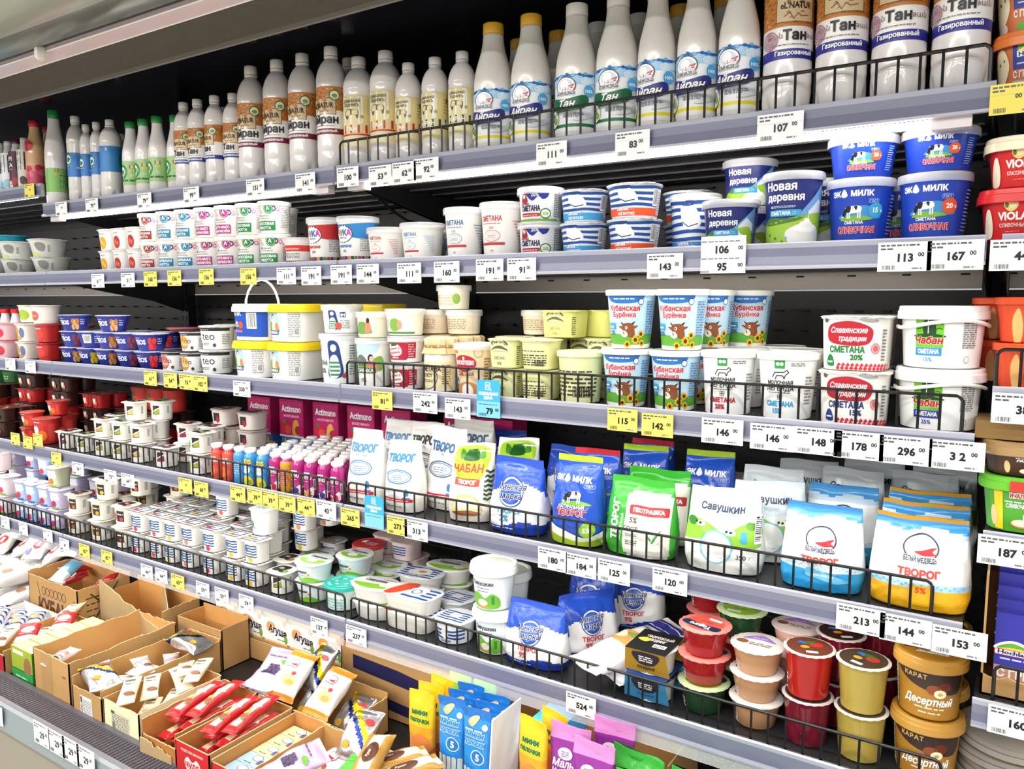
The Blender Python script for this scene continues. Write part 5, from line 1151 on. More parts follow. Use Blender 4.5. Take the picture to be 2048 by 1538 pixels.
def pailc(c, p):
    k = tub('white_pail', 'pail', .0575, .0515, .089, art_ch(c, p), body='f5f5f3', lid='pail', lcol='f6f5f2', bodyname='pail_body')
    m = M(); m.tube([(.0615 * cos(t), .0615 * sin(t) * 1.0, .066 - .006 * sin(t * 2 + .5)) for t in [-pi * .95 + pi * .95 * q / 20 for q in range(21)]], .003, 'f6f5f2', 'plastic', 6); k.part('handle', m.mesh('handle')); return k
kc25 = pailc('2a3f9a', '25%'); kc15 = pailc('2f8fd0', '15%')
o1 = put(kc25, ZC, 'c', 1880, 800, 'white pail with green shepherd label and dark blue strip, lower of two', y=1.368, r=.0605, rz=-.04, group='white pails with green labels'); put(kc15, ZC, 'c', 1886, 670, 'white pail with green shepherd label and light blue strip, upper of two', y=1.368, r=.0605, dz=kc25.h, rz=-.08, group='white pails with green labels')
# ================================================================ shelf D: yoghurt pots, mini bottles, curd bags
def darklid(c1, c2, bg='efece4'):
    A = Art(); A.B([(-.85, -.3), (-.75, .65), (.3, .8), (.35, .1), (-.2, -.4)], c1); A.E(.45, -.25, .42, .34, c2, 14); A.E(.2, -.3, .25, .2, c1, 12); A.L(-.5, .1, .0, .45, 'f3eee2', 2); return A
def whpot(c1, c2, side='2b2622', h=.056):
    A = Art().at(.22); A.Y([(-.28, .30), (-.25, .80), (.26, .80), (.30, .34)], side); A.Y([(-.24, .34), (-.1, .52), (.28, .62), (.30, .36)], c1); A.Y([(-.26, .5), (.0, .62), (.27, .70), (.27, .64), (.0, .55), (-.26, .44)], 'e9e4da')
    A.E(-.55, .45, .16, .2, c2, 12); A.BC(.75, .3, .95, .8); return tub('white_yoghurt_pot', 'yoghurt pot', .0290, .0262, h, A, body='f3f0e9', lid='foil', lcol='f2efe7', p=3, over=.0075, ltab=False, lart=darklid(side, c2))
kw = [whpot('b9a24a', 'c98a5a'), whpot('9aa03a', '7fae4a'), whpot('8a2440', 'c22a4c'), whpot('c9b06a', 'e0a878')]
def col(k, px, levs, y, desc, group, side='l', py=890, first=0, rz=0.0):
    for lev in range(first, first + levs):
        w = desc if levs == 1 else desc + (', bottom layer', ', second layer', ', third layer')[lev]
        put(k, ZD if py < 1000 else ZE, side, px, py - 35 * lev, w, y=y, dz=lev * k.h, group=group, rz=rz)
G1 = 'white pots with dark labels'
for i, (px, k, n, wh) in enumerate(((116, 2, 1, 'at the far end of the wire fence'), (151, 1, 1, 'next to the end pot'), (187, 0, 2, 'third along the fence'), (222, 1, 2, 'fourth along the fence'), (259, 3, 2, 'fifth along the fence'), (307, 2, 1, 'with dark berry print, lone in the middle'), (376, 1, 2, 'beside the mini drink bottles'))):
    col(kw[k], px, n, 1.335, 'white yoghurt pot with dark label, ' + wh, G1)
col(kw[3], 248, 1, 1.365, 'white yoghurt pot with dark label, topmost over the fifth column', G1, first=2)
col(kw[1], 297, 1, 1.41, 'white yoghurt pot with dark label, topmost in the second row', G1, first=2)
for i, (px, n, yy, k, wh) in enumerate(((215, 2, 1.41, 1, 'behind the third and fourth columns'), (318, 2, 1.41, 0, 'barcode outwards, behind the berry pot'), (262, 2, 1.41, 3, 'behind the fifth column'), (352, 2, 1.415, 2, 'behind the gap beside the berry pot'), (400, 2, 1.42, 2, 'behind the pot beside the mini bottles'))):
    col(kw[k], px, n, yy, 'white pot in the second row, ' + wh, G1, side='l' if i != 1 else 'c', rz=-.9 if i == 1 else 0)
kg = tub('grey_foil_pot', 'yoghurt pot', .037, .033, .050, Art().Y([(-.3, .3), (-.25, .8), (.3, .8), (.3, .3)], '2b2226').E(.1, .4, .15, .2, '9a2440', 10), body='d9d0c6', lid='foil', lcol='b9aea4', p=3, lart=darklid('2b2226', '8a2a3a'))
for px, yy, n, f, wh in ((452, 1.50, 3, 0, 'column next to the magenta cartons'), (505, 1.49, 3, 0, 'column in front of the magenta cartons'), (425, 1.47, 2, 0, 'column behind the second row')):
    col(kg, px, n, yy, 'greyish foil pot with dark berry label, ' + wh, 'greyish foil pots at the back', side='c')
# dark red and brown multipacks (four joined pots under one foil)
def multi(bc, heart, lc, w=.062, h=.048):
    m = M(); a = w / 2
    for i in (0, 1):
        for j in (0, 1):
            Lathe([(0, .0225, bc, 'plastic'), (.002, .0245, bc, 'plastic'), (h - .001, .0285, bc, 'plastic')], n=24, p=3.2, top=True).into(m, Matrix.Translation(((i - .5) * w * .97, (j - .5) * w * .97, 0)))
    A = Art()
    for u in (-.5, .5):
        c = u * w * .97 / h
        A.at(c, .5); A.B([(-.18, .12), (-.08, .26), (0, .18), (.08, .26), (.18, .12), (0, -.2)], heart); A.E(.22, -.1, .14, .16, 'd87a3a', 10); A.at()
    f = M(); f.box(-w * .985, w * .985, -w * .985, w * .985, h - .0008, h + .0008, lc, 'foil')
    T = Art(); R = random.Random(7)
    for i in (-.5, .5):
        for j in (-.5, .5): T.at(i, j, .9); T.E(-.1, .05, .34, .22, '5a2a22' if lc[0] < 'a' else 'f3e6dc', 12); T.E(.2, -.12, .2, .16, 'd87a3a', 10); T.E(-.15, .2, .15, .12, 'f0e6dc', 10); T.at()
    k = Kind('dessert_multipack', 'dessert multipack'); k.r = w * .985; k.h = h + .002
    k.part('pots', m.mesh('pots'), None, [('label_print', lab(A, Flat((0, -w * .485 - .0272, 0)).surf, h), None, ())]); k.part('foil_lid', f.mesh('foil_lid'), None, [('lid_print', toplab(T, h + .001, w), None, ())]); return k
kmb = multi('3a2420', 'e9e4e0', '5a3128'); kmr = multi('b3262a', 'f0e8e4', '8a3a30')
def block(kind, px, py, y, lev, label, group, z=ZD, rz=0.0):
    o = place(kind, (ony(px, py, y).x, y, z + lev * kind.h + .0006), label, rz, group); return o
GM = 'dark dessert multipacks'
for px, lev, k, yy, wh in ((-40, 0, kmb, 1.37, 'bottom pack at the picture edge'), (-42, 1, kmb, 1.37, 'second pack at the picture edge'), (22, 0, kmb, 1.37, 'bottom pack beside the red cups'), (22, 1, kmb, 1.37, 'second pack beside the red cups'), (10, 0, kmr, 1.51, 'bottom pack in the back row of the far bay'), (10, 1, kmr, 1.51, 'second pack in the back row of the far bay'), (12, 2, kmb, 1.51, 'third pack in the back row of the far bay'), (82, 0, kmr, 1.51, 'bottom pack behind the red cups'), (82, 1, kmb, 1.51, 'second pack behind the red cups'), (84, 2, kmr, 1.51, 'third pack behind the red cups'), (150, 0, kmb, 1.53, 'bottom pack behind the fence end'), (150, 1, kmr, 1.53, 'second pack behind the fence end'), (151, 2, kmb, 1.53, 'third pack behind the fence end'), (152, 3, kmb, 1.53, 'topmost pack of the whole heap'), (212, 0, kmb, 1.55, 'bottom pack under the hanging red cups'), (212, 1, kmb, 1.55, 'middle pack under the hanging red cups'), (213, 2, kmr, 1.55, 'top pack in front of the tall red cups'), (85, 3, kmb, 1.53, 'brown pack topmost over the red cups')):
    block(k, px, 840, yy, lev, 'dark four pot dessert pack, ' + wh, GM, rz=.02 * (lev % 2))
A = Art(); A.B([(-.18, .55), (-.08, .75), (0, .66), (.08, .75), (.18, .55), (0, .3)], 'f3e9e4'); A.E(.3, .35, .2, .2, 'e9762f', 12); A.E(.12, .15, .18, .1, '3f8a3a', 10); A.L(-.3, .85, .3, .92, 'f0d4cc', 1); A.R(.55, .1, .8, .8, 'd84a42')
kred = tub('red_yoghurt_cup', 'yoghurt pot', .034, .027, .05, A, body='c92a2c', lid='foil', lcol='c2574c'); kredt = tub('tall_red_yoghurt_cup', 'yoghurt pot', .039, .032, .086, A, body='c92a2c', lid='foil', lcol='b8574a')
GR = 'red yoghurt cups'
put(kred, ZD, 'c', 66, 870, 'low red yoghurt cup, bottom of two at the bay end', y=1.335, group=GR); put(kred, ZD, 'c', 66, 845, 'low red yoghurt cup, upper of two at the bay end', y=1.335, dz=kred.h, group=GR)
put(kredt, ZD, 'c', 93, 850, 'tall red yoghurt cup with orange fruit, at the bay end', y=1.34, group=GR); put(kredt, ZD, 'c', 128, 850, 'tall red yoghurt cup with orange fruit, behind the fence end', y=1.415, group=GR); put(kred, ZD, 'c', 116, 795, 'low red yoghurt cup standing on top of the tall red ones', y=1.39, dz=kredt.h + .001, group=GR)
kjr = tub('red_tomato_cup', 'cup', .040, .036, .075, Art().E(-.1, .6, .2, .2, '2f8a3a', 10).E(.1, .35, .3, .25, 'd8453a', 12).R(.35, .1, .9, .9, 'd2403a'), body='c9302a', lid='foil', lcol='c8635a')
for i, px in enumerate((288, 318, 350)): place(kjr, (ony(px, 790, 1.60).x, 1.60, ZD + 2 * .0505 + .0008 + .001 * 0), 'red cup with green leaf on the multipacks at the back, %s of three' % ORD[i], 0, 'red cups with green leaf')
for i, px in enumerate((282, 342)):
    for lev in (0, 1): block(kmb if lev else kmr, px, 840, 1.60, lev, f'dark four pot dessert pack under the green leaf cups, {"upper" if lev else "lower"}, {"far" if not i else "near"} stack', GM)
kgp2 = tub('green_sweet_pot', 'yoghurt pot', .040, .034, .045, Art().L(-.5, .3, .5, .7, 'cfe6c0', 2), body='2f7a3c', lid='foil', lcol='3f8f4a')
for i, (px, lev) in enumerate(((-6, 3), (14, 3), (30, 3))): place(kgp2, (ony(px, 775, 1.56).x - .05 * (2 - i), 1.56, ZD + 3 * kmb.h + .001), 'green pot on top of the dark packs in the far bay, %s from the edge' % ORD[i], 0, 'green pots of the far bay')
# mini drink bottles
def mini(c, art, cap='f3f2ee', neck=None):
    h = .098; r = .0172
    pr = [(0, .0155, c, 'gloss'), (.003, .0172, c, 'gloss'), (.030, .0172, c, 'gloss'), (.040, .0165, c, 'gloss'), (.058, .0165, c, 'gloss'), (.068, .0172, c, 'gloss'), (.076, .0160, neck or c, 'gloss'), (.083, .0120, cap, 'gloss'), (.086, .0118, cap, 'gloss')]
    k = Kind('mini_drink_bottle', 'bottle'); L = Lathe(pr, n=24); k.r = r; k.h = .095
    k.part('body', L.mesh('body', .9), None, [('label_print', lab(art, L.surf, .086, .1), None, ())])
    C = Lathe([(.085, .0135, cap, 'foil'), (.086, .0148, cap, 'foil'), (.093, .0148, cap, 'foil'), (.0945, .0140, cap, 'foil')], n=24, top=True); A = Art(); A.L(-.5, -.2, .5, .2, 'b9c0cc', 2)
    k.part('cap', C.mesh('cap'), None, [('lid_print', toplab(A, .0946, .0135), None, ())]); return k
A = Art(); A.R(-.3, .55, .3, .62, 'f3ece6'); A.E(-.02, .28, .13, .17, 'e9762f', 14).E(-.08, .18, .06, .08, 'f0a860', 10).L(-.15, .68, .15, .74, 'fff', 1)
kmred = mini('e05a48', A, neck='c92a36')
A = Art(); A.T('KIDS', 0, .66, .13, 'f2d51f', b=.06, o=('1f4f9a', .05)); A.B([(-.15, .5), (.0, .6), (.15, .5), (.1, .38), (-.1, .38)], 'f6f6f2'); A.B([(-.2, .0), (-.15, .22), (.05, .3), (.2, .2), (.2, .0)], 'e9d02f'); A.E(.1, .1, .07, .08, '6fae3a', 10)
kmkid = mini('3f96d6', A); kmblu = mini('4a9ad6', Art().L(-.12, .3, .15, .7, 'b9dcf0', 6))
def mag(fr): 
    A = Art(); A.T('ИМУНО', .0, .50, .10, 'fff', b=.04, rot=.0, w=.34); A.L(-.12, .43, .12, .46, 'f6c0da', 1); A.B([(-.2, .0), (-.2, .24), (.0, .16), (.2, .28), (.2, .0)], 'f6f2f2'); A.E(.08, .12, .08, .09, fr, 12); A.E(-.06, .08, .06, .07, fr, 10); A.RR(-.12, .64, .12, .70, .02, 'f6f2f4'); A.BC(.22, .2, .30, .5); return mini('b3257c', A)
kmm = [mag('c22a3a'), mag('3a3f8a'), mag('e0902f'), mag('c22a4a')]
kmy = mini('d0a02f', Art().L(-.15, .2, .2, .7, 'b3257c', 9), neck='b3257c')
GB_ = 'mini drink bottles'
for px, k, lb in ((436, kmred, 'mini drink bottle with red neck and orange fruit, first in the fence row'), (459, kmred, 'mini drink bottle with red neck and orange fruit, second in the fence row'), (481, kmblu, 'plain blue mini drink bottle turned to its back'), (502, kmkid, 'blue and yellow mini drink bottle, first of two in front'), (527, kmkid, 'blue and yellow mini drink bottle, second of two in front'), (553, kmm[0], 'magenta mini drink bottle beside the blue and yellow ones'), (574, kmy, 'mini drink bottle turned to its yellow printed side'), (597, kmm[1], 'magenta mini drink bottle with blueberries, third from the fence end'), (622, kmm[2], 'magenta mini drink bottle with pear, squeezed between two others'), (649, kmm[1], 'magenta mini drink bottle with blueberries, second from the fence end'), (675, kmm[3], 'magenta mini drink bottle with red berries at the fence end')):
    put(k, ZD, 'c', px, 940, lb, y=1.318, group=GB_)
n = 0
for row in range(1, 8):
    yy = 1.318 + row * .0352
    xs = [edge(px, 940, 1.318) + (.018 if row % 2 else 0) for px in (502, 527, 553, 575, 597, 622, 649)]
    for q, x in enumerate(xs):
        if row > 5 and q > 5: continue
        o = place((kmkid, kmkid, kmm[0], kmm[1], kmm[2], kmm[1], kmm[3])[q], (x, yy, ZD), f'white capped mini bottle, {ORD[q]} from the blue end in the {ORD[row]} row from the front', 0, GB_)
# cartons behind them
def carton(nm, cat, w, d, h, col, front, side=None, mt='paper', top=None):
    m = M(); m.box(-w / 2, w / 2, -d / 2, d / 2, 0, h, [col, side or col, col, side or col, top or col, col], mt); k = Kind(nm, cat); k.h = h; k.r = w / 2
    k.part('carton', m.mesh('carton'), None, [('label_print', lab(front, Flat((0, -d / 2, 0)).surf, h, 0), None, ())]); return k
def art_act(w):
    A = Art(); a = w / 2; A.R(-a * .92, .06, a * .92, .94, 'c2246e'); A.T('Actimuno', 0, .68, .17, 'fff', b=.04, w=a * 1.6); A.T('УКРЕПЛЯЕТ ИММУНИТЕТ', 0, .53, .06, 'f6d0e0', b=.02, w=a * 1.3)
    A.E(-a * .5, .26, .16, .16, 'd8323a', 12).E(-a * .3, .2, .12, .12, 'e9584a', 12).E(-a * .6, .4, .06, .05, '3f8a3a', 8); A.B([(a * .1, .08), (a * .15, .4), (a * .5, .46), (a * .7, .1)], 'e9b44a'); A.E(a * .55, .2, .12, .12, 'c22a4a', 12); A.R(-a, .0, a, .05, 'f3ece8'); return A
kac = carton('drink_carton', 'carton', .105, .07, .115, 'b3205f', art_act(.92))
A = Art(); 
for i in range(3): A.at(-.55 + .55 * i, .05); A.E(0, .35, .16, .28, '1d2f6a', 14).E(0, .3, .1, .2, 'f6f4f0', 12).E(0, .55, .09, .1, 'f3e0c0', 10).Y([(-.1, .6), (0, .9), (.1, .6)], 'f2c51f'); A.T('KIDS', .28, .45, .16, 'f2d51f', b=.05, o=('1d3f8a', .05)); A.at()
A.R(-1.0, .0, 1.0, .16, 'f3f0ea')
kkc = carton('drink_carton', 'carton', .105, .06, .062, '3f6fc0', A)
for i, (px, wh) in enumerate(((536, 'first from the white pots'), (600, 'second'), (668, 'third'), (738, 'fourth'), (808, 'last before the white bags'))):
    for lev in (0, 1) : place(kac if lev else kkc, (ony(px, 820, 1.655).x, 1.655, ZD + (kkc.h + .0 if lev else 0)), ('magenta drink carton on the back row, ' if lev else 'blue drink carton with yellow letters on the back row, ') + wh, 0, 'drink cartons at the back')
for i, px in enumerate((935, 1005)):
    for lev in (0, 1): place(kac if lev else kkc, (ony(px, 840, 1.66).x, 1.66, ZD + (kkc.h if lev else 0)), f'{"magenta" if lev else "blue"} drink carton behind the white curd bags, {ORD[i]} from them', 0, 'drink cartons at the back')
# curd bags
def bag(nm, cat, B, cf, art, parts=(), mt='film'):
    k = Kind(nm, cat); k.r = B.w / 2; k.h = B.h; k.t = B.d; me = B.into(M(), cf, mt=mt).mesh('pouch', 1.2)
    k.part('pouch', me, None, [('label_print', wrap(art, B.surf, B.h, .03, .03, .0012, .00009).mesh('label_print', sharp=0), None, ())] if art else ()); k.parts += list(parts); return k
def bagput(k, px, py, y, label, z=ZD, rz=0.0, tilt=0.0, group=None, dz=0.0, x=None):
    p = ony(px, py, y); o = place(k, (p.x if x is None else x, y, z + dz + .003), label, rz, group, rot=(tilt, 0, rz)); BAGS.append(o); return o
def art_tv(c, pct, rd=True):
    A = Art(); A.T('ТВОРОГ', 0, .71, .10, c, b=.06, w=.46); A.T(pct, 0, .65, .04, c, b=.0); A.G(0, .50, .20, .10, .014, c, 26); A.G(0, .50, .165, .075, .008, c, 26); A.L(-.1, .46, .1, .54, c, 3, 4, .3)
    A.B([(.12, .25), (.13, .33), (.17, .33), (.18, .25)], '3f7fc0'); A.L(.10, .20, .22, .24, '3f7fc0', 1)
    if rd: A.RR(-.26, .155, .24, .20, .015, 'c8242f'); A.L(-.22, .17, .2, .187, 'fff', 1); A.L(-.2, .08, .1, .11, '777', 1)
    return A
def wcf(x, v, s): return 'f1f0ec' if v > .2 else 'e6e4dd'
ktv = [bag('curd_bag', 'bag', Bag(.108, .075, .172, 3, .0035), wcf, art_tv('4a86b4', 'обезжир')), bag('curd_bag', 'bag', Bag(.098, .075, .158, 5, .0035), wcf, art_tv('2f7fb0', '5%')), bag('curd_bag', 'bag', Bag(.118, .08, .185, 8, .004), wcf, art_tv('2f5f8a', '9%')), bag('curd_bag', 'bag', Bag(.115, .06, .18, 9, .004), wcf, art_tv('1b1b1d', '9%'))]
GW = 'white curd bags'
bagput(ktv[0], 738, 940, 1.348, 'white curd bag with pale blue print beside the mini bottles', group=GW); bagput(ktv[1], 812, 960, 1.345, 'white curd bag with 5 percent print between two others', group=GW, rz=.1); bagput(ktv[2], 893, 950, 1.40, 'white curd bag with 9 percent print, tallest of the white ones', group=GW, rz=-.05); bagput(ktv[3], 858, 900, 1.475, 'white curd bag with black lettering in the second row', group=GW); bagput(ktv[0], 790, 930, 1.475, 'white curd bag in the second row behind the 5 percent one', group=GW); bagput(ktv[2], 925, 900, 1.49, 'white curd bag in the second row beside the green printed ones', group=GW, rz=.2)
def art_cb():
    A = Art(); A.B([(-.20, .60), (-.22, .93), (.22, .93), (.2, .62), (.05, .52), (-.12, .54)], 'a6d02a'); 
    for i in range(4): A.B([(-.15 + .08 * i, .80), (-.16 + .1 * i, .92), (-.05 + .08 * i, .82)], '3f8a2a')
    A.B([(-.1, .78), (-.05, .90), (.06, .9), (.1, .78)], '1d5a1f'); A.T('ЧАБАН', -.02, .64, .09, 'c8402c', b=.05, o=('f2e21f', .03)); A.RR(-.20, .47, .16, .56, .015, 'd8432f'); A.T('ТВОРОГ', -.02, .49, .05, 'fff', b=.05)
    A.B([(-.2, .15), (-.16, .32), (.0, .36), (.16, .30), (.2, .14), (.0, .10)], 'e6c78a'); A.B([(-.16, .2), (-.1, .3), (.1, .3), (.16, .18)], 'f6ecd0'); A.E(.0, .12, .2, .03, '8a4a2a', 14); stripes(A, .22, .34, .3, .7, 7, '2f4a2a', .01); return A
kcb = bag('curd_bag', 'bag', Bag(.105, .075, .162, 12, .006, lean=.02), lambda x, v, s: 'eceee6' if v > .3 else 'e9e2d2', art_cb())
bagput(kcb, 945, 970, 1.365, 'white curd bag with green top and red strip, leaning in front', rz=.25, group='curd bags with green tops'); bagput(kcb, 1035, 900, 1.47, 'white curd bag with green top standing behind the leaning one', rz=.35, dz=.0, group='curd bags with green tops')
def art_mn(pct, c='3aa0c8', low=False):
    A = Art(); A.Y([(-.43, .70), (-.43, .93), (.43, .93), (.43, .70), (.2, .62), (-.2, .62)], '2a55c0') if 0 else None
    A.B([(-.44, .62), (-.2, .66), (0, .62), (.2, .56), (.44, .62), (.44, .42), (-.44, .5)], 'eef2f6') if 0 else None
    A.E(0, .56, .20, .20, '26489f', 26); A.E(0, .56, .185, .185, 'f3f5f8', 26); A.E(0, .56, .165, .165, '2c52ae', 26); A.E(0, .56, .13, .13, '3a66c2', 24)
    A.T('Минская', 0, .585, .085, '1d2f6a', b=.03, sh=.25, w=.46, o=('ffffff', .035), rot=.05); A.T('марка', .01, .475, .085, '1d2f6a', b=.03, sh=.25, w=.34, o=('ffffff', .035), rot=.05)
    A.T('ТВОРОГ', 0, .275, .075, c, b=.03, w=.40); A.T(pct, -.08, .165, .085, c, b=.03); A.L(-.3, .07, .1, .10, 'e6eefa', 1); return A
def mcf(top, wt):
    def f(x, v, s):
        if s > 0: return 'e9ebf0' if .16 < v < .5 else top
        if v > .60 + .10 * sin(x * 2.2 + 1): return top
        if v < .13 + .05 * sin(x * 3): return '1f3fa8'
        return wt
    return f
kmn2 = bag('curd_bag', 'bag', Bag(.131, .085, .150, 21, .005), mcf('2750bd', 'eef1f5'), art_mn('2%')); kmn9 = bag('curd_bag', 'bag', Bag(.145, .08, .126, 22, .005), mcf('2750bd', 'f1f1ef'), art_mn('9%', 'c8323a')); kmnb = bag('curd_bag', 'bag', Bag(.125, .07, .150, 23, .006), mcf('2448b0', 'e9edf2'), art_mn('9%', 'c8323a'))
GMN = 'blue and white curd bags with round crest'
bagput(kmn2, 1040, 1000, 1.348, 'blue and white curd bag with round crest and 2 percent print', group=GMN, rz=-.02); bagput(kmnb, 1145, 890, 1.52, 'blue and white curd bag with round crest standing at the back of the fourth shelf', group=GMN, dz=.0); bagput(kmnb, 982, 890, 1.56, 'blue curd bag top showing between white bags on the fourth shelf', group=GMN, rz=.2)
def art_ek():
    A = Art(); A.T('ЭК', -.20, .72, .060, 'fff', b=.05); A.B([(-.10, .80), (-.065, .735), (-.10, .705), (-.135, .735)], 'e6f0fa'); A.T('МИЛК', .09, .72, .060, 'fff', b=.05); A.RR(.13, .655, .25, .70, .012, '8fb0ea').RR(.135, .66, .245, .695, .01, '2350b8'); A.T('ГОСТ', .19, .667, .022, 'dfe8fa', b=.02)
    cow_side(A, .0, .56, .11); A.T('НАТУРАЛЬНЫЙ', 0, .425, .035, 'fff', b=.03, w=.30); A.T('ТВОРОГ', 0, .345, .065, 'd8303e', b=.05, o=('ffffff', .04), w=.36); A.L(-.12, .30, .12, .32, 'cfe0f6', 1)
    A.B([(-.36, .22), (-.2, .20), (.0, .14), (.2, .12), (.36, .18), (.36, .03), (-.36, .03)], 'e9ecd8'); A.B([(-.36, .13), (-.1, .09), (.1, .06), (.36, .11), (.36, .02), (-.36, .02)], 'a6c92f'); A.E(.20, .20, .075, .08, '8fbf2f', 18); A.T('5%', .20, .175, .05, 'fff', b=.03); return A
def ecf(seal):
    return lambda x, v, s: seal if v > .93 else ('a6c92f' if v < .05 else ('2552bf' if v < .93 else seal))
kekb = bag('curd_bag', 'bag', Bag(.110, .080, .170, 31, .005), ecf('b4d42f'), art_ek()); kekr = bag('curd_bag', 'bag', Bag(.110, .075, .168, 32, .005), ecf('c8323a'), art_ek())
GEK = 'royal blue curd bags'
bagput(kekb, 1160, 1010, 1.346, 'royal blue curd bag with cow and lime green seal, in front by the fence', group=GEK); bagput(kekb, 1268, 930, 1.46, 'royal blue curd bag with lime seal, behind the green bags', group=GEK, rz=.1); bagput(kekr, 1290, 900, 1.56, 'royal blue curd bag with red seal at the back', group=GEK); bagput(kekb, 1390, 930, 1.44, 'royal blue curd bag with lime seal, leaning behind the white milk bags', group=GEK, rz=.1, tilt=-.06); bagput(kekr, 1195, 960, 1.44, 'royal blue curd bag with red seal right behind the front one', group=GEK, rz=.1)
def art_ps():
    A = Art(); A.R(-.14, .05, .44, .80, 'eeeadd'); A.T('ТВОРОГ', -.235, .20, .095, 'fff', b=.05, rot=pi / 2, al='l'); A.T('РАССЫПЧАТЫЙ', -.165, .22, .03, 'dff0d6', b=.02, rot=pi / 2, al='l'); A.RR(-.09, .545, .42, .665, .02, 'b3202f'); A.RR(-.08, .555, .41, .655, .015, 'c23a3a'); A.T('ПЕСТРАВКА', .165, .58, .05, 'fff', b=.05, w=.42)
    A.T('5%', -.02, .44, .07, '5a4a3a', b=.03); A.T('ГОСТ', -.04, .34, .055, '4a4a44', b=.03); A.L(-.1, .28, .06, .32, '888', 2); A.L(-.1, .17, .06, .24, '666', 3); A.R(.14, .12, .40, .50, 'f3f0e4'); A.B([(.18, .32), (.24, .28), (.27, .22), (.36, .40), (.28, .30), (.25, .24)], '4a9a3a'); A.G(.27, .32, .10, .12, .006, 'b9c9a0', 20); return A
kps = bag('curd_bag', 'bag', Bag(.140, .085, .142, 41, .005), lambda x, v, s: '3aa832' if (x < -.25 or v > .84 or s > 0 or x > .93) else ('efeadb' if v > .08 else 'e6e4da'), art_ps())
bagput(kps, 1285, 1050, 1.348, 'green curd bag with cream panel and red strip, front one', group='green curd bags', rz=-.02); bagput(kps, 1315, 980, 1.43, 'green curd bag with cream panel behind the front green one', group='green curd bags', rz=.05, dz=.0)
kpsg = bag('curd_bag', 'bag', Bag(.10, .06, .12, 44, .005), lambda x, v, s: '9a8f84' if v > .6 else 'd9d2c4', Art().RR(-.3, .55, .3, .68, .02, '8a2430').T('ПЕСТРАВКА', 0, .58, .06, 'fff', b=.04, w=.46)); bagput(kpsg, 1462, 950, 1.50, 'small grey brown curd bag with dark red strip at the back')
def art_sv():
    A = Art(); A.T('Савушкин', 0, .735, .085, '2a3550', b=.03, w=.54); A.T('творог', 0, .655, .05, '9fb8c6', b=.0); A.B([(-.46, .50), (-.3, .62), (-.1, .56), (.1, .50), (.25, .60), (.46, .64), (.46, .36), (.2, .34), (-.1, .40), (-.46, .36)], '8cc63a'); A.E(-.36, .58, .07, .06, '3f8a2f', 10); A.E(.36, .6, .06, .05, '5a9a2f', 10)
    for u, v in ((-.25, .56), (.14, .50)): A.B([(u - .05, v - .02), (u - .03, v + .03), (u + .05, v + .03), (u + .05, v - .02)], 'f6f6f4'); A.E(u, v + .01, .02, .015, '222', 8); A.E(u - .05, v + .02, .016, .016, '222', 8)
    A.E(-.03, .32, .20, .20, '6fc0e0', 28); A.E(-.03, .32, .18, .185, 'eff0ea', 26); A.RR(.26, .40, .33, .53, .03, '3fa6d8'); A.T('350 г', .30, .20, .055, '26262a', b=.02); A.BC(.40, .40, .455, .72, vert=True); return A
ksv = bag('curd_bag', 'bag', Bag(.138, .085, .142, 51, .006), lambda x, v, s: 'd9e6ee' if v > .60 else 'eceee8', art_sv()); ksvb = bag('curd_bag', 'bag', Bag(.125, .07, .150, 53, .008), lambda x, v, s: 'c9cfd4' if v > .86 else ('ccd8de' if v > .62 else 'dfe4e2'), Art().T('Савушкин', 0, .72, .08, '2a3550', b=.03, w=.50).B([(-.42, .42), (-.2, .50), (.1, .42), (.42, .5), (.42, .3), (-.42, .3)], '7fb04a').R(.2, .48, .3, .56, 'd8502f'))
GSV = 'pale curd bags with green meadow'
bagput(ksv, 1450, 1070, 1.350, 'pale curd bag with meadow, small cows and blue ring, front one by the fence', group=GSV, rz=.02); bagput(ksv, 1530, 1040, 1.425, 'pale curd bag with meadow right behind the front one, showing its barcode edge', group=GSV, rz=.35)
for px, yy, r, wh, t in ((1545, 1.53, .05, 'second row beside the royal blue bag', -.03), (1600, 1.585, .2, 'silvery seal sticking up at the back', .1), (1690, 1.52, -.08, 'behind the blue sealed bags, seal leaning', 0), (1730, 1.60, .1, 'back row in the middle', 0), (1840, 1.545, .05, 'behind the yellow foot bags', 0), (1880, 1.615, -.1, 'back row at the shelf end', 0)):
    bagput(ksvb, px, 950, yy, 'greyish curd bag with meadow, ' + wh, group='greyish curd bags at the back', rz=r, tilt=t)
def art_bm(y):
    A = Art(); bear(A, .02, .68 if y else .62, .165); A.T('ТВОРОГ', .02, .385 if y else .34, .075, 'd2402f', b=.05, w=.42)
    for i in range(24): A.E(-.44 + .038 * i, (.28, .30)[i % 2], .014, .012, '6fb8e0', 6) if y else A.E(-.44 + .038 * i, (.29, .31)[i % 2], .012, .01, '8fcbe8', 6)
    if y: A.R(-.07, .08, .17, .30, 'f0b41f'); A.T('5%', .05, .22, .06, 'd8432f', b=.05)
    else: A.B([(-.1, .30), (.0, .27), (.3, .19), (.32, .14), (.0, .17), (-.12, .2)], '6fc0e6'); A.L(-.04, .20, .2, .23, 'dff0fa', 1)
    return A
def bcf(y):
    def f(x, v, s):
        if v > .965: return 'c9932a' if y else '3a86c6'
        if v > .87 + .02 * sin(x * 5): return '3f92d0' if y else '4a98d2'
        if v > .80: return 'bcd6ea' if y else 'c6dcec'
        if v < .24: return 'f0b41f' if y else '2f9fdc'
        if v < .31: return 'b4dcee' if y else 'd9eaf4'
        return 'eef1f2'
    return f
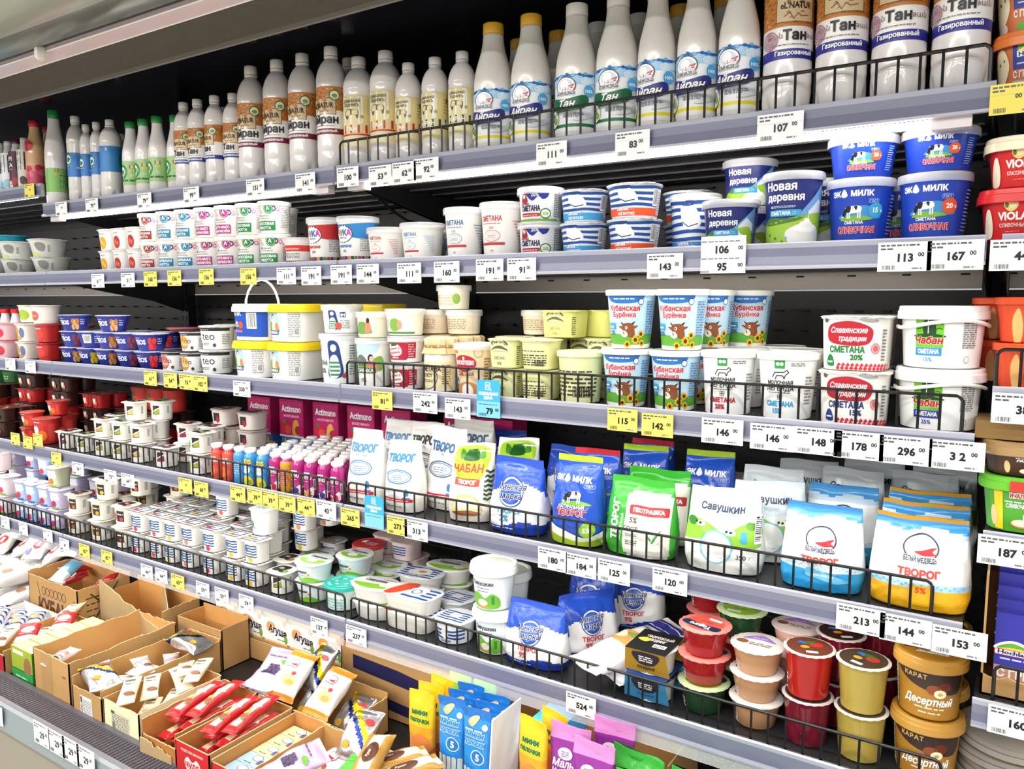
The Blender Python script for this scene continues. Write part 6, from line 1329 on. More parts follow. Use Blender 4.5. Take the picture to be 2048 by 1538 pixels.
kby = bag('curd_bag', 'bag', Bag(.144, .090, .138, 61, .005), bcf(1), art_bm(1)); kbb = bag('curd_bag', 'bag', Bag(.132, .085, .135, 62, .006), bcf(0), art_bm(0))
bagput(kbb, 1645, 1110, 1.352, 'white curd bag with bright blue foot and white crest, front one', group='white curd bags with blue foot', rz=.0); bagput(kbb, 1668, 1070, 1.44, 'white curd bag with bright blue foot, behind the front one', group='white curd bags with blue foot', rz=.05)
bagput(kby, 1838, 1150, 1.352, 'white curd bag with yellow foot and 5 percent print, front one', group='white curd bags with yellow foot', rz=.0)
for i, (px, yy) in enumerate(((1845, 1.435), (1850, 1.51))): bagput(kby, px, 1100, yy, 'white curd bag with yellow foot, %s behind the front one' % ('directly' if not i else 'second'), group='white curd bags with yellow foot', rz=.04 * i + .02)
# ================================================================ shelf E: dessert pots, curd, jelly
def pastel(c, fr, w=.031, h=.066):
    A = Art(); A.R(-.46, .62, .46, .86, 'e9eaf2'); A.B([(-.4, .6), (-.1, .7), (.3, .62), (.45, .7), (.45, .5), (-.4, .45)], 'f4f4f6'); A.E(.05, .30, .2, .16, fr, 12); A.E(-.2, .22, .14, .12, fr, 10); A.R(-.46, .02, .46, .12, '2f5fb8' if c < 'c' else '6f9f3a')
    T = Art(); T.B([(-.7, -.3), (-.5, .5), (.2, .6), (.5, .1), (.1, -.4)], c); T.E(.3, -.3, .25, .2, fr, 10); T.L(-.5, .1, .2, .3, '445', 1)
    return tub('pastel_yoghurt_pot', 'yoghurt pot', w, .026, h, A, body=c, lid='foil', lcol='f0ece9', p=3.4, lart=T)
kpa = [pastel('b8c0e6', 'c22a3a'), pastel('a9c6e9', 'd0324a'), pastel('c6cdb0', 'e9762f'), pastel('c9bfe0', 'b02a6a'), pastel('e6d6d8', 'd8456a')]
GP = 'pastel yoghurt pots'
for i, (px, k, n, wh) in enumerate(((-30, 4, 2, 'at the picture edge'), (-2, 4, 2, 'second from the picture edge'), (32, 1, 2, 'with blue foot, first of the pair'), (53, 1, 2, 'with blue foot, second of the pair'), (78, 0, 2, 'with lilac sides by the bay end'), (101, 3, 2, 'with lilac sides, last before the dark label pots'))):
    for lev in range(n): put(kpa[k], ZE, 'l', px, 1020 - 40 * lev, f'pastel yoghurt pot {wh}, {"upper" if lev else "lower"} layer', y=1.332, dz=lev * kpa[0].h, group=GP)
put(kpa[2], ZE, 'l', 97, 955, 'pastel yoghurt pot with green band, single on the third layer', y=1.345, dz=2 * kpa[0].h, group=GP); put(kpa[1], ZE, 'l', 79, 945, 'pastel yoghurt pot single on the third layer behind the green band one', y=1.41, dz=2 * kpa[0].h, group=GP); put(kpa[4], ZE, 'c', 5, 945, 'large pale pot with cherry print on the third layer', y=1.36, dz=2 * kpa[0].h, group=GP)
for i, px in enumerate((40, 75, 118, 160, 200, 238)):
    for lev in range(2 if i > 3 else 3): put(kpa[(3, 0, 1, 3, 0, 3)[i]], ZE, 'c', px, 960, f'pastel yoghurt pot of the long back row, {ORD[i]} from the picture edge, {("bottom", "middle", "top")[lev]}', y=1.44 + .012 * i, dz=lev * kpa[0].h, group=GP)
def brpot(lc, fr):
    A = Art().at(.22); A.R(-.30, .28, .25, .80, '3a2a22'); A.L(-.24, .6, .2, .72, 'e9e0d0', 1); A.E(-.45, .5, .12, .2, fr, 10); A.E(.05, .4, .14, .1, fr, 10); A.BC(.6, .25, .85, .75); return tub('brown_label_pot', 'dessert pot', .0305, .027, .064, A, body='f2eee2', lid='foil', lcol='efe9da', p=3, over=.0078, ltab=False, lart=darklid('3a2620', lc))
kb_ = [brpot('d9a52f', 'd9a52f'), brpot('c9886a', 'c0603a'), brpot('e0b04a', 'e2b23a'), brpot('d86a6a', 'c23a4a')]
GBP = 'pots with brown labels'
for px, k, n, f, y, wh in ((135, 1, 2, 0, 1.337, 'first at the fence end'), (181, 0, 2, 0, 1.337, 'second along the fence'), (228, 3, 2, 0, 1.337, 'next to the striped pots'), (190, 2, 1, 2, 1.345, 'topmost with banana lid'), (228, 2, 2, 0, 1.415, 'in the second row'), (258, 1, 1, 2, 1.43, 'topmost in the second row beside the banana lid'), (275, 2, 3, 0, 1.50, 'in the third row'), (338, 1, 3, 0, 1.50, 'in the third row with dark chocolate side')):
    for lev in range(f, f + n): put(kb_[k], ZE, 'l', px, 1060 - 40 * lev, f'white pot with brown label, {wh}, {("bottom", "second", "third")[lev]} layer', y=y, dz=lev * kb_[0].h, group=GBP)
def strpot(fr, w=.0325, flip=False):
    A = Art().at(.12); stripes(A, -.42, .36, .28, .86, 5, '2a5a9a', .014); A.E(-.30, .62, .11, .13, '3f6f9f', 14); A.E(-.05, .18, .14, .12, fr, 12); A.E(-.5, .3, .1, .16, 'a9c8a0', 10)
    T = Art(); R = random.Random(6)
    for i in range(5):
        for j in range(5): 
            u, v = -.95 + .40 * j, -.85 + .37 * i; T.ln([(u, v), (u + .30, v + .12)], .17, '2a4f8f' if (i + j) % 2 else '33302e')
    T.E(-.4, -.35, .3, .2, fr, 12); T.B([(.1, .1), (.6, .3), (.8, 0), (.4, -.2)], 'f6f4ee')
    return tub('striped_yoghurt_pot', 'yoghurt pot', w - .0035, .0265, .062, A, body='f2f0ea', lid='foil', lcol='f4f1e8', p=3, lart=T, over=.0075, ltab=False)
ks_ = [strpot('d8324a'), strpot('e0584a'), strpot('e9b92f'), strpot('e08a5a')]
GS = 'blue striped yoghurt pots'
for i, (px, k, nm) in enumerate(((263, 0, 'red heart print'), (299, 1, 'strawberry print'), (329, 2, 'lemon print'), (362, 3, 'peach print'), (405, 0, 'red fruit print'), (450, 2, 'yellow lid print'), (488, 2, 'stripes only, last column'))):
    for lev in (0, 1): put(ks_[k], ZE, 'l', px, 1130 - 60 * lev, f'striped yoghurt pot with {nm}, {ORD[i]} column of the fence row, {"upper" if lev else "lower"}', y=1.335, dz=lev * ks_[0].h, group=GS)
for r, (yy, pxs) in enumerate(((1.408, (330, 365, 402, 442, 490, 540)), (1.48, (368, 405, 448, 500, 555, 612)), (1.555, (395, 440, 495, 560, 625)))):
    for i, px in enumerate(pxs):
        for lev in (0, 1): put(ks_[(i + r) % 4], ZE, 'c', px, 1080 - 40 * lev, f'striped yoghurt pot of the {ORD[r + 1]} row from the fence, {ORD[i]} column, {"upper" if lev else "lower"}', y=yy, dz=lev * ks_[0].h, group=GS)
put(ks_[1], ZE, 'c', 455, 990, 'striped yoghurt pot with red fruit standing on the second row', y=1.44, dz=2 * ks_[0].h, group=GS)
ksg = tub('white_yoghurt_pot', 'yoghurt pot', .0335, .0285, .070, Art().E(-.25, .42, .14, .14, '3f8a6a', 12).L(-.35, .25, .0, .34, '777', 2), body='f1f0ec', lid='foil', lcol='e9eef2', p=3, lart=Art().L(-.6, -.5, .6, .5, '7f9fc0', 4))
put(ksg, ZE, 'l', 505, 1060, 'plain white pot with small green print standing on top of the striped pots', y=1.375, dz=2 * ks_[0].h)
for i, (px, yy, lev) in enumerate(((607, 1.46, 3), (610, 1.46, 2), (655, 1.52, 2))):
    put(ks_[3] if i else kg, ZE, 'c', px, 1040, ('cream pot topmost over the striped pots', 'striped pot under the cream topmost one', 'striped pot behind the topmost one, near the social price tag')[i], y=yy, dz=lev * ks_[0].h, group=GS)
put(kw[1], ZE, 'c', 565, 1160, 'pot with pale blue lid in the fence row beside the green cups', y=1.336); put(kw[0], ZE, 'c', 575, 1120, 'pot with printed lid behind the pale blue lid pot', y=1.41)
# green and white curd cups
def art_sk(dk=False):
    A = Art(); A.B([(-1.1, .98), (1.1, .98), (1.1, .62), (.4, .80), (-.2, .62), (-.7, .84), (-1.1, .7)], 'dfe9f0') if not dk else None; A.T('Савушкин', -.05, .52, .15, '22304a', b=.03, w=.8); A.B([(-1.1, .05), (-.6, .32), (-.1, .20), (.4, .34), (1.1, .1), (1.1, .02), (-1.1, .02)], '7fbf3a'); A.E(.42, .45, .13, .14, 'f6f2e6', 14).E(.42, .45, .08, .09, 'e9a05a', 12); A.L(-.3, .38, .3, .44, '6f8a9a', 1); return A
def topsk(): return Art().B([(-.9, -.1), (-.3, -.6), (.6, -.5), (.85, .1), (.2, .0)], '8cc63a').E(.0, -.2, .35, .22, 'f6f0e0', 16).T('Савушкин', .0, .3, .22, '22304a', b=.03, w=1.2).L(-.4, .12, .4, .2, '667', 1)
ksk = tub('green_curd_cup', 'curd cup', .046, .038, .048, art_sk(), body='dfe9ea', lid='foil', lcol='eef3f0', lart=topsk())
GK = 'low green and white curd cups'
for px, y, levs, wh in ((630, 1.352, 2, 'by the fence'), (700, 1.42, 2, 'in the second row'), (612, 1.45, 1, 'behind the fence column'), (745, 1.50, 1, 'far back beside the red lid cup')):
    for lev in range(levs): put(ksk, ZE, 'c', px, 1170, f'low green and white curd cup {wh}' + (', upper' if lev else ', lower' if levs > 1 else ''), y=y, dz=lev * ksk.h, group=GK)
A = Art(); 
for i in range(5): A.G(0, 0, .85, .85, .16, '8fe0d6', 16, i * 1.25, i * 1.25 + .8); A.G(0, 0, .5, .5, .14, 'e6faf6', 12, i * 1.25 + .6, i * 1.25 + 1.1)
ktu = tub('turquoise_cup', 'curd cup', .0455, .040, .058, Art().L(-.6, .1, .6, .6, '8fcfc8', 4), body='e3f1ee', lid='snap', lcol='2fc0b0', lart=A); put(ktu, ZE, 'c', 688, 1200, 'cup with turquoise patterned lid by the fence', y=1.352)
A = Art(); A.T('6', -.45, -.05, .5, 'fff', b=.06); A.L(-.1, -.3, .7, .3, 'f3d6d6', 4)
kr6 = tub('red_lidded_tub', 'curd cup', .042, .036, .046, Art().R(-1, .1, 1, .8, 'e6d0c8'), body='e9dcd6', lid='snap', lcol='c23a3e', lart=A)
for lev in (0, 1): put(kr6, ZE, 'c', 722, 1090, 'white tub with red lid and numeral six, ' + ('upper' if lev else 'lower'), y=1.50, dz=lev * kr6.h, group='tubs with red lids')
kpp = tub('pink_striped_pot', 'yoghurt pot', .037, .033, .05, stripes(Art(), -.5, .5, .3, .85, 4, '2a5a9a', .01), body='e9d6d2', lid='foil', lcol='e3c9c4', p=3)
for i, px in enumerate((772, 812)):
    for lev in (0, 1): put(kpp, ZE, 'c', px, 1090, f'pinkish pot with blue stripes behind the red lid tub, {"first" if not i else "second"} column, {"upper" if lev else "lower"}', y=1.60, dz=lev * kpp.h, group='pinkish striped pots')
def oval(art, lc, body='eceae4', h=.038, rx=.062, ry=.043): return tub('oval_curd_tub', 'curd tub', rx, rx * .84, h, None, body=body, lid='foil', lcol=lc, ay=ry / rx, lart=art, ltab=False)
t1 = Art().B([(-.9, -.2), (-.2, -.55), (.7, -.4), (.9, .0), (.1, -.1)], '8cc63a').T('Савушкин', -.1, .12, .22, '22304a', b=.03, w=1.0).E(.5, -.1, .25, .18, 'f3e9d6', 12).L(.1, .38, .7, .46, 'c23a3e', 1)
t2 = stripes(Art(), -.8, .8, -.55, .55, 5, '2a4f9a', .01).B([(-.5, -.2), (-.3, .3), (.3, .35), (.5, -.1), (0, -.35)], 'f6f2ea').E(.1, .0, .2, .12, 'e0a05a', 12).T('ТВОРОГ', 0, -.5, .16, 'f3f3f3', b=.04, o=('2a4f9a', .05))
kov1 = oval(t1, 'f0f0ec'); kov2 = oval(t2, 'e9ecf0')
GO = 'oval curd tubs'
for px, y, lev, k, wh in ((752, 1.352, 0, kov1, 'green printed, bottom of the fence stack'), (752, 1.352, 1, kov1, 'green printed, top of the fence stack'), (760, 1.50, 0, kov1, 'green printed, lying behind the striped one'), (842, 1.47, 0, kov2, 'blue striped lid, below another'), (842, 1.47, 1, kov2, 'blue striped lid, on top'), (900, 1.55, 1, kov1, 'green printed, upper in the back'), (900, 1.55, 0, kov1, 'green printed, lower in the back'), (960, 1.63, 1, kov1, 'green printed, furthest back')):
    place(k, (ony(px, 1180, y).x, y, ZE + lev * k.h + .0006), f'oval curd tub with foil lid, {wh}', .1 * lev, GO) if wh != 'green printed, furthest back' else place(k, (ony(px, 1180, y).x, y, ZE), f'oval curd tub with foil lid, {wh}', 0, GO)
# long clear packs of curd with a striped lid
A = stripes(Art(), -.2, .95, -.5, .5, 4, '2a5aa0', .01).B([(-.9, -.5), (-.5, -.5), (-.1, .5), (-.6, .5)], 'd8502f').B([(-.2, -.3), (.0, .4), (.5, .3), (.4, -.3)], 'f6f4ee').E(.15, .0, .2, .2, '2a3f7a', 14).E(.15, .0, .15, .15, 'f6f4ee', 14)
klp = tub('clear_curd_pack', 'curd pack', .067, .060, .040, stripes(Art(), -1.0, 1.0, .1, .9, 1, 'e2ded2'), body='e9e7de', lid='foil', lcol='eceef0', ay=.62, p=4, lart=A, ltab=False)
for lev in range(3 - 1): place(klp, (ony(828, 1230, 1.352).x, 1.352, ZE + lev * klp.h), 'long curd pack with striped lid by the fence, ' + ('upper' if lev else 'lower'), 0, 'long curd packs with striped lids')
kst = tub('striped_curd_cup', 'curd cup', .0435, .038, .050, stripes(Art(), -1, 1, .25, .75, 3, '2a4a96', .02).E(0, .5, .2, .25, 'f3f1ea', 14).T('СВЕЖИЙ', 0, .1, .1, '2a3a6a', b=.02), body='e9ecef', lid='foil', lcol='eef0f2', lart=stripes(Art(), -.8, .8, -.6, .6, 5, '3a5aa0', .02).E(.0, .05, .35, .25, 'f3f1ea', 14))
put(kst, ZE, 'c', 916, 1260, 'low curd cup with blue stripes by the fence', y=1.35); put(kst, ZE, 'c', 915, 1190, 'low curd cup with blue stripes in the second row', y=1.445)
# tall white curd cups
A = Art(); A.T('Савушкин', -.02, .60, .10, '22304a', b=.03, w=.62); A.L(-.2, .52, .2, .56, '667', 1); A.L(-.16, .45, .16, .49, '667', 1); A.B([(-.45, .12), (-.36, .36), (-.15, .42), (.05, .30), (.25, .42), (.45, .30), (.45, .08), (0, .04)], '6fb03a'); A.E(-.02, .16, .17, .10, 'c98a4a', 16).E(-.02, .19, .15, .08, 'f6f3ea', 16); A.RR(.24, .16, .32, .36, .02, '2f8a3a'); A.L(-.15, .8, .1, .84, '9ab', 1)
ktc = tub('tall_curd_cup', 'curd cup', .0475, .0395, .092, A, body='e6eef0', lid='pail', lcol='f1f4f0', topcol='e6eedc')
for lev in (0, 1): put(ktc, ZE, 'c', 988, 1240 - 90 * lev, 'tall pale curd cup with green hills, ' + ('upper of the stack' if lev else 'lower of the stack'), y=1.358, dz=lev * ktc.h, group='tall pale curd cups', r=.053)
put(ktc, ZE, 'c', 1055, 1170, 'tall pale curd cup behind the stack, turned to its print', y=1.47, dz=.0415, rz=-.9, group='tall pale curd cups', r=.053); put(ksk, ZE, 'c', 1060, 1200, 'low green curd cup under the turned tall cup', y=1.47, group=GK)
# blue and white curd bags again
bagput(kmn9, 1075, 1280, 1.350, 'blue and white curd bag with round crest and red 9 percent, by the lowest fence', z=ZE, group=GMN, rz=.02)
bagput(kmnb, 1150, 1220, 1.46, 'blue and white curd bag with round crest standing behind the lowest fence bag', z=ZE, group=GMN, rz=-.02, dz=.0); bagput(kmn9, 1150, 1270, 1.405, 'blue curd bag turned sideways between the two lowest crest bags', z=ZE, group=GMN, rz=.9); bagput(kmn9, 1238, 1225, 1.55, 'blue and white curd bag leaning at the back of the lowest shelf', z=ZE, group=GMN, rz=.35)
A = Art(); A.RR(-.3, .72, .3, .90, .02, '2f2f7f'); A.E(0, .81, .22, .06, 'e6e6f0', 18).E(0, .81, .2, .05, '3a3a8f', 18); A.T('творожный сыр', 0, .66, .035, '333', b=.02, sh=.2); A.B([(-.25, .40), (-.2, .52), (.1, .56), (.25, .48), (.2, .40), (-.1, .36)], 'e9a05a'); A.E(-.14, .46, .11, .06, 'f3e6c6', 14); A.E(.05, .5, .12, .03, '8fae4a', 10)
kpw = bag('cheese_pack', 'bag', Bag(.092, .042, .25, 71, .004, kind='pillow', seal=.06), lambda x, v, s: 'ece9e2', A)
a, b = onz(1172, 1338, ZE + .03), onz(1375, 1250, ZE + .03); yw = atan2(b.y - a.y, b.x - a.x) - pi / 2; c = (a + b) / 2
a, b = onz(1165, 1334, ZE + .05), ony(1375, 1248, 1.52); d = b - a; yw = -atan2(d.x, d.y); R = Matrix.Rotation(yw, 4, 'Z') @ Matrix.Rotation(-pi / 2 + asin(d.z / d.length), 4, 'X')
place(kpw, a, 'white pillow pack with dark blue crest lying slantwise on the lowest shelf', rot=tuple(R.to_euler()))
kpv = bag('cheese_pack', 'bag', Bag(.10, .04, .13, 73, .004, kind='pillow', seal=.07), lambda x, v, s: '3a34a0' if .25 < v < .8 else 'e9e9ee', Art().RR(-.25, .58, .25, .75, .03, 'd9c04a').L(-.2, .62, .2, .70, '2a2a6a', 1))
p = onz(1265, 1385, ZE); BAGS.append(place(kpv, (p.x - .055, 1.325, ZE + .026), 'purple and white pillow pack lying by the lowest fence', 0, None, rot=(-pi / 2, 0, -.5)))
# puddings in printed card sleeves
def pud(c1, c2, tx):
    k = tub('pudding_tub', 'pudding', .042, .036, .048, None, body='dcdad2', lid='foil', lcol='26241f' if c1 < '5' else 'e9e9e9')
    m = M(); h = .051
    for s in (1,):
        m.quad((-.045, -.036, .004), (.045, -.036, .004), (.040, -.047, h), (-.040, -.047, h), c1, 'paper')
        m.quad((-.045, -.036, .004), (-.040, -.047, h), (.040, -.047, h), (.045, -.036, .004), c1, 'paper')
        m.box(-.040, .040, -.0475, .0475, h, h + .001, c2, 'paper'); m.box(-.040, .040, .0465, .0475, .004, h, c1, 'paper')
    A = Art(); A.T('ТВОРОЖНЫЙ', .1, .35, .22, 'f3efe2', b=.05, w=1.3); A.T('ПУДИНГ', .1, .0, .22, 'f3efe2', b=.05, w=.8); A.B([(-.8, .0), (-.5, .25), (-.2, .1), (-.4, -.2)], 'e9d24a'); A.R(.1, -.6, .7, -.25, 'f0f0ea'); A.L(.15, -.55, .65, -.3, '222', 2)
    F = Art(); F.B([(-.55, .95), (.55, .95), (.4, .5), (0, .38), (-.4, .5)], '2a2a30'); F.L(-.3, .55, .3, .85, 'e9e6da', 3); F.T(tx, 0, .2, .12, c2 if c2 != '1f1e20' else '2a2a24', b=.04, w=.8)
    k.part('card_sleeve', m.mesh('card_sleeve'), None, [('label_print', lab(F, Flat((0, -.0362, .004), (1, 0, 0), (0, -.23, .97)).surf, .046), None, ()), ('lid_print', toplab(A, h + .001, .042), None, ())]); k.h = h + .0015; return k
kpg = pud('c9a23a', '1f1e20', 'ПУДИНГ'); kpbl = pud('4fa8d8', '2a4f9a', 'ПУДИНГ')
put(kpbl, ZE, 'c', 1345, 1390, 'pudding tub in a light blue card sleeve under the black and gold one', y=1.352, r=.043); put(kpg, ZE, 'c', 1348, 1330, 'pudding tub in a black and gold card sleeve', y=1.352, dz=kpbl.h, r=.043)
# jellies
def jel(nm, c, rt, rb, h, lart, lc, mt='jelly', body=None): return tub(nm, 'dessert cup', rt, rb, h, Art().L(-.9, .1, -.6, .5, 'e9e4e0', 4), body=c, lid='foil', lcol=lc, mt=mt, lart=lart, topcol=lc, ltab=False)
def yog(c): return Art().E(0, .0, .8, .8, c, 22).B([(-.8, .1), (0, .2), (.8, .1), (.7, .55), (-.7, .55)], '24304f').T('Yoguru', 0, .25, .28, 'fff', b=.04, w=1.0).R(-.5, -.6, .1, -.4, 'f3f3ef').E(.4, -.4, .3, .2, c, 10).L(-.3, -.15, .3, -.05, '333', 1)
kyr = jel('red_jelly_cup', 'c8242c', .044, .034, .052, yog('e0584a'), 'e58a80'); kyg = jel('green_jelly_cup', '2f5a38', .044, .034, .052, yog('8cb83a'), 'cfe0b0')
put(kyg, ZE, 'c', 1444, 1420, 'dark green jelly cup at the bottom of the red stack', y=1.36); put(kyr, ZE, 'c', 1446, 1370, 'red jelly cup in the middle of the stack', y=1.36, dz=kyg.h); put(kyr, ZE, 'c', 1448, 1300, 'red jelly cup with red fruit lid on top of the stack', y=1.36, dz=2 * kyg.h, rz=2.9)
for lev in (0, 1, 2): put(kyg if lev != 1 else kyr, ZE, 'c', 1482, 1280, 'jelly cup in the second row, ' + ('bottom dark green', 'middle red', 'top with green lid and white word')[lev], y=1.468, dz=lev * kyg.h)
for lev in (0, 1, 2): put(kyr, ZE, 'c', 1418, 1250, 'dark red jelly cup far back, ' + ('bottom', 'middle', 'top')[lev], y=1.57, dz=lev * kyg.h, group='dark red jelly cups far back')
mou = Art().B([(-.7, .2), (0, .75), (.7, .2), (0, .3)], '9a78c8').L(-.3, .4, .3, .5, 'f0e9f6', 1).E(-.6, -.1, .25, .2, '8a5a3a', 10).L(-.3, -.3, .6, .0, '7a6a60', 2)
kmo = jel('mousse_cup', 'b98a64', .0435, .034, .047, mou, 'efe9e2', 'plastic'); kmp = jel('pink_mousse_cup', 'e9b8a8', .0435, .034, .047, mou, 'e9d6cf', 'plastic')
for lev in (0, 1, 2): put(kmo, ZE, 'c', 1550, 1440 - 60 * lev, 'beige mousse cup, ' + ('bottom of the stack of three', 'middle of the stack of three', 'top of the stack with lilac printed lid')[lev], y=1.362, dz=lev * kmo.h, group='beige mousse cups')
for lev in (0, 1, 2): put(kmp, ZE, 'c', 1592, 1300, 'pink mousse cup in the second row, ' + ('bottom', 'middle', 'top')[lev], y=1.475, dz=lev * kmp.h, group='pink mousse cups')
def jl(c): return Art().E(0, 0, .97, .97, c, 22).E(.3, .2, .3, .25, 'c8302a', 12).E(-.2, -.1, .2, .15, 'e9a02f', 10).E(.05, .4, .3, .14, '3a7a2f', 10).R(-.2, -.7, .3, -.5, 'f3f3ef').B([(-.5, .3), (-.3, .5), (-.1, .2)], '2f6fc0')
kj1 = jel('tall_jelly_cup', 'd0241f', .0385, .0325, .081, jl('6a3a2a'), 'd9cfc8'); kj2 = jel('tall_jelly_cup', 'dcc05a', .0385, .0325, .081, jl('4a3a2a'), 'd9d6cc'); kj3 = jel('tall_jelly_cup', '8a1a34', .0385, .0325, .081, jl('3a2420'), 'cfc6c2')
put(kj3, ZE, 'c', 1640, 1500, 'dark red tall jelly cup under the bright red one', y=1.352); put(kj1, ZE, 'c', 1644, 1410, 'bright red tall jelly cup by the fence', y=1.352, dz=kj3.h, rz=.3); put(kj2, ZE, 'c', 1730, 1500, 'yellow tall jelly cup under the other yellow one', y=1.352); put(kj2, ZE, 'c', 1740, 1420, 'yellow tall jelly cup with fruit lid by the fence', y=1.352, dz=kj2.h, rz=-.4)
for px, yy, n, wh in ((1678, 1.445, 2, 'second row between red and yellow'), (1762, 1.47, 2, 'second row behind the yellow one'), (1690, 1.54, 2, 'third row')):
    for lev in range(n): put(kj3, ZE, 'c', px, 1360, f'dark red tall jelly cup, {wh}, {"upper" if lev else "lower"}', y=yy, dz=lev * kj3.h, group='dark red tall jelly cups set back', rz=.5)
# brown dessert tubs
A = Art(); A.B([(-.52, .84), (.52, .84), (.52, .48), (-.1, .54), (-.52, .72)], '3a2a26'); A.T('КАРАТ', -.2, .70, .075, 'c9a86a', b=.04, sp=1.2); A.E(.1, .54, .12, .085, '8a4a2a', 14).E(.26, .60, .11, .085, '6a2f1d', 14).E(.2, .48, .10, .075, 'f0e2c0', 14).E(.2, .475, .04, .03, 'c9a05a', 10); A.T('Десертный', .02, .27, .13, 'fff', b=.03, sh=.25, w=.82); A.L(-.2, .2, .3, .25, 'e9d6a8', 1); A.L(-.14, .12, .24, .17, 'e9d6a8', 1); A.R(-.85, .1, -.6, .85, 'e6dcc0'); A.L(-.83, .15, -.62, .8, '7a6a4a', 8)
T = Art(); T.E(0, 0, .86, .86, '4a2a1a', 26); T.B([(-.8, -.1), (.8, -.1), (.6, -.62), (0, -.84), (-.6, -.62)], 'a8741f'); T.E(-.1, .05, .2, .12, '8a4a2a', 12).E(.1, .0, .16, .1, 'f0e2c0', 12); T.T('Десертный', .05, -.32, .18, 'fff', b=.03, sh=.25, w=1.0); T.R(-.3, .35, .05, .55, 'f3f0e6'); T.L(-.26, .38, .0, .52, '333', 2)
kde = tub('brown_dessert_tub', 'dessert tub', .0485, .042, .096, A, body='a8782a', lid='pail', lcol='b98a3a', lart=None, topcol='b98a3a')
kde.part('lid_print', toplab(T, .0972, .046))
for px, y, n, nm in ((1850, 1.366, 2, 'by the fence'), (1872, 1.49, 2, 'in the second row')):
    for lev in range(n): put(kde, ZE, 'c', px, 1420, f'golden brown dessert tub with hazelnuts {nm}, {("lower", "upper", "topmost")[lev]}', y=y, dz=lev * kde.h, group='golden brown dessert tubs', rz=.02, r=.0503)
# ================================================================ deck: open boxes and packs
KB, KI, KD = 'b8905c', 'c99a5e', 'a88456'
def wall(m, a, b, h0, h1, t, out, inn, tear=0.0, seed=0, z0=0.0):
    """one box wall from a to b (plan), top edge torn"""
    R = random.Random(seed); n = 14 if tear else 1; d = Vector((b[0] - a[0], b[1] - a[1], 0)); nn = Vector((-d.y, d.x, 0)).normalized() * t; A0 = Vector((a[0], a[1], 0))
    k = len(m.v); tops = [h0 + (h1 - h0) * i / n + (R.random() - .5) * tear for i in range(n + 1)]
    for i in range(n + 1):
        p = A0 + d * (i / n)
        for q in (p, p + nn): m.v += [(q.x, q.y, z0), (q.x, q.y, tops[i])]
    for i in range(n):
        o, e = k + 4 * i, k + 4 * i + 4
        m.face((o, e, e + 1, o + 1), out, 'card'); m.face((o + 3, e + 3, e + 2, o + 2), inn, 'card'); m.face((o + 1, e + 1, e + 3, o + 3), 'd9bf92', 'card')
    m.face((k, k + 1, k + 3, k + 2), out, 'card'); e = k + 4 * n; m.face((e + 2, e + 3, e + 1, e), out, 'card')
def obox(x0, x1, y0, y1, hs, label, out=KB, inn=KI, tear=0.006, front=None, right=None, flaps=(), group='open cardboard boxes on the deck', z=ZK, nm='cardboard_box', fl=None):
    """hs: wall heights front, right, back, left"""
    w, d = (x1 - x0) / 2, (y1 - y0) / 2; t = .003; o = bpy.data.objects.new(nm, None); SC.collection.objects.link(o); o.location = ((x0 + x1) / 2, (y0 + y1) / 2, z + .0006); setp(o, label, 'cardboard box', group); FIXED.append(o)
    m = M(); m.box(-w, w, -d, d, 0, .003, [KD] * 4 + [inn, KD], 'card')
    c = [(-w, -d), (w, -d), (w, d), (-w, d)]
    for i in range(4): wall(m, c[i], c[(i + 1) % 4], hs[i], hs[i], t, fl if fl and i == 0 else out, inn, tear, seed=int(abs(x0) * 997) + i)
    b = m.build('box_walls', o)
    if front: q = wrap(front, Flat((0, -d, 0)).surf, hs[0], 0).build('label_print', b, sharp=0)
    if right: q = wrap(right, Flat((w, 0, 0), (0, 1, 0), (0, 0, 1)).surf, hs[1], 0).build('label_print', b, sharp=0)
    for a, bb, h0, h1, dx, dy in flaps:      # torn flaps standing up
        f = M(); wall(f, a, bb, h0, h1, .0025, 'b59a70', 'b59a70', .012, 5, z0=.01); f.build('flap', o, loc=(dx, dy, 0))
    return o
def fpack(nm, cat, w, d, h, cf, art=None, seed=1, wr=.004, mt='film'): return bag(nm, cat, Bag(w, d, h, seed, wr, kind='pillow', seal=.07, n=36, m=28), cf, art, mt=mt)
def lay(k, x, y, z, label, yaw=0.0, pitch=0.0, roll=0.0, group=None):
    """a pillow pack lying with its print upwards; its middle at x, y, z"""
    if z < ZK + .13 and 'long' not in k.name: z = ZK + (.006 if pitch > .5 else .026) + k.t / 2 + k.h / 2 * abs(sin(pitch))
    R = Matrix.Rotation(yaw, 4, 'Z') @ Matrix.Rotation(-pi / 2 + pitch, 4, 'X') @ Matrix.Rotation(roll, 4, 'Z'); p = Vector((x, y, z)) - R @ Vector((0, 0, k.h / 2)); e = R.to_euler(); o = place(k, p, label, group=group, rot=tuple(e)); LAY.append(o); return o
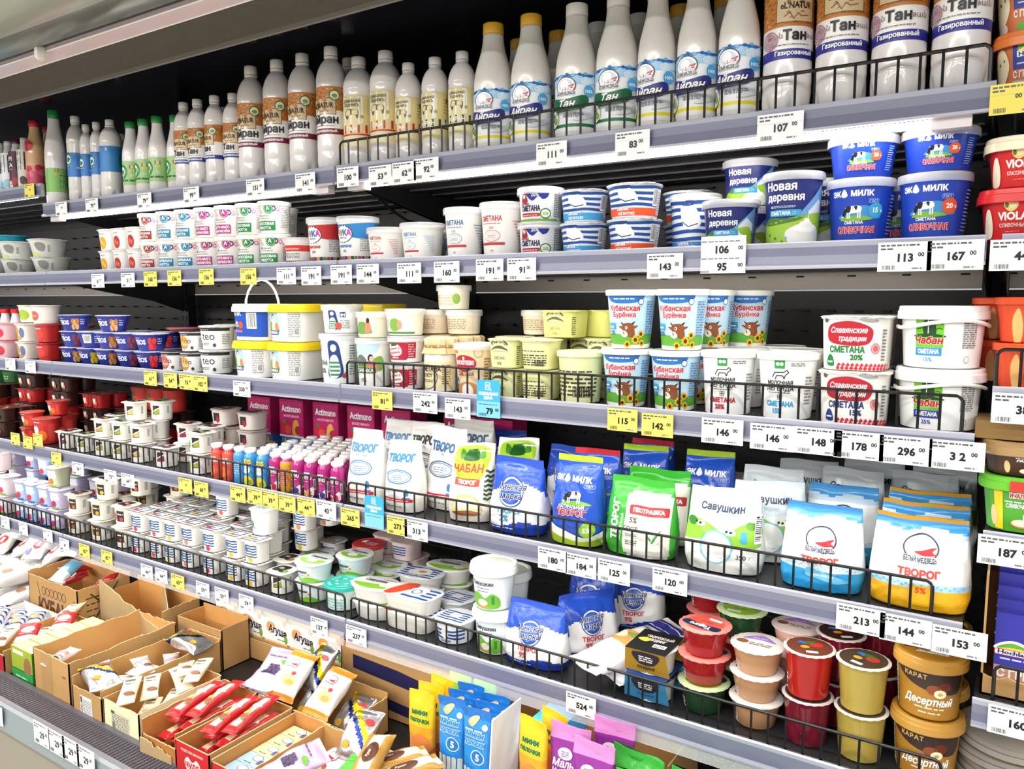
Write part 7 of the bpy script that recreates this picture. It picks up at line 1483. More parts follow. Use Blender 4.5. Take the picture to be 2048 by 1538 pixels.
# -- packs
kred_p = fpack('red_sweet_pack', 'snack pack', .06, .024, .09, lambda x, v, s: 'c22a30' if v > .2 else 'e9d8c8', Art().E(0, .5, .2, .15, 'f0e2c8', 14).L(-.2, .3, .2, .36, 'fff', 1), 81)
kblu_p = fpack('blue_sweet_pack', 'snack pack', .06, .028, .10, lambda x, v, s: '6fa8c8' if v > .4 else 'd9dde0', None, 82, mt='foil')
kwh_p = fpack('white_snack_pack', 'snack pack', .044, .022, .095, lambda x, v, s: 'e9e6e2', Art().L(-.2, .35, .2, .42, '555', 2).R(-.2, .5, .2, .62, 'c9a0a0').E(.1, .25, .12, .06, '6a3a2a', 10), 83)
kgy_p = fpack('silver_yellow_pack', 'snack pack', .078, .034, .12, lambda x, v, s: ('f2d51f' if .62 < v + x * .3 < .78 else ('26357f' if .50 < v + x * .3 <= .62 else ('e3e3e3' if v < .8 else 'cfcfd2'))), Art().E(-.12, .28, .08, .08, 'd09a2a', 10).L(-.2, .75, .2, .8, '666', 2).E(.15, .75, .1, .06, 'c23a3e', 10), 84, .006, 'silver')
kcr_p = fpack('cream_snack_pack', 'snack pack', .043, .022, .095, lambda x, v, s: 'ece3c6', Art().E(0, .5, .12, .09, 'f6f0dc', 12).L(-.12, .62, .12, .68, '5a4a3a', 1).E(.05, .25, .13, .08, '8a5a3a', 10).R(-.15, .75, .1, .82, '6a6450'), 85)
kchu = fpack('red_bar_pack', 'snack pack', .040, .022, .155, lambda x, v, s: 'c2262a' if (abs(x) > .45 or v > .85 or v < .15) else 'efdcb4', Art().B([(-.08, .62), (-.04, .68), (0, .65), (.04, .68), (.08, .62), (0, .54)], 'f3e9e2').T('чудо', 0, .6, .03, 'c2262a', b=.04, rot=pi / 2).E(0, .36, .06, .06, 'd8402f', 10).E(.03, .3, .04, .03, '3f8a3a', 8).E(-.02, .45, .06, .05, 'e9b45a', 10), 86, .005)
kor_p = fpack('white_orange_pack', 'snack pack', .085, .036, .13, lambda x, v, s: 'e0922f' if (v > .84 or (v < .1)) else 'f0eeea', bear(Art(), -.02, .70, .11).E(.06, .36, .16, .11, 'f0c888', 14).E(.1, .33, .1, .06, 'e0a04a', 10).E(.12, .50, .05, .04, 'c8303a', 8).T('Сырные', -.1, .48, .05, 'd8a06a', b=.02), 87)
kli_p = fpack('lilac_grape_pack', 'snack pack', .09, .034, .135, lambda x, v, s: 'd6b6dc' if v > .55 or x < -.5 else 'eee6ee', (lambda A: [A.E(-.08 + .05 * (q % 5) + .02 * (q // 5), .38 + .055 * (q // 5), .032, .032, '3a2a4a' if q % 2 else '54406a', 8) for q in range(19)] and A)(Art()).L(-.2, .75, .2, .8, '6a5a7a', 1).E(.2, .66, .08, .05, '6fae4a', 10), 88)
kgn_p = fpack('green_snack_pack', 'snack pack', .075, .035, .125, lambda x, v, s: '55b83a' if v > .4 else 'e6ecdf', Art().E(-.05, .4, .14, .1, 'efe6d6', 12).R(.05, .55, .2, .65, '2a4f3a').L(-.2, .25, .2, .3, '555', 1), 89)
kswr = fpack('brown_roll_pack', 'snack pack', .055, .032, .15, lambda x, v, s: 'eee3c9' if abs(x) < .55 else 'b98a3a', Art().E(0, .5, .09, .2, '5a2f1d', 16).T('Рулет', 0, .48, .04, 'f0e2c0', b=.03, rot=pi / 2, sh=.3), 90)
# -- boxes
A = Art(); A.T('КУБАНЬ', .12, .26, .30, '5a2f1a', b=.06, w=1.4); A.ln([(-.6, .9), (-.5, .6), (-.55, .4)], .02, '5a4028')
for i in range(6): A.G(-.35 + .16 * i, .74, .08, .1, .018, '6a5034', 12)
B2 = Art()
for i in range(6): B2.L(-.4, .1 + .13 * i, .4, .16 + .13 * i, '5a4028', 1, i)
B2.ln([(-.4, .1), (.3, .95)], .03, '3a2a1a'); B2.ln([(.3, .2), (-.3, .85)], .03, '3a2a1a')
obox(-2.70, -2.40, 1.262, 1.44, (.155, .155, .165, .165), 'brown cardboard box with dark lettering on its front, filled with red packs', front=A, right=B2)
for i, (dx, dy, k, yw, pt) in enumerate(((.06, .06, kred_p, .5, .3), (.11, .09, kred_p, -.4, .2), (.15, .05, kblu_p, .2, .4), (.21, .09, kred_p, 1.2, .1), (.25, .12, kred_p, -.9, .5), (.07, .12, kred_p, .1, -.2))):
    lay(k, -2.70 + dx, 1.262 + dy, ZK + .125 + .008 * (i % 3), ('blue foil pack among red ones in the lettered box' if k is kblu_p else 'red sweet pack in the lettered box, %s from its corner' % ORD[i]), yw, pt, group='packs in the lettered box')
obox(-2.39, -2.06, 1.332, 1.462, (.10, .14, .15, .13), 'wide cardboard box with tall torn grey flaps in the middle of the deck', flaps=(((-.16, -.072), (.16, -.078), .175, .09, 0, 0), ((-.02, .03), (.15, -.06), .19, .11, .01, .02)), inn='d09a58')
obox(-2.04, -1.83, 1.366, 1.462, (.12, .125, .13, .12), 'cardboard box with clean straight rim behind the tall brown box', tear=0.0, inn='d09a58')
obox(-2.165, -1.985, 1.015, 1.325, (.122, .124, .122, .124), 'tall plain brown cardboard box with tape down its front and torn rim', tear=.008, front=Art().R(-.42, 0, .02, 1.0, 'b08a58').L(.45, .62, .6, .72, '7a6a5a', 1), right=Art().R(.35, .55, 1.15, .66, '8a7468').L(-1.0, .45, -.7, .7, '7a6248', 3))
for i in range(5): lay(kwh_p, -2.11 + .022 * (i % 3), 1.06 + .05 * i, ZK + .055, 'white snack pack down inside the tall brown box, %s from the front' % ORD[i], .2 * (-1) ** i, .1, group='packs in the tall brown box')
tag = Art(); tag.R(-.42, .10, .30, .80, 'e3e2dc'); tag.L(-.38, .15, .25, .7, '777', 9, 3, .4); tag.R(-.40, .55, -.3, .75, '555'); tag.R(-.38, .2, -.3, .45, '888')
obox(-1.962, -1.828, 1.01, 1.36, (.075, .095, .10, .10), 'brown cardboard box with white paper label on its front', tear=.003, front=tag)
for i, (x, y, k, yw, pt, z) in enumerate(((-1.90, 1.05, kgy_p, 1.3, .15, .075), (-1.89, 1.10, kwh_p, .9, .3, .095), (-1.875, 1.15, kwh_p, 1.2, .1, .07), (-1.90, 1.20, kwh_p, 1.1, .0, .075), (-1.89, 1.245, kwh_p, 1.0, .25, .08), (-1.87, 1.29, kgy_p, 1.7, .2, .08), (-1.90, 1.17, kwh_p, .3, -.2, .06))):
    lay(k, x, y, ZK + z, ('silver and yellow pack' if k is kgy_p else 'white snack pack') + ' in the paper labelled brown box, %s from the front' % ORD[i], yw, pt, group='packs in the paper labelled box')
obox(-1.822, -1.672, 1.012, 1.245, (.078, .08, .082, .08), 'cream coloured cardboard box with printed panel on its front', out='e6dcb4', inn=KI, tear=.003, front=Art().R(-.55, .10, .45, .75, 'd9d2b4').L(-.5, .15, .4, .7, '666', 10, 3, .45).R(-.55, .66, -.35, .75, '555').R(-.5, .14, -.35, .4, '777'))
for i, (x, y, yw, pt, z) in enumerate(((-1.77, 1.05, .8, .25, .06), (-1.74, 1.08, .7, .1, .07), (-1.775, 1.11, .9, .2, .06), (-1.73, 1.14, .6, .15, .065), (-1.75, 1.18, 1.2, .3, .075), (-1.72, 1.21, .5, .2, .07), (-1.76, 1.20, .9, -.1, .05))):
    lay(kcr_p, x, y, ZK + z, 'cream snack pack in the cream box, %s from the front' % ORD[i], yw, pt, group='packs in the cream box')
obox(-1.64, -1.51, 1.0, 1.23, (.05, .085, .085, .085), 'orange brown cardboard box with low torn front, red bars inside', out='b0743c', inn='c07f42', tear=.004, flaps=(((-.06, -.125), (.05, -.118), .045, .03, 0, 0),))
obox(-1.503, -1.383, .995, 1.23, (.080, .082, .084, .082), 'red fronted cardboard box with white heart, red bars inside', inn='c08548', tear=.0, fl='c22a2e', front=Art().T('ЧУДО КАК ВКУСНО!', 0, .78, .07, 'f3d6d0', b=.03, w=1.0).B([(-.35, .45), (-.2, .66), (0, .55), (.2, .66), (.35, .45), (0, .05)], 'e9d9d4').T('чудо', 0, .36, .2, 'c2262a', b=.04))
for bx, nm in ((-1.576, 'low front box'), (-1.443, 'heart fronted box')):
    for i, (dx, y, yw, pt, z) in enumerate(((-.028, 1.10, .04, .03, 0), (.024, 1.105, -.03, .04, 0), (-.026, 1.13, .06, .06, 0), (.026, 1.125, -.05, .08, 0), (-.02, 1.115, .12, .10, 0), (.022, 1.14, .1, .12, 0))):
        lay(kchu, bx + dx, y, ZK + z, f'red and yellow bar pack in the {nm}, {ORD[i]} of the layer', yw, pt, group='red and yellow bar packs')
obox(-1.375, -1.252, .995, 1.23, (.070, .075, .08, .075), 'red fronted cardboard box holding small cream and blue cartons', inn='c08a50', tear=0, fl='c22a2e', front=Art().L(-.6, .4, .2, .6, 'f0cfc8', 1).R(.3, .0, .8, .7, 'e6e6e2'))
def smallc(c, c2): 
    return carton('small_curd_carton', 'carton', .105, .040, .045, c, Art().L(-.8, .3, .8, .6, '888', 1), top=c)
tc = Art().E(-.25, .15, .3, .2, '2a2a33', 16).E(-.25, .15, .27, .17, 'f3f1ea', 16).R(-.05, -.2, .45, .12, '5a4f7a').L(-.7, -.3, -.2, -.22, '333', 1).E(.75, -.1, .14, .12, 'd9a04a', 12).E(.75, -.1, .07, .06, 'f3e6c0', 10)
kscc = smallc('ecd9a0', 0); kscb = smallc('a9cbe6', 0)
for k in (kscc, kscb): k.part('lid_print', toplab(tc, .0453, .05))
for i in range(5): place(kscb if i < 2 else kscc, (-1.314, 1.03 + .042 * i, ZK + .0042), ('light blue' if i < 2 else 'cream') + ' curd carton in the red fronted box, %s from the front' % ORD[i], 0, 'small curd cartons')
obox(-1.575, -1.215, 1.238, 1.385, (.07, .09, .10, .085), 'wide low cardboard box full of crisp bags behind the narrow boxes', tear=.003)
for k, x, y, yw, pt, nm in ((kli_p, -1.53, 1.30, .25, .55, 'lilac bag with grapes, upper'), (kli_p, -1.535, 1.29, .3, .0, 'lilac bag with grapes, lower'), (kor_p, -1.455, 1.295, .1, .65, 'white and orange bag with crest, first'), (kgy_p, -1.385, 1.30, -.05, .65, 'yellow and silver bag, first'), (kor_p, -1.325, 1.295, .0, .6, 'white and orange bag with crest, second'), (kgy_p, -1.265, 1.31, -.05, .6, 'yellow and silver bag, at the box corner'), (kgy_p, -1.42, 1.35, -.2, .9, 'yellow and silver bag, set back')):
    lay(k, x, y, ZK + .085, nm + ' in the wide low box', yw, pt, 0, group='crisp bags in the wide low box')
obox(-1.245, -1.085, .985, 1.20, (.09, .095, .10, .095), 'brown cardboard box with a white and orange cheese pack on top', tear=.003)
lay(kor_p, -1.16, 1.115, ZK + .085, 'white and orange pack with red heart lying in the brown box near the bottom edge', -.35, .25); lay(kli_p, -1.16, 1.035, ZK + .085, 'lilac and white pack with dark grapes at the bottom edge', -.5, .25); lay(kgy_p, -1.12, 1.185, ZK + .07, 'silver pack with yellow and blue stripe standing in the brown box', .1, .7)
obox(-1.08, -.995, .985, 1.20, (.09, .09, .10, .09), 'brown cardboard box with green packs at the bottom edge', tear=.003)
lay(kgn_p, -1.035, 1.13, ZK + .09, 'green and white pack lying in the box at the bottom edge', -.05, .1, group='green packs at the bottom edge'); lay(kgn_p, -1.035, 1.06, ZK + .10, 'green and white pack, nearest the bottom edge', .05, .25, group='green packs at the bottom edge')
# little sour milk packs behind, in a cut tray
A = Art(); A.R(-.6, .06, .6, .80, 'f6f3ec'); A.E(-.22, .45, .34, .36, 'e9eef0', 18); A.E(-.2, .5, .22, .2, 'f0a05a', 14); A.T('Агуша', .1, .32, .24, '1d1d22', b=.05, o=('ffffff', .05), rot=-.1, w=.85); A.E(.45, .75, .1, .1, 'e9952f', 12); A.E(-.5, .85, .1, .08, '8cb83a', 10); A.E(.5, .2, .08, .14, '6fa83a', 10); A.L(.1, .14, .5, .2, '555', 1)
kag = carton('baby_curd_carton', 'carton', .096, .06, .09, 'e8c08a', A)
for i in range(5): place(kag, (-1.97 + .108 * i + .02, 1.508, ZK + .0665), 'white baby curd carton with big black letters, %s of five in the tray' % ORD[i], 0, 'baby curd cartons')
obox(-2.02, -1.43, 1.465, 1.55, (.062, .08, .08, .08), 'long cardboard tray holding the baby curd cartons', tear=.003); m = M(); m.box(-.28, .28, -.03, .03, 0, .062, KB, 'card'); o = m.build('cardboard_box', loc=(-1.722, 1.508, ZK + .0042)); setp(o, 'flat closed cardboard box inside the tray under the baby curd cartons', 'cardboard box')
sl = Art().Y([(-1.2, .62), (.9, .50), (.86, .68), (.4, .72), (-.3, .80), (-1.2, .84)], '26264f').Y([(-1.2, .18), (.7, .08), (.6, .24), (-1.2, .36)], '26264f')
obox(-1.42, -.925, 1.43, 1.60, (.17, .17, .18, .17), 'cardboard tray box with long cut slots showing dark blue goods', tear=.002, front=sl, right=None)
obox(-.92, -.50, 1.42, 1.60, (.12, .13, .15, .13), 'plain brown cardboard box behind the blue cheese stick packs', tear=.002)
# standing cheese stick packs
def stick(nm, w, h, cf, art, seed, d=.03): return bag(nm, 'snack pack', Bag(w, d, h, seed, .003, kind='pillow', seal=.06, n=36, m=30), cf, art)
A = Art(); A.T('Мини', -.0, .805, .042, '2f86d0', b=.06, o=('dff0fa', .05), sh=.2); A.T('полоски', 0, .745, .042, '2f86d0', b=.06, o=('dff0fa', .05), sh=.2, w=.18); A.E(.03, .665, .055, .055, 'e6eef4', 20).E(.03, .665, .048, .048, '2f78bf', 20); A.T('5', .03, .64, .05, 'fff', b=.04); A.B([(-.06, .92), (.0, .96), (.03, .94), (-.02, .88)], 'e0c08a'); A.L(-.08, .85, .08, .875, 'bfe0f6', 1); A.E(.08, .89, .022, .022, 'eef4f8', 10)
for q in range(5): A.RR(-.1 + .042 * q, .2, -.066 + .042 * q, .57, .012, 'e6e6d6')
kst1 = stick('blue_cheese_stick_pack', .064, .27, lambda x, v, s: '2f8fdc' if v < .93 else '1f6fc0', A, 101, .026)
def stand(k, x, y, z, label, rz, group, t=0.0): o = place(k, (x, y, z), label, group=group, rot=(t, 0, rz)); BAGS.append(o); return o
for i, (x, y, rz) in enumerate(((-.872, 1.195, .05), (-.803, 1.185, .0), (-.872, 1.228, .05), (-.803, 1.218, .02), (-.803, 1.25, 0), (-.872, 1.26, 0))): stand(kst1, x, y, ZK + .001, 'tall blue cheese stick pack, %s' % ('front one by the yellow packs', 'front one by the white divider', 'second row by the yellow packs', 'second row by the white divider', 'third row by the white divider', 'third row by the yellow packs')[i], rz, 'tall blue cheese stick packs')
A = Art(); A.T('мини', 0, .83, .042, '2f6a2a', b=.07, o=('d9e86a', .05)); A.T('палочки', 0, .77, .038, '2f6a2a', b=.07, o=('d9e86a', .05), w=.17); A.E(0, .48, .10, .11, 'c8582f', 18); A.B([(-.1, .6), (.0, .68), (.1, .62), (.08, .54), (-.08, .53)], 'e98a4a')
ky = stick('yellow_cheese_stick_pack', .066, .26, lambda x, v, s: 'f6c21f' if v > .74 else ('f0a42a' if v > .58 else 'd8702f'), A, 103, .026)
for i, (x, y, rz, t) in enumerate(((-.95, 1.195, .1, 0), (-.955, 1.232, .15, 0), (-.955, 1.27, .0, 0), (-.675, 1.185, -.1, .0), (-.655, 1.225, -.15, .0))): stand(ky, x, y, ZK + (.001 if i < 3 else .03), 'yellow cheese stick pack, %s' % ('in front beside the blue packs', 'second row beside the blue packs', 'third row beside the blue packs', 'standing beside the purple pack', 'behind the one beside the purple pack')[i], rz, 'yellow cheese stick packs', t)
kgl_ = stick('green_leaf_pack', .06, .26, lambda x, v, s: '7ac03a' if v > .7 else 'f0c02a', None, 104)
for i, x in enumerate((-.95, -.885)): stand(kgl_, x, 1.33, ZK + .001, 'green topped snack pack standing behind the yellow packs, ' + ('first' if not i else 'second'), 0, 'green topped packs')
m = M(); m.box(-.0015, .0015, -.05, .05, 0, .285, ['e9eef4'] * 6, 'paper'); o = m.build('card_divider', loc=(-.758, 1.195, ZK + .001)); setp(o, 'white and pale blue card divider beside the blue cheese stick packs', 'divider'); o.rotation_euler = (0, .06, 0)
kfb = carton('blue_carton', 'carton', .07, .15, .05, '3f9fd6', Art().L(-.5, .4, .5, .7, 'fff', 1)); place(kfb, (-.715, 1.335, ZK + .165), 'small blue carton lying between divider and yellow pack'); m = M(); m.box(-.036, .036, -.08, .08, 0, .1635, KB, 'card'); o = m.build('cardboard_box', loc=(-.715, 1.335, ZK + .001)); setp(o, 'small closed cardboard box under the blue carton', 'cardboard box')
A = Art(); A.E(-.02, .82, .05, .038, 'efe6ee', 18); A.L(-.045, .80, .005, .84, '9a4a9a', 3); A.T('Малыш', 0, .735, .05, 'f6e6f4', b=.03, sh=.2, w=.21); A.T('Карлсон', 0, .675, .045, 'f6e6f4', b=.03, sh=.2, w=.22); A.L(-.1, .62, .1, .635, 'e6a0c0', 1); A.R(-.2, .3, .2, .52, 'c2402f')
kpu = bag('purple_snack_pack', 'snack pack', Bag(.082, .030, .29, 111, .004, kind='pillow', seal=.09, n=36, m=30), lambda x, v, s: 'd88ac8' if v > .90 else '8f2f92', A)
for i, (x, y, rz) in enumerate(((-.605, 1.195, .05), (-.545, 1.175, .0), (-.545, 1.235, .1))): stand(kpu, x, y, ZK + .002, 'purple snack pack with pink ribbed top, %s' % ('front one beside the yellow packs', 'front one beside the green packs', 'in the second row')[i], rz, 'purple snack packs')
kgr_ = bag('bright_green_snack_pack', 'snack pack', Bag(.105, .05, .26, 113, .009, kind='pillow', seal=.08, n=36, m=30), lambda x, v, s: '2f9a3a' if v < .85 else '3fae3f', Art().E(0, .72, .07, .05, 'e0ecd8', 14).L(-.04, .70, .04, .74, '2f7a3a', 2))
for i, (x, y, rz, t) in enumerate(((-.48, 1.215, -.2, .0), (-.44, 1.15, .1, -.06), (-.365, 1.205, -.1, -.03), (-.31, 1.14, .2, -.08), (-.25, 1.20, 0, -.03))): stand(kgr_, x, y, ZK + .012, 'crumpled bright green pack at the bottom edge, %s from the purple ones' % ORD[i], rz, 'bright green packs', t)
obox(-.99, -.83, .99, 1.135, (.14, .14, .14, .14), 'blue and white printed open tray with roll packs', out='5f9fd6', inn=KD, tear=0)
for i, (x, y, yw) in enumerate(((-.94, 1.085, -.6), (-.885, 1.06, -.5), (-.95, 1.04, .4))): lay(kswr, x, y, ZK + .165 + .01 * i, 'cream and brown roll pack on the blue tray, %s' % ORD[i], yw, .1, group='cream and brown roll packs')
# far bay: white packs, trays, cartons
kwl = fpack('white_long_pack', 'snack pack', .085, .06, .26, lambda x, v, s: 'efedea', Art().L(-.1, .55, .1, .62, '889', 2).E(0, .3, .08, .06, 'b98a6a', 10), 121)
for i, (x, y, z, yw) in enumerate(((-2.93, 1.33, .034, 0), (-2.835, 1.35, .034, .0), (-2.88, 1.33, .10, .04), (-2.975, 1.34, .10, 0), (-3.025, 1.33, .034, 0), (-3.12, 1.33, .034, 0), (-3.07, 1.34, .10, 0))): lay(kwl, x, y, ZK + z, 'long white soft pack in the far bay, %s of the pile' % ORD[i], yw, 0, group='long white packs of the far bay')
kwr = fpack('white_red_pack', 'snack pack', .08, .035, .11, lambda x, v, s: 'efe6da', Art().E(.05, .5, .16, .2, 'c2303a', 12).R(.0, .4, .1, .6, 'f3e6e0').B([(-.3, .2), (-.1, .35), (-.1, .1)], '6a6fae'), 123)
for i, (x, y) in enumerate(((-3.1, 1.37), (-3.0, 1.40), (-2.9, 1.40), (-2.82, 1.42), (-2.74, 1.44))): lay(kwr, x, y, ZK + .16, 'white pack with red round print on the far pile, %s' % ORD[i], .4 * (-1) ** i, .5, group='white packs with red round print')
ktr = fpack('white_roll_pack', 'snack pack', .045, .03, .10, lambda x, v, s: ('e6e8ee', '2a4f9a')[int((v * 9) % 2 > 1.1)], Art().E(0, .5, .14, .12, 'd9a86a', 12), 125)
obox(-2.72, -2.475, 1.08, 1.255, (.055, .055, .06, .055), 'low white and dark blue tray of striped packs in the far bay', out='3a56a8', inn='e6e6e6', tear=0, right=Art().R(-1.6, .3, 1.6, .42, 'e6e6ea').R(-1.6, .8, 1.6, 1.0, 'dfe0e6'))
for i, (x, y) in enumerate(((-2.66, 1.13), (-2.60, 1.17), (-2.54, 1.20), (-2.53, 1.14), (-2.6, 1.12))): lay(ktr, x, y, ZK + .06, 'blue and white striped pack in the dark blue tray, %s' % ORD[i], .8, .2, group='striped packs in the dark blue tray')
obox(-2.47, -2.325, 1.01, 1.258, (.06, .075, .08, .07), 'brown cardboard box of red and beige packs beside the green cartons', tear=.002, right=Art().B([(-.6, .35), (.2, .55), (.2, .62), (-.6, .45)], '4a2a20'), fl='b3252f', front=Art().R(-.7, .1, .6, .9, 'e6e2e0'))
for i, (x, y, yw) in enumerate(((-2.42, 1.06, .6), (-2.37, 1.10, .9), (-2.41, 1.15, .5), (-2.36, 1.20, .8), (-2.40, 1.24, .4))): lay(kred_p if i % 2 else kcr_p, x, y, ZK + .08, ('red' if i % 2 else 'beige') + ' pack in the box beside the green cartons, %s from the front' % ORD[i], yw, .2, group='packs beside the green cartons')
kgc_ = carton('green_snack_carton', 'carton', .115, .045, .095, '2f7a2f', Art().R(-.6, .35, .6, 1.0, '9ab02f').E(.32, .5, .22, .3, '9a6a4a', 14).R(-.5, .8, .1, .92, 'dfe6c8').R(-.6, .0, .6, .3, '2f9a4a').L(-.4, .1, .3, .2, 'bfe0bf', 1), top='dfe0a0')
for i in range(5): place(kgc_, (-2.248, 1.045 + .0475 * i, ZK + .001), 'green snack carton in a row, %s from the front' % ORD[i], 0, 'green snack cartons')
# ================================================================ neighbouring bay
def sq(nm, cat, w, h, body, lcol, art, **k): return tub(nm, cat, w, w * .86, h, art, body=body, lid='pail', lcol=lcol, topcol=lcol, p=3.6, **k)
A = Art().at(-.44); A.R(-.08, .42, .8, .98, '27348f'); A.B([(.02, .72), (.1, .88), (.3, .93), (.5, .80), (.5, .70)], '5fa03a'); A.B([(.02, .72), (.25, .80), (.5, .72)], 'f0d85a'); A.R(.0, .62, .55, .72, 'f3f3f3'); A.T('Hochland', .28, .635, .07, '1f2a6a', b=.05, w=.5); A.T('С ГРИБАМИ', .25, .28, .11, 'f6efe6', b=.04, w=.66); A.L(0, .5, .5, .55, 'c9d0f0', 1); A.E(.1, .12, .12, .08, '5fae2f', 12); A.E(.35, .1, .18, .1, 'efe2d2', 14)
A.B([(-.62, .40), (-.5, .75), (-.3, .78), (-.16, .5), (-.3, .22), (-.55, .15)], 'efe2bf'); A.E(-.42, .55, .03, .03, '6a5a3a', 8).E(-.3, .6, .025, .025, '6a5a3a', 8).E(-.4, .12, .16, .1, 'e6d6cc', 12)
kho = sq('mushroom_cheese_tub', 'cheese tub', .060, .080, 'c9713f', 'e0762f', A)
zA = ZA - .004
for lev in (0, 1): put(kho, zA, 'l', 1980, 120 - 100 * lev, 'orange cheese tub with dark blue label beside the big wicker bottle, ' + ('upper' if lev else 'lower'), y=1.375, dz=lev * kho.h, r=.066, group='orange mushroom cheese tubs')
def vio(t): 
    A = Art().at(-.32); A.T('VIOLA', .05, .42, .16, 'f6efe8', b=.05, w=.62); A.T(t, .05, .27, .075, 'f6e2de', b=.02, w=.56); A.L(-.1, .17, .2, .2, 'e88', 1); A.E(.02, .75, .14, .16, 'e6d27a', 18).E(.04, .76, .09, .11, 'f0dfa8', 14).E(-.06, .72, .04, .06, '5a7a2a', 8); A.B([(-.75, .1), (-.62, .6), (-.48, .62), (-.42, .3), (-.5, .06)], 'efe4cc'); return A
kv1 = sq('red_cheese_tub', 'cheese tub', .058, .067, 'cf1f22', 'f0e3c4', vio('КЛАССИЧЕСКИЙ')); kv2 = sq('red_cheese_tub', 'cheese tub', .058, .067, 'cf1f22', 'd6201f', vio('СЛИВОЧНЫЙ'))
put(kv2, ZB, 'l', 1942, 430, 'red cream cheese tub with red lid beside the royal blue cups', y=1.37, r=.064); put(kv1, ZB, 'l', 1948, 330, 'red cream cheese tub with cream coloured lid on top of the other', y=1.37, dz=kv2.h, r=.064)
A = Art(); A.B([(-.3, .0), (-.35, .5), (-.2, .8), (-.1, .4), (-.15, .0)], 'e9b06a'); A.R(.0, .5, .8, .55, 'f0a07a'); A.L(.05, .2, .7, .4, 'f3c8a8', 2)
kor = tub('orange_cheese_tub', 'cheese tub', .040, .033, .062, A, body='d8481f', lid='snap', lcol='e0521f', p=3)
for i, (px, yy) in enumerate(((2044, 1.36), (2120, 1.36), (2030, 1.46), (2110, 1.46))):
    for lev in range(2): put(kor, 1.375, 'c', px, 680, f'orange cheese tub behind the small wire fence, {("front", "front outer", "back", "back outer")[i]} column, {"upper" if lev else "lower"}', y=yy, dz=lev * kor.h, group='orange cheese tubs')
def ich(c, c2, lc):
    A = Art().at(-.32)
    if c[0] != '4': A.R(-.34, .05, -.14, .97, 'f0cf2f')
    A.E(.15, .84, .16, .13, '9a2a1d', 16).E(.15, .83, .08, .06, 'f3e6b0', 12); A.R(-.02, .66, .34, .77, 'f3e9e2'); A.T('ИЧАЛКИ', .16, .675, .075, 'b3201f', b=.05, w=.34); A.L(-.1, .58, .4, .63, 'f3f3f0', 1); A.T('СЛИВОЧНЫЙ' if c[0] != '4' else 'FRISS', .15, .48, .075, 'f6f6f2', b=.04, sh=.2, w=.46); A.E(.2, .18, .2, .08, 'c98a4a', 14).E(.2, .2, .18, .07, 'f3ead2', 14).RR(.22, .26, .42, .38, .03, 'eef0f0'); A.E(-.36, .3, .1, .2, 'e9c48a', 12); return A
kig = sq('green_cheese_tub', 'cheese tub', .060, .078, '4fa52a', '6cc02f', ich('5', 0, 0)); kib = sq('dark_cheese_tub', 'cheese tub', .060, .046, '4a2f26', 'a8885a', ich('4', 0, 0))
put(kig, 1.168, 'l', 1953, 1010, 'green cheese tub with bread picture beside the yellow foot bags', y=1.365, r=.066)
A = Art(); A.T('НОВИНКА!', 0, .2, .55, 'fff', b=.06, sh=.2, w=.07 / .014 * .9); m = M(); m.box(-.045, .06, -.0015, .0015, 0, .014, 'd23a32', 'paper'); kn = Kind('red_sticker_strip', 'sticker'); kn.part('strip', m.mesh('strip'), None, [('label_print', lab(A, Flat((.008, -.0017, 0)).surf, .014, 0), None, ())]); place(kn, (edge(1953, 1010, 1.365, .066, 'l') + .02, 1.2965, 1.168 + .0645), 'red sticker strip with white slanted word on the green tub rim')
put(kib, 1.168, 'l', 1955, 920, 'dark brown cheese tub on top of the green one', y=1.365, dz=kig.h, r=.066)
m = M(); m.box(-.07, .07, -.045, .045, 0, .026, '9a7a4a', 'card'); o = m.build('shallow_card_box', loc=(edge(1957, 880, 1.365, .066, 'l'), 1.365, 1.168 + kig.h + kib.h + .001)); setp(o, 'shallow brown card box on top of the dark cheese tub', 'cardboard box')
# box of cheese slices
xb = ony(1962, 1330, 1.31).x; o = obox(xb, xb + .16, 1.315, 1.44, (.03, .17, .19, .18), 'cardboard box of blue cheese slice packs beside the brown dessert tubs', z=.918, tear=.006, group=None, inn='8a5a3a')
A = Art(); A.R(-.46, .34, .46, 1.0, '2f2f96'); A.at(-.24, .20, .54); A.B([(-.4, .62), (-.3, .78), (.0, .86), (.3, .74), (.38, .62)], 'f3f3f3'); A.B([(-.36, .64), (-.1, .80), (.2, .74), (.36, .64)], '5fa03a'); A.B([(-.36, .64), (.0, .70), (.36, .64)], 'e9c04a'); A.RR(-.42, .50, .42, .64, .04, 'c23a32').RR(-.40, .515, .40, .625, .03, 'f6f6f3'); A.T('Hochland', 0, .535, .09, '1f2a6a', b=.05, w=.7); A.at(); A.L(-.4, .42, .4, .46, 'c9c9ee', 1); A.R(-.46, .0, .46, .34, 'b98a72'); A.T('С ГРИБАМИ', -.06, .2, .10, 'f3ece4', b=.03, w=.74); A.BC(-.44, .0, .1, .14, None)
m = M(); m.box(-.055, .055, -.006, .006, 0, .118, '2f2f96', 'film'); kcs = Kind('cheese_slice_pack', 'cheese pack'); kcs.part('pack', m.mesh('pack'), None, [('label_print', lab(A, Flat((0, -.006, 0)).surf, .118, 0), None, ())])
for i in range(5): place(kcs, (xb + .070, 1.332 + .0165 * i, .918 + .0045 + .016 * i), 'dark blue cheese slice pack in the torn box, %s from the front' % ORD[i], 0, 'cheese slice packs', rot=(-.10 + .02 * i, 0, 0))
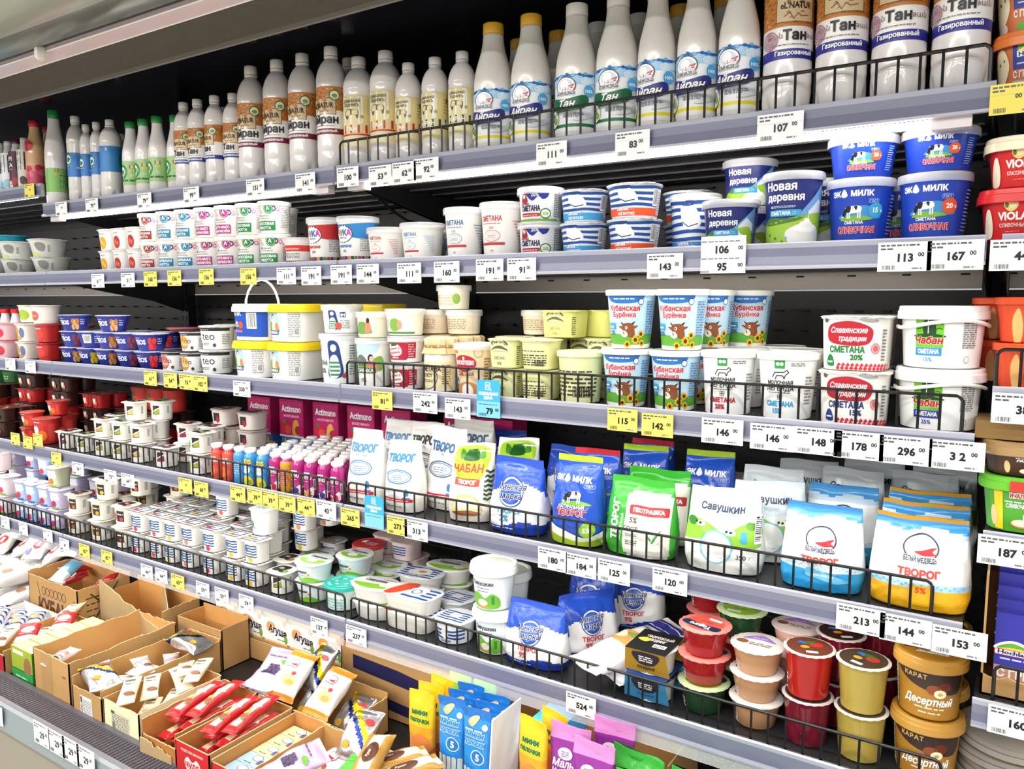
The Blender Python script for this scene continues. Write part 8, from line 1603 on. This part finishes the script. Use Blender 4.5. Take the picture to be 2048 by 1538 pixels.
# round tins on the deck of that bay
L = Lathe([(0, .075, '7d766c', 'metal'), (.003, .078, '948d82', 'metal'), (.012, .078, '5f5a66', 'metal'), (.013, .0765, '8a8378', 'metal'), (.020, .0765, '8a8378', 'metal'), (.021, .072, '7d766c', 'metal'), (.0195, .070, '9a9388', 'metal')], n=48, top=True); kti = Kind('round_tin', 'tin'); kti.part('tin', L.mesh('tin')); kti.h = .0215
for i in range(18): place(kti, (onz(2020, 1480, .84).x + .006 * (i % 2), onz(2020, 1480, .84).y + .06, .44 + .0218 * i), 'round metal tin in the stack by the bay end, %s from the bottom' % ORD[i], 0, 'stack of round tins')
# ================================================================ price tags in the rails
def tagmesh(txt, sup, col, w, h, line=True, two=None):
    m = M(); m.box(-w / 2, w / 2, -.0006, .0006, -h, 0, col, 'paper'); A = Art(); k = h
    if two:
        for t, v in ((two[0], -.46), (two[1], -.92)): A.T(t, -.02, v, .20, '17171a', b=.05); A.T('00', .48, v + .09, .10, '17171a', b=.04); A.L(-.6, v + .30, .5, v + .36, '666', 1)
        A.BC(-.72, -.99, -.35, -.92, None)
    else:
        if txt: A.T(txt, .04, -.66, .27, '17171a', b=.05); 
        if sup: A.T(sup, .10 + .14 * len(txt or ''), -.50, .14, '17171a', b=.04)
        A.L(-w / h / 2 * .9, -.14, w / h / 2 * .7, -.07, '555', 1, 3, .9); A.L(-w / h / 2 * .9, -.26, -w / h / 2 * .3, -.19, '555', 1, 5, .9); A.BC(-w / h / 2 * .88, -.96, -w / h / 2 * .3, -.78, None); A.L(w / h * .15, -.93, w / h / 2 * .9, -.86, '777', 1, 2, .8)
        A.ln([(-w / h / 2, -.36), (w / h / 2, -.36)], .006, 'aaa')
    wrap(A, Flat((0, -.0006, 0)).surf, k, 0, None, .0001, .00003, m); m.nm = None; return m.mesh('price_tag', 0)
_tm = {}
def tag_(px, py, txt, what, c='w', sup='00', w=.064, h=.040, y=YF - .0065, two=None, tilt=0.0):
    col = {'w': 'f3f3f4', 'y': 'f0e06a', 'b': '4fb0e2'}[c]; key = (txt, sup, col, w, h, two)
    if key not in _tm: _tm[key] = tagmesh(txt, sup, col, w, h, two=two)
    p = ony(px, py, y); o = bpy.data.objects.new('price_tag', _tm[key]); SC.collection.objects.link(o); o.location = (p.x, y, p.z); o.rotation_euler = (0, tilt, 0)
    n = {'w': 'white', 'y': 'yellow', 'b': 'blue'}[c]; setp(o, f'{n} price tag ' + (f'reading {txt} ' if txt else '') + what, 'price tag', 'price tags in the shelf rails'); return o
# centre of the upper edge of every tag (pixels), printed number, where it hangs
for a in ((695, 334, '100', 'at the end of the topmost rail'), (760, 331, '53', 'on the topmost rail'), (808, 324, '62', 'on the topmost rail'), (852, 316, '92', 'on the topmost rail'), (1103, 284, '111', 'under the white capped bottles'), (1265, 262, '83', 'under the slim yellow capped bottles'), (1561, 226, '107', 'under the big wicker bottles'), (610, 346, '141', 'under the maroon strip bottles'),
    (382, 374, '99', 'under the slim wicker bottles'), (288, 386, '79', 'under the green capped bottles'), (183, 397, '79', 'under the blue label bottles'), (122, 404, '', 'at the far end of the topmost rail'), (510, 358, '151', 'faint, under the first maroon bottles'),
    (572, 535, '111', 'under the low red band cup'), (622, 533, '191', 'under the red band cup'), (682, 530, '191', 'at the rail joint of the second shelf'), (735, 528, '144', 'under the blue band cup'), (818, 526, '111', 'under the low blue print cup'), (893, 523, '160', 'under the tall blue print cup'), (979, 518, '191', 'under the tall red print cup'), (1043, 516, '91', 'under the dark blue cloud cups'), (1330, 507, '143', 'under the striped cups'), (1810, 484, '113', 'under the light blue disc cup'), (1912, 480, '167', 'under the orange disc cup'), (195, 548, '61', 'under the fruit yoghurt pots'), (255, 546, '51', 'under the first ricotta cups'),
    (483, 762, '330', 'under the pails'), (850, 786, '242', 'under the paper covered jar'), (915, 797, '143', 'beside the blue social tag on the middle rail'), (1445, 838, '146', 'under the red 20 percent ram cup'), (1545, 849, '146', 'under the light blue ram cup'), (1637, 856, '148', 'under the red patch cups'), (1718, 864, '178', 'beside the 148 tag'), (1812, 873, '296', 'under the white pails'), (1915, 882, '3 2', 'at the end of the middle rail'),
    (60, 722, '', 'in the far bay middle rail'), (20, 717, '', 'at the picture edge of the middle rail'), (155, 925, '74', 'first white on the fourth rail'), (220, 940, '73', 'second white on the fourth rail'), (255, 948, '64', 'before the pale green tags'), (652, 1003, '43', 'under the mini drink bottles'), (832, 1042, '313', 'under the 9 percent white bags'), (1105, 1098, '180', 'under the royal blue curd bag'), (1162, 1110, '184', 'beside the 180 tag'), (1228, 1122, '125', 'under the green curd bags'), (1340, 1140, '120', 'under the front meadow bag'), (1722, 1214, '213', 'under the blue foot bags'), (1812, 1234, '144', 'under the yellow foot bags'), (1920, 1258, '153', 'at the end of the fourth rail'),
    (10, 1035, '', 'first on the lowest far rail'), (46, 1047, '', 'second on the lowest far rail'), (95, 1060, '', 'third on the lowest far rail'), (128, 1078, '4', 'at the rail joint of the lowest far rail'), (293, 1130, '44', 'first of the 44 pair on the lowest rail'), (322, 1138, '44', 'second of the 44 pair on the lowest rail'), (405, 1165, '59', 'first of the three 59 tags'), (443, 1177, '59', 'second of the three 59 tags'), (492, 1191, '59', 'third of the three 59 tags'), (638, 1237, '137', 'at the end of the striped pot rail'), (712, 1254, '237', 'under the clear curd packs'), (1162, 1390, '524', 'under the lowest crest bags'),
    (2045, 788, '38', 'under the orange cheese tubs'), (2015, 1075, '187', 'under the green cheese tub'), (2035, 1420, '160', 'under the cheese slice box'), (2042, 478, '44', 'under the red cheese tubs')):
    low = a[1] > 1000 and a[0] < 700 and a[2] not in ('43',)
    tag_(a[0], a[1], a[2], a[3], w=.056 if low else (.070 if a[0] > 1400 else .064), h=.042 if a[0] > 600 else .039)
for a in ((300, 543, '160', 'under the blue ricotta cups'), (348, 541, '156', 'first of three 156 tags'), (412, 538, '156', 'second of three 156 tags'), (496, 536, '156', 'third of three 156 tags'), (300, 742, '61', 'alone under the blue pots'), (340, 746, '54', 'first of the yellow trio under the blue pots'), (372, 749, '76', 'second of the yellow trio under the blue pots'), (400, 752, '102', 'last of the yellow trio under the blue pots'), (764, 783, '81', 'under the red label cups'), (1245, 818, '115', 'under the pale yellow cups'), (1315, 828, '142', 'under the light blue cow cups'), (112, 905, '', 'at the joint of the fourth rail'), (370, 957, '', 'pale, first of two under the lone white pot'), (402, 964, '60', 'pale, second of two under the lone white pot'), (475, 973, '44', 'first of the yellow run under the mini bottles'), (510, 978, '39', 'second of the yellow run under the mini bottles'), (540, 984, '39', 'third of the yellow run under the mini bottles'), (574, 992, '39', 'fourth of the yellow run under the mini bottles'), (612, 998, '44', 'last of the yellow run under the mini bottles'), (700, 1018, '265', 'beside the blue social tag on the fourth rail'), (794, 1034, '273', 'between blue tag and white 313 tag'), (168, 1089, '82', 'first yellow one on the lowest rail'), (213, 1102, '82', 'second yellow one on the lowest rail'), (355, 1150, '63', 'between the 44 and 59 tags'), (58, 368, '', 'under the peach bottles'), (75, 868, '', 'standing up at the end of the far fourth rail'), (30, 866, '', 'in the far fourth rail, first'), (55, 873, '', 'in the far fourth rail, second'), (2032, 165, '', 'under the orange mushroom cheese tubs')):
    tag_(a[0], a[1], a[2], a[3], 'y', w=.058)
tag_(1447, 472, '106', 'and 95, double height, under the front dark blue cup', w=.074, h=.060, two=('106', '95'))
# blue social price tags on their holders
for px, py, t, wh in ((977, 760, '79', 'in front of the beige sour cream cup'), (748, 992, '', 'in front of the white curd bags')):
    w, h = .056, .075 if t else .072; m = M(); A = Art(); p = ony(px, py, YF - .009)
    pts = [(-w / 2, -h), (w / 2, -h), (w / 2, -.006), (w / 2 - .006, 0), (-w / 2 + .006, 0), (-w / 2, -.006)]; k = len(m.v)
    m.v += [(a, -.0006, b) for a, b in pts] + [(a, .0006, b) for a, b in pts]; m.face(range(k, k + 6), '3fa9e0', 'paper'); m.face(range(k + 11, k + 5, -1), '3fa9e0', 'paper')
    for i in range(6): j = (i + 1) % 6; m.face((k + i, k + 6 + i, k + 6 + j, k + j), '3fa9e0', 'paper')
    A.RR(-.10, -.26, .06, -.06, .02, 'f3f8fb').RR(-.08, -.24, .04, -.08, .015, '3fa9e0').L(-.06, -.2, .02, -.1, 'f3f8fb', 2).ln([(.02, -.22), (.10, -.28)], .03, 'f3f8fb'); A.T('СОЦИАЛЬНАЯ', 0, -.40, .075, 'fff', b=.06, w=.62); A.T('ЦЕНА', 0, -.51, .075, 'fff', b=.06); A.R(-w / h / 2, -1.0, w / h / 2, -.57, '7cc6ee'); A.L(-.3, -.66, .3, -.62, '2a4a6a', 1)
    if t: A.T(t, .04, -.90, .16, '17171a', b=.05); A.T('00', .27, -.82, .08, '17171a', b=.04); A.BC(-.33, -.97, -.05, -.88, None)
    wrap(A, Flat((0, -.0006, 0)).surf, h, 0, None, .0001, .00003, m); m.nm = None; o = m.build('price_tag', sharp=0, loc=(p.x, p.y, p.z)); setp(o, 'tall light blue social price tag ' + wh, 'price tag', 'blue social price tags')
# tags along the bumper
for i, (px, py) in enumerate(((82, 1447), (112, 1464), (140, 1479), (170, 1496))):
    tag_(px, py, '29', 'on the front bumper, %s of four in a run' % ORD[i], w=.072, h=.056, y=.8895)
tag_(-8, 1410, '', 'on the front bumper, cut by the picture edge', w=.06, h=.05, y=.8895)
relax()
bpy.context.view_layer.update()
settle(LAY, (0, 0, .003), 18, FIXED)
BAGS.sort(key=lambda o: o.location.y)
settle(BAGS, (0, .005, 0), 36)
